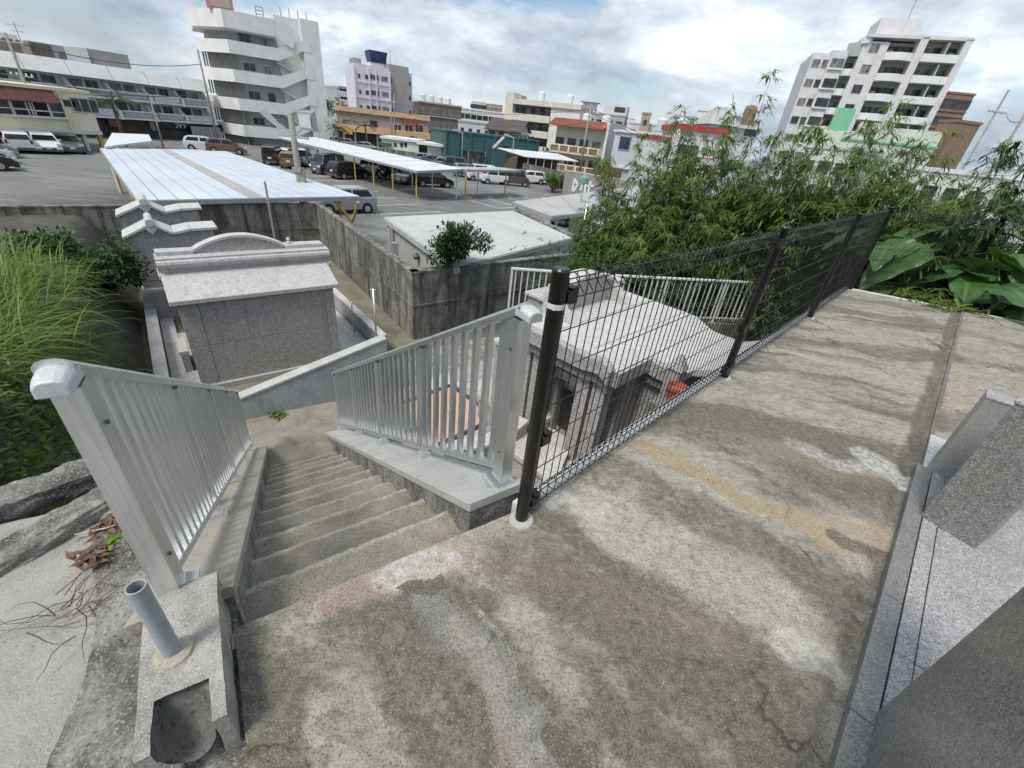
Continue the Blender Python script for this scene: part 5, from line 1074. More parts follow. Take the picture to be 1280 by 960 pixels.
b.win(W+2.4, H-8.6, 1.9, 1.2, 'grey2', -.12); BTANK.append((b, [(W*.6,5,H+.7),(W+2,6,H+.7)]))

# house with orange tiled roof and balconies
b = Bld('tile_roof_house', 'cream house with an orange tiled roof edge and two balcony floors', (690,206), (762,212), 86, 82)
W = b.W; H = b.on(725,158)[1]; print('tile house', W, H)
b.box('wall', 'wall_beige', 0, W*.86, 0, 9, 0, H); b.mb('tile_roof', 'tile_orange', lambda m: m.hexa([(-.6,-1.9,H-.2),(W*.86,-1.9,H-.2),(W*.86,.2,H-.2),(-.6,.2,H-.2)], [(-.6,-1.9,H),(W*.86,-1.9,H),(W*.86,.2,H+.95),(-.6,.2,H+.95)]))
for k in range(28): b.mb('tile_row', 'tile_orange', lambda m: m.tube([(-.5+k*W*.86/28,-1.9,H+.03),(-.5+k*W*.86/28,.1,H+.97)], .09, 5))
for f, z in enumerate((.4, 3.35)):
    b.box('balcony_slab', 'wall_beige', -.3, W*.84, -1.5, 0, z-.1, z+.15); b.box('balcony_rail', 'wall_cream', -.3, W*.84, -1.55, -1.35, z+1.0, z+1.2)
    for k in range(6): b.box('rail_post', 'wall_cream', -.3+k*W*.165, k*W*.165, -1.55, -1.35, z+.15, z+1.0)
    for k in range(5): b.box('rail_infill', 'wall_brick', .05+k*W*.165, (k+1)*W*.165-.35, -1.48, -1.4, z+.15, z+1.0)
    for k in range(4): b.win(W*.08+k*W*.21, z+1.25, 1.6, 2.0, 'dark2', -.03)
BTANK.append((b, [(W*.3,5,H),(W*.6,6,H)])); b.box('party_wall', 'wall_white', W*.86, W*.90, -1.0, 8, 0, H+1.0)
# white flat house with a navy window
b = Bld('white_flat_house', 'white flat roofed house with one dark blue window', (760,214), (828,222), 80, 72)
W = b.W; H = b.on(790,163)[1]; b.box('wall', 'wall_sky', 0, W, 0, 9, 0, H); b.box('roof_edge', 'wall_white', -.2, W+.2, -.25, 9, H-.35, H); b.box('ledge', 'wall_white', 0, W, -.3, 0, H*.30, H*.34)
BTANK.append((b, [(W*.4,5,H),(W*.8,4,H)])); b.winp(781,179,2.5,1.9,'navy',-.05); b.winp(826,180,4.2,2.0,'curt',-.04); b.box('fence_lattice', 'lattice', -.8, W*.5, -2.6, -2.5, 0, 2.2)
for k in range(6): b.box('fence_post', 'wall_brown', -.8+k*W*.1, -.7+k*W*.1, -2.66, -2.5, 0, 2.3)
# white and red shop with a sign board
b = Bld('red_trim_shop', 'white shop building with a red roof edge and a white sign board', (808,232), (888,240), 60, 62)
W = b.W; H = b.on(865,162)[1]; b.box('wall', 'wall_white2', W*.25, W, 0, 8, 0, H); b.box('red_band', 'sign_red', W*.22, W*1.02, -.3, 8, H-.1, H+.45); b.box('pillar', 'wall_white', W*.22, W*.30, -.5, 0, 0, H-.1); b.box('low_roof', 'sign_red', -W*.2, W*.22, .5, 6, H-1.4, H-1.0); b.box('side_wall', 'wall_white2', -W*.2, W*.25, .6, 6, 0, H-1.4); b.winp(852,190,3.6,1.6,'dark2',-.05)
x0, z0 = b.on(838,215,-1.6); x1, z1 = b.on(893,196,-1.6); z0, z1 = b.on(865,218,-1.6)[1], b.on(865,195,-1.6)[1]; sg = b.box('sign_board', 'sign_white', x0, x1, -1.6, -1.3, z0, z1)
for zz in (z1-.08, z0+(z1-z0)*.32): b.box('red_line', 'sign_red', x0, x1, -1.63, -1.6, zz-.05, zz+.05, sg)
for k in range(2): b.box('red_line', 'sign_red', x0+.25+k*.3, x0+.33+k*.3, -1.63, -1.6, z0+(z1-z0)*.42, z1-.25, sg)
for k in range(7): b.box('letter', 'wall_grey', x0+1.3+k*.42, x0+1.58+k*.42, -1.63, -1.6, z0+(z1-z0)*.5, z0+(z1-z0)*.5+.22+.2*((k*7) % 3)/2, sg)
# grey building with a little roofed tower
b = block('grey_tower_house', 'grey building with open top floor and a small roofed turret', (705,170), (776,174), 130, 128, (740,142), 'wall_grey', 9, cols=6, wk='dark1', ww=1.6, wh=1.2, bands=1)
x, z = b.on(736,140,2); zt_ = b.on(736,128,2)[1]; b.box('turret', 'wall_white2', x-1.6, x+1.6, 1, 4.2, b.H, zt_); b.mb('turret_roof', 'wall_grey', lambda m: m.hexa([(x-2.5,.2,zt_),(x+2.5,.2,zt_),(x+2.5,5,zt_),(x-2.5,5,zt_)], [(x-.2,2.4,zt_+1.3),(x+.2,2.4,zt_+1.3),(x+.2,2.8,zt_+1.3),(x-.2,2.8,zt_+1.3)])); b.box('upper_storey', 'wall_white2', b.W*.62, b.W, 0, 9, b.H, b.H+2.4)
for k in range(4): b.win(b.W*(.82+.045*k), b.H+1.4, .7, 1.1, 'dark1', -.02)
block('pale_flat_block', 'pale flat roofed block with a brick coloured tank house', (784,165), (826,168), 120, 120, (805,156), 'wall_white2', 9, cols=3, wk='grey2')
b = block('tank_house', 'narrow brick coloured tank house above the pale flat block', (798,165), (809,166), 118, 118, (803,142), 'wall_rose', 4, cols=1, wk='dark1', ww=.8)
block('corrugated_hall', 'grey corrugated hall behind the red trimmed shop', (836,175), (862,176), 95, 95, (849,147), 'wall_grey', 9); block('white_narrow_house', 'narrow white house with barred windows among the plants', (862,178), (880,178), 92, 92, (872,138), 'wall_white', 6, cols=2, wk='dark1')
b = Bld('hip_roof_house', 'old house with a grey pitched roof and a round brick water tank', (880,185), (940,190), 84, 87); W = b.W; H = b.on(915,158)[1]
b.box('wall', 'wall_white2', 0, W, 0, 8, 0, H); b.mb('roof', 'wall_grey', lambda m: m.hexa([(-.6,-.6,H),(W*.55,-.6,H),(W*.55,8,H),(-.6,8,H)], [(W*.2,3,H+2.6),(W*.4,3,H+2.6),(W*.4,4.5,H+2.6),(W*.2,4.5,H+2.6)])); b.box('roof_terrace', 'wall_beige', W*.5, W+.4, -.8, 8, H-.1, H+.3); b.winp(905,160,1.5,1.2,'dark2',-.03); b.winp(938,166,1.9,1.0,'dark2',-.03)
x, z = b.on(937,143,3); b.mb('water_tank', 'wall_brick', lambda m: m.lathe([(.95,0),(.95,2.3),(.8,2.8),(.3,3.0)], 14, (x,3,H+.3)))
# high-rise
b = Bld('high_rise', 'pale ten storey high rise with curved and straight balconies and a tank penthouse', (958,195), (1168,225), 112, 119)
X = lambda px, py: b.on(px, py)[0]
zt = b.on(1180,50)[1]; x5a, x5b = X(1150,50), X(1160,50); xe = X(1216,50); x0 = X(1016,70); x1 = X(1041,63); x2 = X(1062,66); x3_ = X(1078,60); x4 = X(1105,52); FHR = 3.0
print('HR top', zt, [round(v,1) for v in (x0,x1,x2,x3_,x4,x5a,x5b,xe)])
nf = int(zt/FHR)
zl = b.on(1030,66)[1]
b.box('left_wing', 'wall_pearl', x0, x2, .4, 13, 0, zl); b.box('left_bay', 'wall_pearl', x1, x2-.3, -.5, 13, 0, zl+.4); b.box('recess_wall', 'wall_grey', x2, x3_, 2.2, 13, 0, zl+.2); b.box('middle_wall', 'wall_pearl', x3_, x4+1.0, 0, 13, 0, zt-.6); b.box('balcony_wall', 'wall_grey', x4+1.0, x5a, 1.6, 13, 0, zt-.4); b.box('pier', 'wall_pearl', x5a, x5b, -.6, 13, 0, zt+.2); b.box('balcony_wall', 'wall_grey', x5b, xe-1.0, 1.5, 13, 0, zt-.2); b.box('end_wall', 'wall_pearl', xe-1.0, xe, -.6, 13, 0, zt+.1); b.box('roof_slab', 'wall_pearl', x3_, xe+.1, -.6, 13.2, zt-.1, zt+.35)
b.box('penthouse', 'wall_pearl', X(1098,45), X(1152,45), 3, 9, zt, zt+3.2); b.mb('antenna', 'steel_grey', lambda m: (m.tube([(X(1138,40),5,zt+3),(X(1138,40),5,zt+6.5)], .06, 5), m.tube([(X(1138,40)-1,5,zt+6.2),(X(1138,40)+1,5,zt+6.2)], .05, 5)))
def bow(m, xa, xb, za, zb_, out, y0=0.0, n=8, th=.15):
    for k in range(n):
        q = [(xa+(xb-xa)*j/n, y0-out*math.sin(math.pi*(.15+.7*j/n))) for j in (k,k+1)]
        m.prism([q[0], q[1], (q[1][0],q[1][1]+th), (q[0][0],q[0][1]+th)], za, zb_)
for f in range(nf):
    z = zt-FHR*(f+1)
    if z < 6: break
    b.mb('bow_balcony', 'wall_white', lambda m: bow(m, x4+.9, x5a+.05, z-.15, z+.95, 1.3, .2)); b.mb('balcony_slab', 'wall_grey', lambda m: m.box(x4+1.0, x5a, -.6, 1.6, z-.25, z-.05))
    b.box('balcony_parapet', 'wall_white', x5b-.02, xe-.98, -.9, -.75, z-.15, z+.95); b.box('balcony_slab', 'wall_grey', x5b, xe-1.0, -.85, 1.5, z-.25, z-.05); b.box('screen', 'wall_grey', (x5b+xe)/2-.1, (x5b+xe)/2+.1, -.7, 1.5, z, z+2.6)
    for u in (.28, .74): b.win(x5b+(xe-1-x5b)*u, z+1.25, 4.0, 1.9, 'dark2', 1.47)
    for u in (.25, .55, .82): b.win(x4+1+(x5a-x4-1)*u, z+1.25, 1.9, 1.8, 'dark2', 1.57)
    b.win((x3_+x4)/2+.4, z+1.5, 1.5, 1.3, 'dark2', -.03)
    if f % 2: b.ac((x5b+xe)/2-1.2, z, 1.2)
    else: b.ac((x5b+xe)/2+1.4, z+.9, 1.2); b.ac(x4+1.8, z+.9, 1.3)
for f in range(int(zl/FHR)):
    z = zl-FHR*(f+1)
    if z < 5: break
    b.win(x0+1.0, z+1.5, 1.3, 1.2, 'dark2', .36); b.win((x0+x1)/2+1.2, z+1.5, 1.3, 1.2, 'dark2', .36); b.win((x1+x2)/2, z+1.55, 2.1, 1.4, 'dark2', -.54); b.win(x2+1.2, z+1.3, 1.2, 1.5, 'dark2', 2.16); b.win(x2+2.8, z+1.2, .8, 1.7, 'dark1', 2.16); b.box('sill', 'wall_white', (x1+x2)/2-1.3, (x1+x2)/2+1.3, -.8, -.5, z+.55, z+.75)
    b.mb('bow_balcony', 'wall_white', lambda m: bow(m, x2-.2, x3_+.4, z-.15, z+.9, 1.6, 1.2)); b.mb('balcony_slab', 'wall_grey', lambda m: m.box(x2, x3_, .2, 2.2, z-.25, z-.05))
b.mb('bow_roof', 'wall_white', lambda m: bow(m, x2+1.2, x3_+1.2, zl+1.6, zl+2.5, 1.6, 1.2)); b.mb('curved_core', 'wall_grey', lambda m: m.lathe([(1.7,0),(1.7,2.0)], 14, (x3_-.3,2.0,zl-.2)))
for k in range(3): b.mb('entrance_fin', 'wall_white', lambda m: m.box(x4+1.5+k*2.2, x4+2.4+k*2.2, -2.0, -.9, 0, zt-FHR*4-.5))
# low mint and green building under the high-rise, brick block right of it
b = Bld('mint_hall', 'low mint hall with a green roof edge and bright green sign panel', (1015,208), (1150,222), 92, 96); W = b.W; H = b.on(1130,178)[1]-0
H = b.on(1110,172)[1]; b.box('wall', 'wall_mint', 0, W, 0, 8, 0, H); b.box('roof_edge', 'sign_green', -.2, W+.2, -.2, 8, H-.8, H-.55); BTANK.append((b, [(W*.2,4,H)])); b.box('upper_wall', 'wall_mint', W*.40, W, 0, 8, H, H+1.3)
x, z = b.on(1052,150); b.box('sign_panel', 'sign_green', x-1.3, x+1.3, -.3, 0, H+.3, H+3.2); b.box('sign_panel_low', 'wall_mint', x-4.0, x+1.0, -.25, 0, H-2.6, H+.2)
b = block('brick_block', 'brown brick block behind the right end of the high rise', (1120,225), (1158,230), 135, 138, (1190,117), 'wall_brick', 9, cols=5, wk='dark1', ww=1.4, wh=1.6, bands=1)
block('rust_shed', 'low rust coloured shed roof between the brick block and the leaning pole', (1158,225), (1184,230), 100, 103, (1214,155), 'wall_brick', 3)
block('white_street_house', 'small white house half hidden by the feathery plants', (1000,205), (1062,212), 60, 58, (1030,186), 'wall_white2', 6, cols=3, wk='dark1'); block('grey_street_house', 'small pale grey house glimpsed through the plants beside the dark tree', (1100,232), (1270,250), 60, 55, (1180,216), 'wall_white', 6, cols=6, wk='dark1')
block('far_white_row', 'row of far white houses on the skyline', (508,150), (530,150), 210, 210, (520,127), 'wall_white', 9, cols=4, wk='dark1'); block('far_white_row', 'far pale slab block beside the beige shaft', (692,168), (716,168), 170, 170, (704,138), 'wall_white', 9, cols=4, wk='dark1'); block('far_white_row', 'far white roofs right of the turret', (776,165), (790,166), 190, 190, (783,148), 'wall_white', 9, cols=2, wk='dark1')
block('far_hill_block', 'far grey block behind the tall feathery plume', (975,200), (992,200), 160, 160, (984,140), 'wall_grey', 9, cols=3, wk='dark1')

# tanks and pipes on some roofs
def roof_tank(bb, x, y, z, r=.8, h=1.5, mat='tank_white'):
    m = MB(); m.lathe([(r,.35),(r,.35+h),(r*.7,.35+h*1.2),(.1,.35+h*1.25)], 12, (x,y,z)); o = m.build('roof_tank', mat, bb.root)
    m = MB(); [m.tube([(x+a*r*.7,y+c*r*.7,z),(x+a*r*.7,y+c*r*.7,z+.4)], .06, 5) for a in (-1,1) for c in (-1,1)]; m.build('tank_stand', 'steel_grey', o)
for bb, spots in BTANK:
    for (x, y, z) in spots: roof_tank(bb, x, y, z)
# ------------------------------------------------------------------ flat roofed block behind the wall
fb = Bld('flat_block', 'low plastered block with a flat pale roof behind the streaked wall', (568,335), (716,302), 12.25, 18.9)
W = fb.W; zr_ = -1.84-GZ; Dp = 7.4
def fl_(P): d = np.array(P[:2])-fb.A[:2]; return (float(d@fb.x[:2]), float(d@fb.y[:2]))
QB = [fl_(atz(*p, -1.84)) for p in ((568,334),(716,297),(642,263),(479,271))]; QC = np.mean(np.array(QB), 0)
def qs(k): return [tuple(QC+(np.array(q)-QC)*k) for q in QB]
fb.mb('wall', 'concrete_pale', lambda m: m.prism(qs(.965), 0, zr_-.2)); fb.mb('roof_slab', 'concrete_pale', lambda m: m.prism(qs(1.0), zr_-.2, zr_-.03)); fb.mb('roof_screed', 'roof_screed', lambda m: m.prism(qs(.985), zr_-.03, zr_))
dl = np.array(QB[3])-np.array(QB[0]); dl /= np.linalg.norm(dl); nl = np.array([-dl[1], dl[0]]); nl = nl if nl[0] < 0 else -nl
def lp(u, o=.0): return np.array(qs(.965)[0])*(1-u)+np.array(qs(.965)[3])*u+nl*o
fb.mb('lip', 'concrete_wall', lambda m: m.prism([QB[1], QB[2], tuple(np.array(QB[2])+np.array([.3,.05])), tuple(np.array(QB[1])+np.array([.3,.05]))], zr_-.2, zr_+.07))
for u_, r_2 in ((.86,.05),(.90,.035)): fb.mb('drain_pipe', 'pvc_grey', lambda m: m.tube([(*lp(u_,.08),zr_-.2),(*lp(u_,.08),0)], r_2, 8))
fb.mb('meter_box', 'frame_grey', lambda m: m.prism([tuple(lp(.80,.01)), tuple(lp(.84,.01)), tuple(lp(.84,.2)), tuple(lp(.80,.2))], zr_-1.3, zr_-.7)); fb.mb('lamp', 'steel_dark', lambda m: m.lathe([(.05,0),(.12,-.1),(.09,-.2)], 8, (*lp(.45,.1),zr_-.45)))

# ------------------------------------------------------------------ carports
def pgroup(f, g, z=GZ): return np.array(fg(f, g, z))
def carport(name, label, poly, zpx, posts, roofm, th=.10, postm='post_yellow', ribs=0, seams=0, strip=None):
    """poly: four roof corners (xyz), near-left, near-right, far-right, far-left"""
    P = [np.array(p) for p in poly]; c = sum(P)/4; r_ = thing(name, label, 'carport', (c[0],c[1],GZ))
    # roof sheets, one after the other across the span
    n = max(1, seams); 
    for k in range(n):
        a, b_ = k/n, (k+1)/n-.004; q = [P[0]*(1-a)+P[1]*a, P[0]*(1-b_)+P[1]*b_, P[3]*(1-b_)+P[2]*b_, P[3]*(1-a)+P[2]*a]; m = MB()
        m.hexa([tuple(p-np.array([0,0,.03])) for p in q], [tuple(p) for p in q]); m.build('roof_sheet', strip[1] if strip and k == strip[0] else roofm, r_, rel=True)
    for a, b_ in ((0,1),(1,2),(2,3),(3,0)):
        m = MB(); d = P[b_]-P[a]; d /= np.linalg.norm(d); nn = np.array([-d[1],d[0],0])*.04
        q = [P[a]-nn, P[b_]-nn, P[b_]+nn, P[a]+nn]; m.hexa([tuple(p-np.array([0,0,.18])) for p in q], [tuple(p-np.array([0,0,.035])) for p in q]); m.build('edge_beam', 'steel_grey', r_, rel=True)
    for (p, mt) in posts:
        m = MB(); zt = P[0][2]-.04; m.tube([(p[0],p[1],GZ),(p[0],p[1],zt)], .06, 8); m.build('post', mt, r_, rel=True)
    return r_
z1 = -1.6
poly = [(*atz(172,250,z1)[:2],z1), (*atz(450,245,z1)[:2],z1-.0), (*atz(283,189,z1)[:2],z1), (*atz(125,185,z1)[:2],z1)]
PB = [np.array(p) for p in poly]; posts = []
for u in (.04,.5,.94):
    for v in (.06,.5,.94): posts.append((PB[0]*(1-u)*(1-v)+PB[1]*u*(1-v)+PB[2]*u*v+PB[3]*(1-u)*v, 'post_yellow'))
r_ = carport('carport', 'big carport with a wide pale blue sheet roof beside the tomb yard', poly, 0, posts, 'roof_metal', seams=14, strip=(6,'roof_strip'))
for k in range(2):
    m = MB(); p = PB[1]*(.94)+PB[0]*.06; q = p+np.array([.9*(k*2-1)*.6,-.5,0]); m.tube([(p[0],p[1],GZ+1.2),(q[0],q[1],z1-.12)], .06, 6); m.build('brace', 'post_yellow', r_, rel=True)
# long carport: yellow posts in front, white behind
zc = -1.45
gs = [31.8, 35.4, 38.7, 42.2, 46.0, 50.5, 55.0, 60.0]
posts = [(pgroup(20.5, g), 'post_yellow') for g in gs]+[(pgroup(24.5, g), 'post_white') for g in gs]
poly = [(*fg(24.7,31.2)[:2],zc), (*fg(24.7,61)[:2],zc), (*fg(20.2,61)[:2],zc-.25), (*fg(20.2,31.2)[:2],zc-.25)]
carport('carport', 'long narrow carport with yellow and white posts over a row of cars', [poly[3], poly[2], poly[1], poly[0]], 0, posts, 'roof_metal_white', seams=10)
poly = [(*fg(25.2,31.3)[:2],-1.5), (*fg(32.5,32.2)[:2],-1.5), (*fg(32.6,34.4)[:2],-1.55), (*fg(25.2,34.0)[:2],-1.55)]
carport('carport', 'short carport with a thin dark roof before the white vans', poly, 0, [(pgroup(25.4,31.7),'post_yellow'), (pgroup(31.0,32.6),'post_yellow'), (pgroup(28.6,33.9),'post_white')], 'roof_dull', seams=3)
zc = -1.5; poly = [(*atz(690,270,zc)[:2],zc), (*atz(800,258,zc)[:2],zc), (*atz(800,232,zc)[:2],zc), (*atz(641,252,zc)[:2],zc)]
PB = [np.array(p) for p in poly]
carport('carport', 'grey roofed carport beside the feathery plants', poly, 0, [(PB[0]*.97+PB[2]*.03,'post_white'), (PB[3]*.97+PB[1]*.03,'post_yellow'), (PB[1],'post_white'), (PB[2],'post_white')], 'roof_dull', seams=8)
zc = -1.75; poly = [(*atz(695,262+14,zc)[:2],zc) for _ in range(1)]
m = MB(); P = [atz(712,270,-1.9), atz(790,290,-1.9), atz(800,262,-1.9), atz(735,262,-1.9)]; m.hexa([(*p[:2],-2.0) for p in P], [(*p[:2],-1.92) for p in P]); m.hexa([(*(p*.98+sum(P)/4*.02)[:2],GZ) for p in P], [(*(p*.98+sum(P)/4*.02)[:2],-2.0) for p in P]); m.build('tin_shed', 'roof_metal_white', label='low shed with a rusty white tin roof among the plants', cat='shed')
# white roofed shelter with lattice walls
b = Bld('lattice_shelter', 'white roofed shelter with brown lattice walls beside the teal warehouse', (654,212), (712,210), 70, 74, cat='carport')
W = b.W; H = b.on(680,197)[1]; b.mb('roof', 'roof_metal_white', lambda m: m.hexa([(-.6,-1.4,H-.1),(W+.5,-1.4,H-.1),(W+.2,4.5,H+.45),(-2.4,4.5,H+.45)], [(-.6,-1.4,H),(W+.5,-1.4,H),(W+.2,4.5,H+.55),(-2.4,4.5,H+.55)]))
b.box('lattice_wall', 'lattice', 0, W, 3.8, 3.9, 0, H-.1); b.box('lattice_wall', 'lattice', -1.2, -1.1, 0, 4, 0, H-.1)
for k in range(7): b.mb('post', 'post_white', lambda m: m.tube([(W*k/6,-1.2,0),(W*k/6,-1.2,H-.1)], .06, 6))
for k in range(5): b.box('lattice_rail', 'wall_brown', 0, W, 3.72, 3.8, .5+k*.6, .56+k*.6)
# small white shelter at the far end of the blue roof
zc = -1.45; P = [atz(130,183,zc), atz(190,176,zc), atz(186,168,zc), atz(140,166,zc)]; m = MB(); m.hexa([(*p[:2],zc-.1) for p in P], [(*p[:2],zc) for p in P])
for p in P: m.tube([(*(p*.97+sum(P)/4*.03)[:2],GZ), (*(p*.97+sum(P)/4*.03)[:2],zc-.1)], .07, 6)
m.build('white_shelter', 'roof_metal_white', label='small white roofed shelter beyond the big blue carport', cat='shelter')
m = MB(); A = atz(154,187,GZ+2.0); B = atz(256,188,GZ+2.0); d = B-A
for k in range(13): p = A+d*k/12; m.tube([(p[0],p[1],GZ),(p[0],p[1],GZ+2.0)], .06, 5)
for zz in (.7,1.3,2.0): m.tube([(A[0],A[1],GZ+zz),(B[0],B[1],GZ+zz)], .06, 5)
m.build('white_rail_fence', 'post_white', label='white pipe fence behind the big blue carport', cat='fence')
# boundary wall and hoarding at the right of the car park
def bwall(label, a, b_, z1, th, mat, name='boundary_wall', posts=0):
    A = np.array(a); B = np.array(b_); d = (B-A)[:2]; L = float(np.linalg.norm(d)); r_ = thing(name, label, 'wall', (A[0],A[1],GZ), math.atan2(d[1],d[0])); h = z1-GZ
    m = MB(); m.box(0,L,0,th,0,h-.06); m.build('wall_body', mat, r_); m = MB(); m.box(-.03,L+.03,-.03,th+.03,h-.06,h); m.build('coping', 'roof_metal_white' if 'hoard' in name else mat, r_)
    n = max(2, int(L/2.2))
    for k in range(n+1): m = MB(); m.box(L*k/n-.06,L*k/n+.06,-.05,0,0,h-.06); m.build('pilaster', mat, r_)
    return r_, L, h
bwall('grey block wall behind the brown van at the edge of the car park', atz(652,222,GZ), atz(716,240,GZ), GZ+1.9, .15, 'concrete_wall'); bwall('grey block wall along the street before the diner', atz(470,196,GZ), atz(560,208,GZ), GZ+1.3, .15, 'concrete_wall')
r_, L, h = bwall('grey corrugated hoarding with a white top and white graffiti', atz(703,243,GZ), atz(800,262,GZ), GZ+2.5, .1, 'wall_tan', 'hoarding')
for k in range(40): m = MB(); m.box(L*k/40,L*k/40+.1,-.04,0,0,h-.07); m.build('corrugation', 'wall_raw', r_)
strokes(r_, 'sign_white', L*.12, .5, 1.3, -.05, [[(.1,0,.1,1),(.1,1,.5,.6),(.5,.6,.2,0)], [(.1,.2,.5,1),(.5,1,.6,.1)], [(.0,.6,.6,.7),(.3,1,.2,0)]], .7, 'graffiti')
P = [.45,.62,.8]
for q in P: m = MB(); m.box(L*q,L*q+.9,-.055,-.045,.35,1.05); m.build('poster', 'sign_white', r_)

# ------------------------------------------------------------------ cars
def car_proto(kind):
    """parts in local coordinates, x forward, returns list of (name, mesh-fn, material) ; body gets its own paint"""
    if kind == 'van':  L, Wd, H = 3.4, 1.48, 1.82; top = [(-1.68,.95),(-1.66,1.62),(-1.55,1.78),(.75,1.80),(.95,1.76),(1.30,1.02),(1.66,.92)]; body = [(-1.7,.30),(-1.7,.95),(1.32,1.0),(1.62,.86),(1.70,.62),(1.70,.30)]; wb = (-1.15,1.18)
    elif kind == 'hatch': L, Wd, H = 3.9, 1.68, 1.5; top = [(-1.92,.92),(-1.70,1.38),(-1.45,1.48),(.10,1.50),(.40,1.44),(1.10,.96),(1.2,.93)]; body = [(-1.95,.28),(-1.95,.92),(1.05,.95),(1.75,.76),(1.95,.55),(1.95,.28)]; wb = (-1.25,1.25)
    else: L, Wd, H = 4.5, 1.72, 1.43; top = [(-1.75,.92),(-1.15,1.34),(-.8,1.42),(.35,1.42),(.60,1.36),(1.15,.95),(1.25,.92)]; body = [(-2.22,.28),(-2.25,.80),(-1.9,.92),(1.15,.93),(2.0,.75),(2.25,.55),(2.25,.28)]; wb = (-1.35,1.38)
    w = Wd/2; B = MB()
    def loft(m, prof, wi, wo, mi=0):   # sides slightly tumbled in
        n = len(prof); zmin = min(p[1] for p in prof); zmax = max(p[1] for p in prof)
        def ww(z): q = (z-zmin)/max(.01, zmax-zmin); return wo+(wi-wo)*q
        vv = [(p[0],-ww(p[1]),p[1]) for p in prof]+[(p[0],ww(p[1]),p[1]) for p in prof]
        m.add(vv, [tuple(range(n)), tuple(reversed(range(n,2*n)))]+[(i,n+i,n+(i+1)%n,(i+1)%n) for i in range(n)], mi)
    loft(B, body, w, w*.97); loft(B, top, w*.80, w*.965)
    G = MB(); zb_ = .98 if kind != 'van' else 1.05
    def inset(prof, k, e):
        cx = sum(p[0] for p in prof)/len(prof); cz = sum(p[1] for p in prof)/len(prof); return [(cx+(p[0]-cx)*k, cz+(p[1]-cz)*e+.01) for p in prof]
    zmin = min(p[1] for p in top); zmax = max(p[1] for p in top)
    def wt_(z): q = (z-zmin)/(zmax-zmin); return w*.965+(w*.80-w*.965)*q+.006
    xa, xb = top[0][0]+.22, top[-2][0]-.10; zt_ = zmax-.10; za = zmin+.10
    xta = [p for p in top if p[1] > zmax-.12][0][0]+.05; xtb = [p for p in top if p[1] > zmax-.12][-1][0]-.05
    mid = (xa+xb)/2
    for sgn in (-1,1):
        for (q0,q1,p0,p1) in ((xa,mid-.06,xta,mid-.06),(mid+.06,xb,mid+.06,xtb)):
            G.add([(q0,sgn*wt_(za),za),(q1,sgn*wt_(za),za),(p1,sgn*wt_(zt_),zt_),(p0,sgn*wt_(zt_),zt_)], [(0,1,2,3)])
    i = len(top)-1
    f0, f1 = top[-2], [p for p in top if p[1] > zmax-.12][-1]; nx = .012
    G.add([(f0[0]+.02,-w*.86,f0[1]+.04),(f0[0]+.02,w*.86,f0[1]+.04),(f1[0]+.02,w*.72,f1[1]-.03),(f1[0]+.02,-w*.72,f1[1]-.03)], [(0,1,2,3)])
    r0, r1_ = top[0], top[1]; G.add([(r0[0]-.015,-w*.84,r0[1]+.12),(r0[0]-.015,w*.84,r0[1]+.12),(r1_[0]-.015,w*.74,r1_[1]-.02),(r1_[0]-.015,-w*.74,r1_[1]-.02)], [(0,1,2,3)])
    fx, bx_ = body[-1][0], body[0][0]
    Hl = MB(); Hl.box(fx-.16,fx+.012,.0,.30,-.08,.09); Tl = MB(); Tl.box(bx_-.012,bx_+.1,0,.16,-.14,.14); Gr = MB(); Gr.box(fx-.05,fx+.015,-w*.5,w*.5,.36,.5); Pl = MB(); Pl.box(bx_-.015,bx_,-.17,.17,.62,.78); Pf = MB(); Pf.box(fx,fx+.02,-.17,.17,.40,.55)
    Bm = MB(); Bm.box(bx_-.03,bx_+.2,-w*.94,w*.94,.25,.45); Bf = MB(); Bf.box(fx-.2,fx+.03,-w*.94,w*.94,.22,.38)
    r_t = .29 if kind == 'van' else .31; Ty = MB(); Ty.tube([(0,-.09,0),(0,.09,0)], r_t, 16); Rm = MB(); Rm.tube([(0,-.098,0),(0,.098,0)], r_t*.6, 12); Ar = MB(); Ar.tube([(0,-.012,0),(0,.012,0)], r_t*1.16, 16)
    Mr = MB(); Mr.box(-.06,.06,-.09,.09,-.07,.07)
    return dict(body=B, glass=G, hl=Hl, tl=Tl, gr=Gr, plate=Pl, platef=Pf, bump=Bm, bumpf=Bf, tyre=Ty, rim=Rm, arch=Ar, mir=Mr, w=w, wb=wb, rt=r_t, fx=fx, bx=bx_, zh=.72 if kind != 'van' else .74, zt=.85 if kind != 'van' else 1.0, xm=top[-2][0]-.12, zm=zmin+.1)
CP = {}
for k in ('van','hatch','sedan'):
    p = car_proto(k); q = dict(p)
    for nm, mt in (('glass','car_glass'),('hl','headlight'),('tl','taillight'),('gr','steel_dark'),('plate','frame_white'),('platef','frame_white'),('bump','steel_dark'),('bumpf','steel_dark'),('tyre','tyre'),('rim','rim'),('arch','tyre')): q[nm] = p[nm].mesh(nm, mt)
    q['paint'] = {}; CP[k] = q
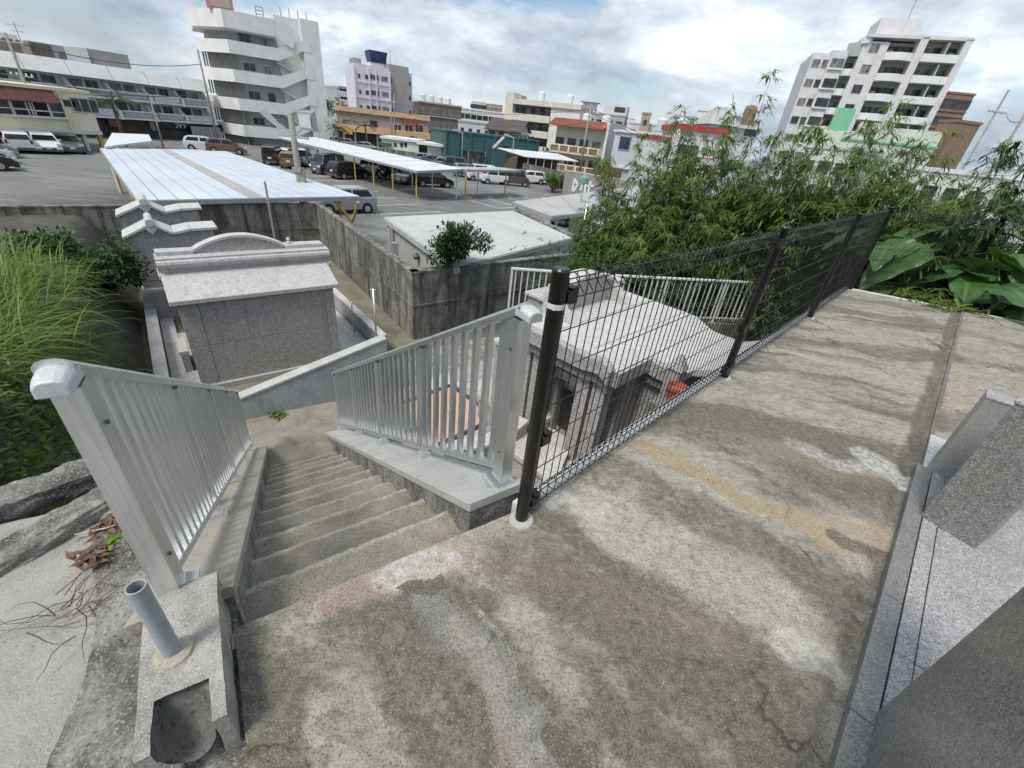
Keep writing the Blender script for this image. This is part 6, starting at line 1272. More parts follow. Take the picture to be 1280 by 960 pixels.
def car(kind, colour, label, x, y, rz, z=GZ, group='cars standing in the car park'):
    q = CP[kind]; r_ = thing('parked_car', label, 'car', (x,y,z+.002), rz, group)
    if colour not in q['paint']: q['paint'][colour] = (q['body'].mesh('body', 'car_'+colour), q['mir'].mesh('mirror', 'car_'+colour))
    bd, mr = q['paint'][colour]; o = inst('body', bd, r_); md = o.modifiers.new('bevel','BEVEL'); md.width = .06; md.segments = 2; md.limit_method = 'ANGLE'; md.angle_limit = R(25)
    inst('windows', q['glass'], r_); inst('bumper', q['bump'], r_); inst('bumper', q['bumpf'], r_); inst('grille', q['gr'], r_); inst('number_plate', q['plate'], r_); inst('number_plate', q['platef'], r_)
    for sg in (-1,1):
        inst('headlight', q['hl'], r_, (0,sg*(q['w']-.17)-.15,q['zh'])); inst('taillight', q['tl'], r_, (0,sg*(q['w']-.13)-.08,q['zt'])); inst('mirror', mr, r_, (q['xm'],sg*(q['w']+.06),q['zm']))
        for wx in q['wb']: inst('wheel_arch', q['arch'], r_, (wx,sg*(q['w']-.004),q['rt'])); t_ = inst('wheel', q['tyre'], r_, (wx,sg*(q['w']-.075),q['rt'])); inst('rim', q['rim'], t_)
    return r_
def carp(kind, colour, label, px, py, ang, **kw): p = atz(px, py, GZ); return car(kind, colour, label, p[0], p[1], ang, **kw)
FA = ANG_F
carp('van','blue','blue grey box van parked under the long carport', 411,217, FA+R(200)); carp('hatch','black','black wagon parked next to the blue grey box van', 437,223, FA+R(12)); carp('van','white','white box van parked under the long carport', 468,219, FA+R(190)); carp('van','black','black box van parked beside the white box van', 492,224, FA+R(185))
carp('hatch','silver','silver hatchback facing out beside the black saloon', 512,229, FA+R(205)); carp('hatch','black','black hatchback at the near end of the long carport', 541,233, FA-R(18))
carp('hatch','silver','silver car first in the row before the teal warehouse', 526,205, FA+R(150)); carp('hatch','grey','dark grey car second in the row before the teal warehouse', 538,208, FA+R(150)); carp('hatch','silver','light car with a broad windscreen third in the row before the teal warehouse', 551,211, FA+R(150)); carp('van','grey','grey van fourth in the row before the teal warehouse', 566,214, FA+R(150))
carp('hatch','teal','pale teal car standing broadside before the warehouse door', 585,221, FA-R(25)); carp('van','white','white box van between the teal car and its twin', 600,226, FA+R(160)); carp('van','white','white box van next to the brown van', 618,230, FA+R(160)); carp('van','brown','brown box van at the end of the row by the grey wall', 643,232, FA-R(40))
carp('hatch','white','white hatchback behind the brown van', 662,229, FA+R(150))
carp('hatch','white','white car parked under the cream building with its rear out', 26,189, FA+R(95)); carp('hatch','white','white hatchback facing out beside the yellow pillar of the cream building', 60,190, FA-R(85)); carp('hatch','silver','silver car at the edge of the open asphalt left of the cream building', -24,196, FA+R(10)); carp('hatch','white','white car nearest the tall stained wall at the edge of the asphalt', -32,203, FA+R(10)); carp('sedan','black','black car between the pale cars at the edge of the asphalt', -40,212, FA+R(10)); carp('hatch','grey','dark car in the shade under the cream building', 88,190, FA-R(85))
carp('van','black','dark box van behind the floodlight pole', 343,205, FA+R(60)); carp('hatch','white','white car behind the floodlight pole', 357,203, FA+R(60)); carp('hatch','bronze','brown hatchback under the far end of the long carport', 366,209, FA+R(60)); carp('van','silver','silver van under the white staircase block', 380,207, FA+R(60)); carp('hatch','red','dusty red car behind the white pipe fence', 285,192, FA-R(20)); carp('hatch','white','white car behind the white pipe fence', 258,189, FA-R(20))
carp('sedan','white','white saloon on the street before the diner', 434,184, FA-R(38)); carp('sedan','white','white saloon on the street before the annexe', 458,189, FA-R(38)); carp('hatch','white','white car by the corner of the staircase block', 417,182, FA+R(20)); carp('sedan','grey','dark saloon in the street behind the staircase block', 404,180, FA+R(20))
p = atz(437,268,GZ); car('hatch','silver','silver car close behind the mouldy passage wall', p[0]-.6, p[1]+.5, FA+R(180)); p = atz(703,283,GZ); car('van','black','dark van under the grey roofed carport', p[0]+.6, p[1]+1.2, FA+R(5))
# painted bays
def line(a, b_, w=.12, mat='line_white', z=GZ+.004):
    d = np.array(b_)-np.array(a); d = d[:2]/np.linalg.norm(d[:2]); n = np.array([-d[1],d[0]])*w/2; m = MB()
    m.add([(a[0]-n[0],a[1]-n[1],z),(b_[0]-n[0],b_[1]-n[1],z),(b_[0]+n[0],b_[1]+n[1],z),(a[0]+n[0],a[1]+n[1],z)], [(0,1,2,3)]); return m.build('bay_line', mat, kind='structure')
for k in range(11): line(fg(14.6,24+3*k), fg(19.4,24+3*k))
for k in range(8): line(fg(25.5+2.6*k,27.5), fg(25.5+2.6*k,32.4))
line(fg(25.5,27.5), fg(43.7,27.5)); 
for k in range(6): line(fg(17+2.6*k,14), fg(17+2.6*k,19))
st_ = MB(); st_.box(-.3,.3,-.07,.07,0,.11); me_st = st_.mesh('wheel_stop', 'concrete_pale')
for k in range(7):
    p = fg(26.2+2.6*k, 32.2, GZ); o = bpy.data.objects.new('wheel_stop', me_st); COL.objects.link(o); o.location = p; o.rotation_euler = (0,0,FA); tag(o, 'small concrete wheel stop at the head of a painted bay', 'wheel stop', 'wheel stops in the car park')

# ------------------------------------------------------------------ poles, lamps, wires
def pole(label, pb, D, ptop, r0=.16, r1=.10, arms=(), name='utility_pole', mat='pole_concrete', z0=GZ):
    P = atd(*pb, D); rr = ray(*ptop); zt = CAM_H+rr[2]/math.hypot(rr[0],rr[1])*D
    r_ = thing(name, label, 'pole', (P[0],P[1],z0)); m = MB(); m.tube([(0,0,0),(0,0,zt-z0)], [r0,r1], 10); m.build('shaft', mat, r_, smooth=True)
    for (dz, half, ang) in arms:
        m = MB(); c, s_ = math.cos(ang)*half, math.sin(ang)*half; m.tube([(-c,-s_,zt-z0-dz),(c,s_,zt-z0-dz)], .05, 6); a_ = m.build('cross_arm', 'steel_grey', r_)
        for q in (-.9,-.4,.4,.9): m = MB(); m.lathe([(.05,0),(.07,.1),(.04,.2)], 6, (c*q,s_*q,zt-z0-dz+.04)); m.build('insulator', 'frame_white', r_)
    r_['top'] = zt; return r_, np.array([P[0],P[1],zt])
def wire(label, a, b_, sag=.5, r=.02):
    a, b_ = np.array(a), np.array(b_); m = MB(); m.tube([tuple(a+(b_-a)*t-np.array([0,0,sag*4*t*(1-t)])) for t in np.linspace(0,1,13)], r, 4); return m.build('overhead_wire', 'wire', label=label, cat='wire', group='overhead wires')
fl, ft = pole('concrete floodlight pole with two lamp heads behind the big blue carport', (378,250), 25.5, (362,143), .17, .13, name='floodlight_pole')
hz_ = ft[2]-GZ
for sg, nm in ((-1,'l'),(1,'r')):
    m = MB(); m.tube([(0,0,hz_-.9),(sg*.55,0,hz_-.45)], .05, 6); m.box(min(0,sg*.7),max(0,sg*.7),-.06,.06,hz_-.95,hz_-.85); m.build('lamp_arm', 'galvanised', fl)
if True:
    m = MB(); m.hexa([(.55,-.32,hz_-.55),(1.15,-.32,hz_-.55),(1.15,.2,hz_-.55),(.55,.2,hz_-.55)], [(.5,-.40,hz_+.15),(1.2,-.40,hz_+.15),(1.15,.1,hz_+.25),(.55,.1,hz_+.25)]); hd = m.build('lamp_head', 'galvanised', fl); m = MB(); m.box(.58,1.12,-.44,-.40,hz_-.45,hz_+.08); m.build('lamp_glass', 'lamp_glass', hd)
    m = MB(); m.tube([(-.5,0,hz_-.6),(-1.15,-.2,hz_+.05)], [.07,.13], 8); m.tube([(-.75,.25,hz_-.6),(-1.35,.05,hz_+.0)], [.07,.13], 8); m.build('lamp_head', 'galvanised', fl)
m = MB(); m.tube([(.12,0,.2),(.12,0,hz_-1.6)], .03, 5); m.box(-.2,.2,-.2,.2,hz_-2.4,hz_-2.2); m.box(.1,.3,-.1,.1,2.2,2.8); m.build('cable_duct', 'pole_concrete', fl)
m = MB(); p = atz(335,250,-1.6); m.tube([(p[0],p[1],GZ),(p[0],p[1],-.95)], .04, 8); m.build('vent_pipe', 'steel_grey', label='thin dark pipe rising through the front edge of the blue carport', cat='pipe')
_, a1 = pole('concrete utility pole behind the cream building', (33,108), 63, (2,40), .16, .09, [(.6,1.1,.3),(3.0,.8,.3)]); _, a2 = pole('thin utility pole in front of the dark shop fronts', (201,172), 66, (184,128), .1, .07)
_, a3 = pole('thin dark pole at the left corner of the staircase block', (272,176), 78, (250,62), .14, .10); _, a4 = pole('utility pole by the palm in front of the diner', (417,186), 76, (411,152), .14, .1, [(.2,.5,.2)]); _, a5 = pole('tall thin utility pole before the lilac tower', (490,170), 96, (488,124), .13, .1, [(.5,.9,.3)]); _, a6 = pole('second thin pole paired before the lilac tower', (494,170), 98, (492,118), .12, .09)
_, a7 = pole('utility pole before the orange tiled house', (726,208), 78, (742,131), .19, .14, [(.6,1.2,.4),(2.2,1.0,.4)]); _, a8 = pole('bare utility pole standing right of the brick block', (1222,180), 60, (1254,112), .10, .07, [(1.6,.9,.2)]); _, a9 = pole('utility pole half hidden by the dark tree', (1262,175), 48, (1290,130), .10, .08)
_, a10 = pole('roof height aerial pole behind the red trimmed shop', (900,160), 88, (904,132), .08, .05, [(.4,1.4,.3)])
for label, px, D, top in (('street lamp before the teal warehouse door', (577,204), 76, (578,166)), ('street lamp beside the white roofed shelter', (639,210), 72, (642,172))):
    r_, t_ = pole(label, px, D, top, .07, .05, name='street_lamp', mat='steel_grey'); m = MB(); m.tube([(0,0,t_[2]-GZ-.1),(-.9,-.3,t_[2]-GZ+.25)], .05, 6); m.box(-1.5,-.8,-.45,-.2,t_[2]-GZ+.18,t_[2]-GZ+.32); m.build('lamp_head', 'lamp_glass', r_)
r_, t_ = pole('slender green lamp post by the grey roofed carport', (722,275), 27, (727,228), .05, .04, name='lamp_post', mat='lamp_green'); m = MB(); m.lathe([(.05,0),(.22,.1),(.24,.35),(.1,.5),(.02,.55)], 10, (0,0,t_[2]-GZ-.1)); m.build('lantern', 'lamp_green', r_)
r_, t_ = pole('weathered grey post standing among the plants', (727,295), 19, (732,255), .07, .06, name='old_post', mat='galvanised'); r_, t_ = pole('leaning dark timber post beside the weathered grey post', (735,292), 19.3, (740,255), .08, .06, name='old_post', mat='bark')
off = np.array([-28, 10, 1.5])
wire('upper overhead wire crossing before the white apartment row', a1+np.array([0,0,-.5]), a3+np.array([0,0,-1.5]), .8, .035); wire('lower overhead wire crossing before the white apartment row', a1+np.array([0,0,-3]), a3+np.array([0,0,-4.5]), .9, .04); wire('upper overhead wire leaving the frame left of the cream building', a1+np.array([0,0,-.5]), a1+np.array([-30,-22,2.0]), .6, .035); wire('lower overhead wire leaving the frame left of the cream building', a1+np.array([0,0,-3]), a1+np.array([-30,-22,-1.0]), .6, .035)
wire('overhead wire from the street pole to the staircase block', a2+np.array([0,0,-1]), a3+np.array([0,0,-12]), .5, .03); wire('overhead wire running from the staircase block to the lilac tower', a4+np.array([0,0,-.2]), a5+np.array([0,0,-.5]), .5, .03); wire('overhead wire running right from the lilac tower over the diner', a5+np.array([0,0,-.5]), a7+np.array([0,0,-.6]), 1.2, .03); wire('lower overhead wire running right over the diner', a5+np.array([0,0,-1.6]), a7+np.array([0,0,-2.4]), 1.4, .03)
for k in range(4): wire('overhead wire fanning out right of the pole by the orange tiled house', a7+np.array([0,0,-.3-.6*k]), np.array(atd(905+8*k, 205+k*4, 62)), .6, .025)
wire('overhead wire on the bare pole right of the brick block', a8+np.array([.8,0,-1.5]), a9+np.array([0,0,-1.0]), .3, .02)
r_ = thing('tv_aerial', 'tall roof aerial above the white row on the left', 'aerial', atd(30,62,76)); m = MB(); m.tube([(0,0,-3),(0,0,2.2)], .04, 5); m.tube([(-1,0,2),(1,0,2)], .03, 4); m.tube([(-.7,0,1.5),(.7,0,1.5)], .03, 4); m.build('mast', 'steel_grey', r_)
# ------------------------------------------------------------------ vegetation
def blades(base, tip_dir, L, W, nseg, droop, shade, side=None):
    """ribbons: base (n,3), dir (n,3) unit, length, width; returns verts, quads, shade"""
    n = len(base); V = np.zeros((n, nseg+1, 2, 3)); d = tip_dir.copy(); p = base.copy()
    if side is None:
        side = np.cross(d, np.array([0,0,1.0])); ln = np.linalg.norm(side, axis=1, keepdims=True); side = np.where(ln > .05, side/np.maximum(ln, 1e-6), np.array([1.0,0,0]))
    for k in range(nseg+1):
        q = k/nseg; w = W*np.clip(1.25*np.sin(math.pi*(.12+.88*q))**.8, .04, 1) if nseg > 1 else W
        w = (W*max(.05, math.sin(math.pi*(.14+.86*q))**.7))[:,None]*.5
        V[:,k,0] = p-side*w; V[:,k,1] = p+side*w
        p = p+d*(L/nseg)[:,None]; d = d+np.array([0,0,-1.0])*(droop/nseg)[:,None]; d = d/np.linalg.norm(d, axis=1, keepdims=True)
    idx = np.arange(n*(nseg+1)*2).reshape(n, nseg+1, 2)
    Q = np.stack([idx[:,:-1,0], idx[:,:-1,1], idx[:,1:,1], idx[:,1:,0]], -1).reshape(-1,4)
    return V.reshape(-1,3), Q, np.repeat(shade, (nseg+1)*2)
def rnd_dirs(n, zlo, zhi):
    a = RNG.uniform(0, 2*math.pi, n); z = RNG.uniform(zlo, zhi, n); r = np.sqrt(np.clip(1-z*z, 0, 1)); return np.stack([r*np.cos(a), r*np.sin(a), z], 1)
def leaf_obj(nm, V, Q, sh, mat, parent): me = fast_mesh(nm, V, Q, mat, {'shade': sh}); o = bpy.data.objects.new(nm, me); COL.objects.link(o); o.parent = parent; return o
def feather_plant(label, x, y, z, h, spread, culms, seed, twigs=46, per=9, L=.20, mat='leaf_feather', name='feathery_plant', lean=(0,0), lo=.22, width=.031):
    global RNG
    rg = np.random.default_rng(seed); RNG_old = RNG; RNG = rg
    r_ = thing(name, label, 'plant', (x,y,z), 0, 'tall feathery plants beyond the terrace'); m = MB(); B = []; Dr = []; Ls = []; Sh = []
    for c in range(culms):
        a = rg.uniform(0, 6.28); hh = h*rg.uniform(.62,1.0) if c else h; sp = spread*rg.uniform(.25,1.0) if c else spread*.15
        pts = []; bx, by = rg.normal(0,.14,2)
        for k in range(9):
            q = k/8; pts.append(np.array([bx+math.cos(a)*sp*q**1.7+lean[0]*q*q, by+math.sin(a)*sp*q**1.7+lean[1]*q*q, hh*(q-.10*q**3*sp/max(.3,spread))]))
        m.tube([tuple(p) for p in pts], [.022*(1-.85*k/8) for k in range(9)], 5)
        for t in range(twigs):
            q = lo+(1-lo)*rg.random()**.72; k = min(7, int(q*8)); f = q*8-k; p = pts[k]*(1-f)+pts[k+1]*f
            ta = rg.uniform(0, 6.28); tl_ = (.22+.50*(1-q)**.7)*rg.uniform(.4,1.0)*(.7+.5*spread); up = rg.uniform(.1,.7)
            d = np.array([math.cos(ta), math.sin(ta), up]); d /= np.linalg.norm(d); e = p+d*tl_-np.array([0,0,.12*tl_*tl_])
            if t % 2 == 0: m.tube([tuple(p), tuple((p+e)/2+np.array([0,0,.03])), tuple(e)], [.006,.004,.002], 3, cap=False)
            ns = per; base = e[None]+(p-e)[None]*rg.random((ns,1))*.55
            dd = np.stack([d[0]+rg.normal(0,.55,ns), d[1]+rg.normal(0,.55,ns), rg.uniform(-.75,.35,ns)], 1); dd /= np.linalg.norm(dd, axis=1, keepdims=True)
            B.append(base); Dr.append(dd); Ls.append(L*rg.uniform(.6,1.25,ns)); s0 = rg.beta(2,2.4)*.75+.18*(q-.4); Sh.append(np.clip(s0+rg.normal(0,.14,ns), 0, 1))
    m.build('stems', 'culm', r_)
    B = np.concatenate(B); Dr = np.concatenate(Dr); Ls = np.concatenate(Ls); Sh = np.concatenate(Sh); n = len(B)
    V, Q, S = blades(B, Dr, Ls, np.full(n, width)*rg.uniform(.7,1.3,n), 2, rg.uniform(.5,1.2,n), Sh)
    leaf_obj('crown', V, Q, S, mat, r_); RNG = RNG_old; return r_
# (pixel of the tip, distance, spread, culms, what tells it apart)
TALL = [((803,168),14.0,1.15,13,'feathery plant with a slim pointed top beside the grey roofed carport'), ((765,255),13.0,1.0,10,'low bushy feathery plant at the foot of the hoarding'), ((845,205),13.0,1.1,10,'feathery plant in front of the white sign board'), ((868,150),14.5,1.0,11,'tall feathery plant before the red roof edge'),
        ((905,140),13.6,1.2,13,'tall feathery plant with yellowish drooping leaves left of the tallest plume'), ((968,102),14.2,.95,12,'tallest feathery plume standing against the sky'), ((1000,165),12.8,1.2,12,'feathery plant right of the tallest plume'), ((1040,172),13.0,1.2,11,'feathery plant below the left wing of the high rise'),
        ((1085,160),13.8,1.3,11,'feathery plant before the bright green sign panel'), ((1120,140),14.5,1.2,10,'feathery plant crossing the foot of the high rise'), ((1160,162),14.0,1.3,11,'feathery plant before the mint hall'), ((1200,178),13.5,1.3,11,'feathery plant before the brick block'),
        ((1240,190),13.0,1.2,10,'feathery plant at the foot of the bare utility pole'), ((930,230),13.2,1.1,11,'low feathery plant just behind the middle fence post'), ((1010,235),14.4,1.1,10,'low feathery plant just behind the third fence post'), ((1095,225),12.6,1.1,10,'low feathery plant above the fence corner'), ((1160,235),11.8,1.1,10,'low feathery plant above the taro leaves'),
        ((1225,240),11.6,1.1,9,'low feathery plant right of the taro leaves'), ((790,300),12.0,.9,9,'short feathery shrub behind the short aluminium railing'), ((860,285),12.6,.9,9,'short feathery shrub behind the long aluminium railing')]
for k, px in enumerate([(q_[0], q_[1]+34) for q_ in [(742,300),(770,262),(815,225),(885,235),(955,215),(985,195),(1030,215),(1060,195),(1130,205),(1180,205),(1215,215),(1262,215),(1290,235)]]):
    TALL.append((px, 12.4+.35*(k % 3), 1.15, 12, ['feathery bush filling the gap behind the short railing','feathery bush between the hoarding and the slim pointed plant','feathery bush under the slim pointed plant','feathery bush under the yellowish plant','feathery bush under the tallest plume','feathery bush leaning against the tallest plume','feathery bush behind the third fence post','feathery bush under the left wing of the high rise','feathery bush under the mint hall','feathery bush above the taro leaves','feathery bush under the brick block','feathery bush by the bare utility pole','feathery bush by the dark drooping trees'][k]))
for i, (px, D, sp, cu, lb) in enumerate(TALL):
    tip = atd(px[0], px[1]-(20 if px[0] > 860 else 8), D); base = GZ
    feather_plant(lb, tip[0], tip[1], base, tip[2]-base, sp, cu, 100+i, 60, 11, .28, lo=.2)
feather_plant('dark drooping tree at the right edge before the street pole', *atd(1270,175,12.5)[:2], GZ, atd(1268,168,12.5)[2]-GZ, 1.3, 12, 300, 50, 10, .26, 'leaf_dark', 'drooping_tree', lo=.3)
feather_plant('second dark drooping tree at the right edge', *atd(1300,200,11.0)[:2], GZ, atd(1300,190,11.0)[2]-GZ, 1.2, 10, 301, 46, 10, .26, 'leaf_dark', 'drooping_tree', lo=.3)
# dark undergrowth filling the slope behind the railings
def undergrowth(name, label, pts, n, L, W, mat, h, seed, kind='stuff'):
    rg = np.random.default_rng(seed); P = np.array(pts); i = rg.integers(0, len(P), n); b_ = P[i]+rg.normal(0,1,(n,3))*np.array([.55,.55,.05]); b_[:,2] += rg.random(n)**1.3*h
    d = np.stack([rg.normal(0,1,n), rg.normal(0,1,n), rg.uniform(-.3,.9,n)], 1); d /= np.linalg.norm(d, axis=1, keepdims=True)
    V, Q, S = blades(b_, d, L*rg.uniform(.6,1.3,n), W*rg.uniform(.6,1.3,n), 2, rg.uniform(.3,1.1,n), np.clip(rg.beta(2,3,n)*.8+.25*(b_[:,2]-b_[:,2].mean())/h, 0, 1))
    me = fast_mesh(name, V, Q, mat, {'shade': S}); o = bpy.data.objects.new(name, me); COL.objects.link(o); return tag(o, label, 'undergrowth', None, kind)
pts = [fg(f, g, -2.6) for f in np.linspace(8.6,15,16) for g in np.linspace(-6,-.3,12) if f > fmax(g)+.9]+[tuple(np.array(fg(8.6+5.3*u+.5*v,6.1-3.5*u+.7*v,-2.6))) for u in np.linspace(0,1,14) for v in (0.3,1,1.8,2.8)]
undergrowth('undergrowth', 'dark leafy undergrowth on the slope beyond the terrace', pts, 30000, .17, .055, 'leaf_dark', 1.7, 5)
# big taro plants
def taro_leaf(L, seed):
    rg = random.Random(seed); nu, nv = 14, 12; V = []; vein = []
    for i in range(nu+1):
        u = i/nu; y = -.28*L+1.28*L*u       # along midrib
        for j in range(nv+1):
            v = j/nv*2-1; 
            if y < 0: w = .42*L*math.sqrt(max(0,1-((y/L+.0)/.30)**2)); gap = .05*L*(-y/(.28*L)); x = v*w; x += (gap if v > 0 else -gap)*(1-abs(v))
            else: w = .42*L*(1-(u-.22)/.78)**.72 if u < 1 else 0; x = v*w
            z = -.16*L*(v*v)*.6+.14*L*abs(v)**1.0-.30*(y/L)**2*L*.6+.022*L*math.sin(abs(v)*3+u*22)*abs(v)
            V.append((x, y, z)); k = abs((abs(v)*.9+u*5.0) % 1.0-.5)*2; vein.append(max(0, 1-abs(v)/.08)*1.0+max(0, 1-(1-k)/.16)*.55*min(1,abs(v)*4))
    idx = np.arange(len(V)).reshape(nu+1, nv+1); Q = np.stack([idx[:-1,:-1], idx[1:,:-1], idx[1:,1:], idx[:-1,1:]], -1).reshape(-1,4)
    return fast_mesh('leaf', np.array(V), Q, 'leaf_taro', {'vein': np.clip(vein, 0, 1)}, True)
TL = [taro_leaf(1.0, s) for s in range(3)]
def taro(label, x, y, z, leaves, seed):
    rg = random.Random(seed); r_ = thing('taro_plant', label, 'plant', (x,y,z), 0, 'big leaved taro plants beyond the terrace')
    for k in range(leaves):
        a = 6.28*k/leaves+rg.uniform(-.4,.4); l = rg.uniform(.5,.95); h = rg.uniform(.55,1.4); o = rg.uniform(.25,.6)
        e = np.array([math.cos(a)*o, math.sin(a)*o, h]); m = MB(); m.tube([(0,0,0),(e[0]*.35,e[1]*.35,h*.6),tuple(e)], [.035,.025,.015], 6); s_ = m.build('stalk', 'culm', r_, smooth=True)
        inst('leaf', TL[k % 3], r_, e, (rg.uniform(-.75,.05), rg.uniform(-.45,.45), a-math.pi/2), (l,l,l))
for i, (px, D, n) in enumerate([((1105,330),9.7,7), ((1150,325),9.9,8), ((1200,335),10.2,8), ((1250,345),10.4,8), ((1175,352),9.5,6), ((1235,368),9.4,7), ((1275,372),9.6,7), ((1075,318),10.2,6), ((1300,345),10.8,7), ((1130,300),11.0,6), ((1215,312),11.0,6)]):
    p = atd(*px, D+.7); taro(['taro plant with broad glossy leaves behind the far mesh fence', 'taro plant with pale veined leaves behind the far mesh fence', 'taro plant with upright leaves right of the far fence post', 'taro plant leaning out at the right of the far fence', 'small taro plant at the foot of the far fence', 'taro plant by the end of the far fence post', 'taro plant overhanging the terrace corner', 'taro plant against the fence corner post', 'taro plant at the far right of the planting', 'rear taro plant behind the fence corner', 'rear taro plant below the feathery plants'][i], p[0], p[1], p[2]-1.0, n, 40+i)
# creeping weeds hanging over the far terrace edge
def clump(name, label, cx, cy, cz, n, L, W, mat, seed, rad=.12, up=(.1,.9), droop=(.8,1.8), cat='weeds', kind=None, nseg=4):
    rg = np.random.default_rng(seed); b_ = np.stack([cx+rg.normal(0,rad,n), cy+rg.normal(0,rad,n), np.full(n, cz)], 1); a = rg.uniform(0,6.28,n); u = rg.uniform(*up, n); d = np.stack([np.cos(a)*(1-u*.5), np.sin(a)*(1-u*.5), u], 1); d /= np.linalg.norm(d, axis=1, keepdims=True)
    V, Q, S = blades(b_, d, L*rg.uniform(.5,1.2,n), W*rg.uniform(.7,1.3,n), nseg, rg.uniform(*droop, n), np.clip(rg.beta(2,2,n), 0, 1)); V = V-np.array([cx,cy,cz])
    me = fast_mesh(name, V, Q, mat, {'shade': S}); o = bpy.data.objects.new(name, me); COL.objects.link(o); o.location = (cx,cy,cz); return tag(o, label, cat, None, kind)
p = atz(1185,385,0); clump('creeper', 'trailing green creeper spilling over the far terrace edge at the gutter', p[0], p[1]+.05, .03, 110, .34, .03, 'leaf_weed', 3, .22, (.05,.5)); p = atz(1150,372,0); clump('creeper', 'thin creeper at the far terrace edge near the fence corner', p[0], p[1]+.08, .02, 60, .26, .026, 'leaf_weed', 4, .2, (.05,.6))
p = atz(338,518,ZB); clump('weed_tuft', 'small green weed tuft at the foot of the low bluish wall', *st(6.1,.22,ZB), 50, .12, .02, 'leaf_weed', 6, .05); clump('weed_tuft', 'tiny green weed sprouting on the side slab by the dead leaves', *atz(147,672,-.28)[:2], -.28, 16, .05, .016, 'leaf_round', 7, .015)
# tall grass on the left bank
def grass(name, label, spots, n, L, W, mat, seed, spread=.35, wind=(.5,-.1), up=1.0, cat='grass', droop=(1.2,2.4)):
    rg = np.random.default_rng(seed); S_pts = np.array(spots); i = rg.integers(0, len(S_pts), n); s = S_pts[i,0]+rg.normal(0,spread,n); t = S_pts[i,1]+rg.normal(0,spread,n)
    b_ = S_[None]*s[:,None]+T_[None]*t[:,None]; b_[:,2] = bank_z(s, t)-.03; hs = S_pts[i,2]
    a = rg.uniform(0,6.28,n); d = np.stack([np.cos(a)*.45+wind[0]*T_[0]-wind[1]*S_[0], np.sin(a)*.45+wind[0]*T_[1]-wind[1]*S_[1], np.full(n, up)], 1); d /= np.linalg.norm(d, axis=1, keepdims=True)
    V, Q, Sh = blades(b_, d, L*hs*rg.uniform(.55,1.15,n), W*rg.uniform(.6,1.2,n), 6, rg.uniform(*droop, n), np.clip(rg.beta(2,2,n)*.9+.1*(hs-1), 0, 1))
    me = fast_mesh(name, V, Q, mat, {'shade': Sh}); o = bpy.data.objects.new(name, me); COL.objects.link(o); return tag(o, label, cat, None, 'stuff')
sp = [(s, t, 1.0) for s in np.arange(7.0,13.0,.5) for t in np.arange(-2.6-.06*s,-9,-.6)]
grass('tall_grass', 'tall arching bright green grass on the left bank', sp, 11000, 1.25, .018, 'leaf_grass', 21, .35, (.45,-.1))
sp = [(s, t, 1.0) for s in np.arange(3.2,5.6,.35) for t in np.arange(-1.25,-6,-.4)]
def weeds():
    rg = np.random.default_rng(31); n = 42000; s = rg.uniform(3.05,7.0,n); t = -1.0-rg.random(n)**1.2*5.0-.16*(s-3.1); z = bank_z(s,t); keep = fbm(s*1.3,t*1.3,3) > .30; s, t, z = s[keep], t[keep], z[keep]; n = len(s)
    b_ = S_[None]*s[:,None]+T_[None]*t[:,None]; b_[:,2] = z+rg.random(n)*.34*fbm(s*2,t*2,3)*1.6; d = rnd_dirs(n,-.1,.9); V, Q, S = blades(b_, d, .10*rg.uniform(.5,1.3,n), .042*rg.uniform(.6,1.3,n), 2, rg.uniform(.3,1,n), np.clip(rg.beta(2,2.6,n),0,1))
    me = fast_mesh('ground_weeds', V, Q, 'leaf_weed', {'shade': S}); o = bpy.data.objects.new('ground_weeds', me); COL.objects.link(o); tag(o, 'low mat of green and yellowish weeds on the bank behind the kerb beams', 'weeds', None, 'stuff')
    m = MB()
    for k in range(150):
        ss, tt = rg.uniform(3.2,5.6), -1.1-rg.random()*2.6; c = np.array(st(ss, tt, float(bank_z(ss,tt))+rg.uniform(.22,.36))); rr = rg.uniform(.008,.016)
        for q in range(5): a = 6.28*q/5; m.add([tuple(c), tuple(c+np.array([math.cos(a-.3)*rr,math.sin(a-.3)*rr,.004])), tuple(c+np.array([math.cos(a)*rr*1.5,math.sin(a)*rr*1.5,.002])), tuple(c+np.array([math.cos(a+.3)*rr,math.sin(a+.3)*rr,.004]))], [(0,1,2,3)])
    m.build('small_flowers', 'petal', label='scattered tiny white flowers in the weeds behind the kerb beams', cat='flowers', kind='stuff')
weeds()
sp = [(s, t, 1.0) for s in np.arange(6.4,11,.5) for t in (-1.95-.085*(s-4), -2.3-.085*(s-4))]
grass('dry_grass', 'thin brownish grass hanging down the dark bank edge', sp, 2000, .5, .010, 'leaf_weed', 23, .16, (.7,0), .7)
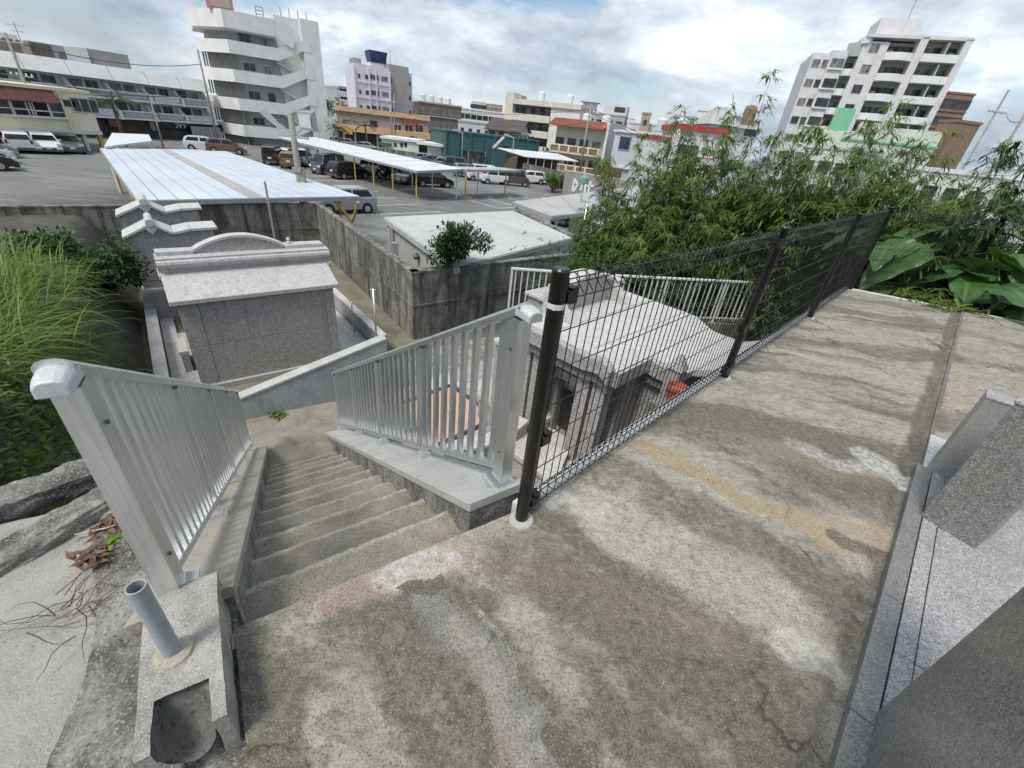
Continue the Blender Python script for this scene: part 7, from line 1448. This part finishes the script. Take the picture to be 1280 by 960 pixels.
# leafy vine bush by the stained wall
def bush(name, label, c, rx, ry, rz_, n, L, W, mat, seed, trunk=None, cat='bush', lobes=9, shift=(0,0,0)):
    rg = np.random.default_rng(seed); r_ = thing(name, label, cat, c); cen = [np.array([rg.uniform(-.7,.7)*rx, rg.uniform(-.7,.7)*ry, rg.uniform(.25,.85)*rz_])+np.array(shift) for _ in range(lobes)]; rad = rg.uniform(.28,.5,lobes)*min(rx,ry,rz_)*1.3
    i = rg.integers(0, lobes, n); d = rg.normal(0,1,(n,3)); d /= np.linalg.norm(d,axis=1,keepdims=True); b_ = np.array(cen)[i]+d*(rad[i]*rg.random(n)**.45)[:,None]*np.array([1,1,.8]); b_[:,2] = np.maximum(b_[:,2], .02)
    dd = d*.8+rg.normal(0,.5,(n,3)); dd[:,2] += .15; dd /= np.linalg.norm(dd,axis=1,keepdims=True); V, Q, S = blades(b_, dd, L*rg.uniform(.6,1.3,n), W*rg.uniform(.7,1.2,n), 2, rg.uniform(.1,.8,n), np.clip(rg.beta(2,2.6,n)*.85+.15*d[:,2], 0, 1))
    leaf_obj('crown', V, Q, S, mat, r_); m = MB(); 
    for k in range(lobes): m.tube([(0,0,-.1),tuple(cen[k]*.5+np.array([0,0,.05])),tuple(cen[k])], [.03,.02,.008], 5)
    if trunk: m.tube([(0,0,-trunk),(0,0,.3)], [.06,.04], 7)
    m.build('trunk', 'bark', r_); return r_
def bz(s, t): return st(s, t, float(bank_z(np.array(s), np.array(t))))
for i, (px, z, rx, lb) in enumerate([((95,345),-2.3,1.0,'dark leafy vine bush below the tall stained wall'), ((125,345),-2.7,.8,'dark vine bush beside the rear scalloped tomb'), ((50,330),-2.2,1.0,'dark vine bush above the tall grass')]):
    p = atz(*px, z); bush('vine_bush', lb, (p[0],p[1],z-.35), rx, rx, .9, 2600, .12, .075, 'leaf_dark', 60+i)
# small tree in front of the flat block
p = atd(560,328,12.45); bush('small_tree', 'small leafy tree growing up against the flat roofed block', (p[0],p[1],p[2]), .80, .80, 1.05, 3600, .12, .06, 'leaf_dark', 70, trunk=1.9, cat='tree', lobes=13, shift=(.42,0,.05))
# clipped round shrub, palms, street greenery
p = atz(690,240,GZ); bush('round_shrub', 'bright green clipped round shrub by the corrugated hoarding', (p[0],p[1],GZ), 1.1, 1.1, 2.0, 2600, .16, .10, 'leaf_round', 81, cat='shrub', lobes=6); p = atz(700,240,GZ); bush('round_shrub', 'darker round shrub tucked behind the bright clipped one', (p[0]+.4,p[1]+.6,GZ), .9, .9, 1.6, 1800, .16, .09, 'leaf_dark', 82, cat='shrub', lobes=6)
for i, (px, D, w, h, lb) in enumerate([((700,190),88,3.0,3.4,'leafy hedge beside the orange tiled house'), ((718,196),86,2.4,2.6,'low hedge at the foot of the orange tiled house'), ((517,172),100,1.4,2.6,'small round bush before the diner wall'), ((420,150),110,3.2,7.5,'dark tree crown between the staircase block and the diner')]):
    p = atd(*px, D); bush('street_bush', lb, (p[0],p[1],GZ), w, w, h, 900, .5, .3, 'leaf_dark', 90+i, cat='bush', lobes=8)
def palm(label, px, D, top, nf=14, fl=1.7):
    p = atd(*px, D); rr = ray(*top); zt = CAM_H+rr[2]/math.hypot(rr[0],rr[1])*D; r_ = thing('palm_tree', label, 'palm', (p[0],p[1],GZ)); h = zt-GZ-.3; m = MB(); m.tube([(0,0,0),(.05,0,h*.5),(0,0,h)], [.20,.15,.13], 8); m.build('trunk', 'bark', r_, smooth=True)
    rg = np.random.default_rng(int(px[0])); B = []; Dd = []; Ls = []; Sh = []; sm = MB()
    for k in range(nf):
        a = 6.28*k/nf+rg.uniform(-.2,.2); el = rg.uniform(.2,1.1); pt = np.array([0,0,h]); d = np.array([math.cos(a)*math.cos(el), math.sin(a)*math.cos(el), math.sin(el)]); prev = [tuple(pt)]
        for q in range(10):
            pt = pt+d*fl/10; d = d+np.array([0,0,-.17]); d /= np.linalg.norm(d); prev.append(tuple(pt)); sd = np.array([-math.sin(a), math.cos(a), 0])
            for sg in (-1,1):
                for w in range(2): B.append(pt-d*fl*.05*w); v = sd*sg+d*.6+np.array([0,0,-.25]); Dd.append(v/np.linalg.norm(v)); Ls.append(.55*(1-.6*abs(q/9-.45))); Sh.append(rg.beta(2,2))
        sm.tube(prev, .02, 4, cap=False)
    V, Q, S = blades(np.array(B), np.array(Dd), np.array(Ls), np.full(len(B), .06), 2, np.full(len(B), .8), np.array(Sh)); leaf_obj('fronds', V, Q, S, 'leaf_palm', r_); sm.build('frond_ribs', 'culm', r_)
palm('palm before the staircase block and the diner', (424,178), 80, (421,158), 16, 2.0); palm('palm in front of the orange canopy of the diner', (458,180), 96, (457,155), 14, 2.2); palm('palm between the cream building and the apartment row', (150,160), 66, (139,124), 16, 2.2)
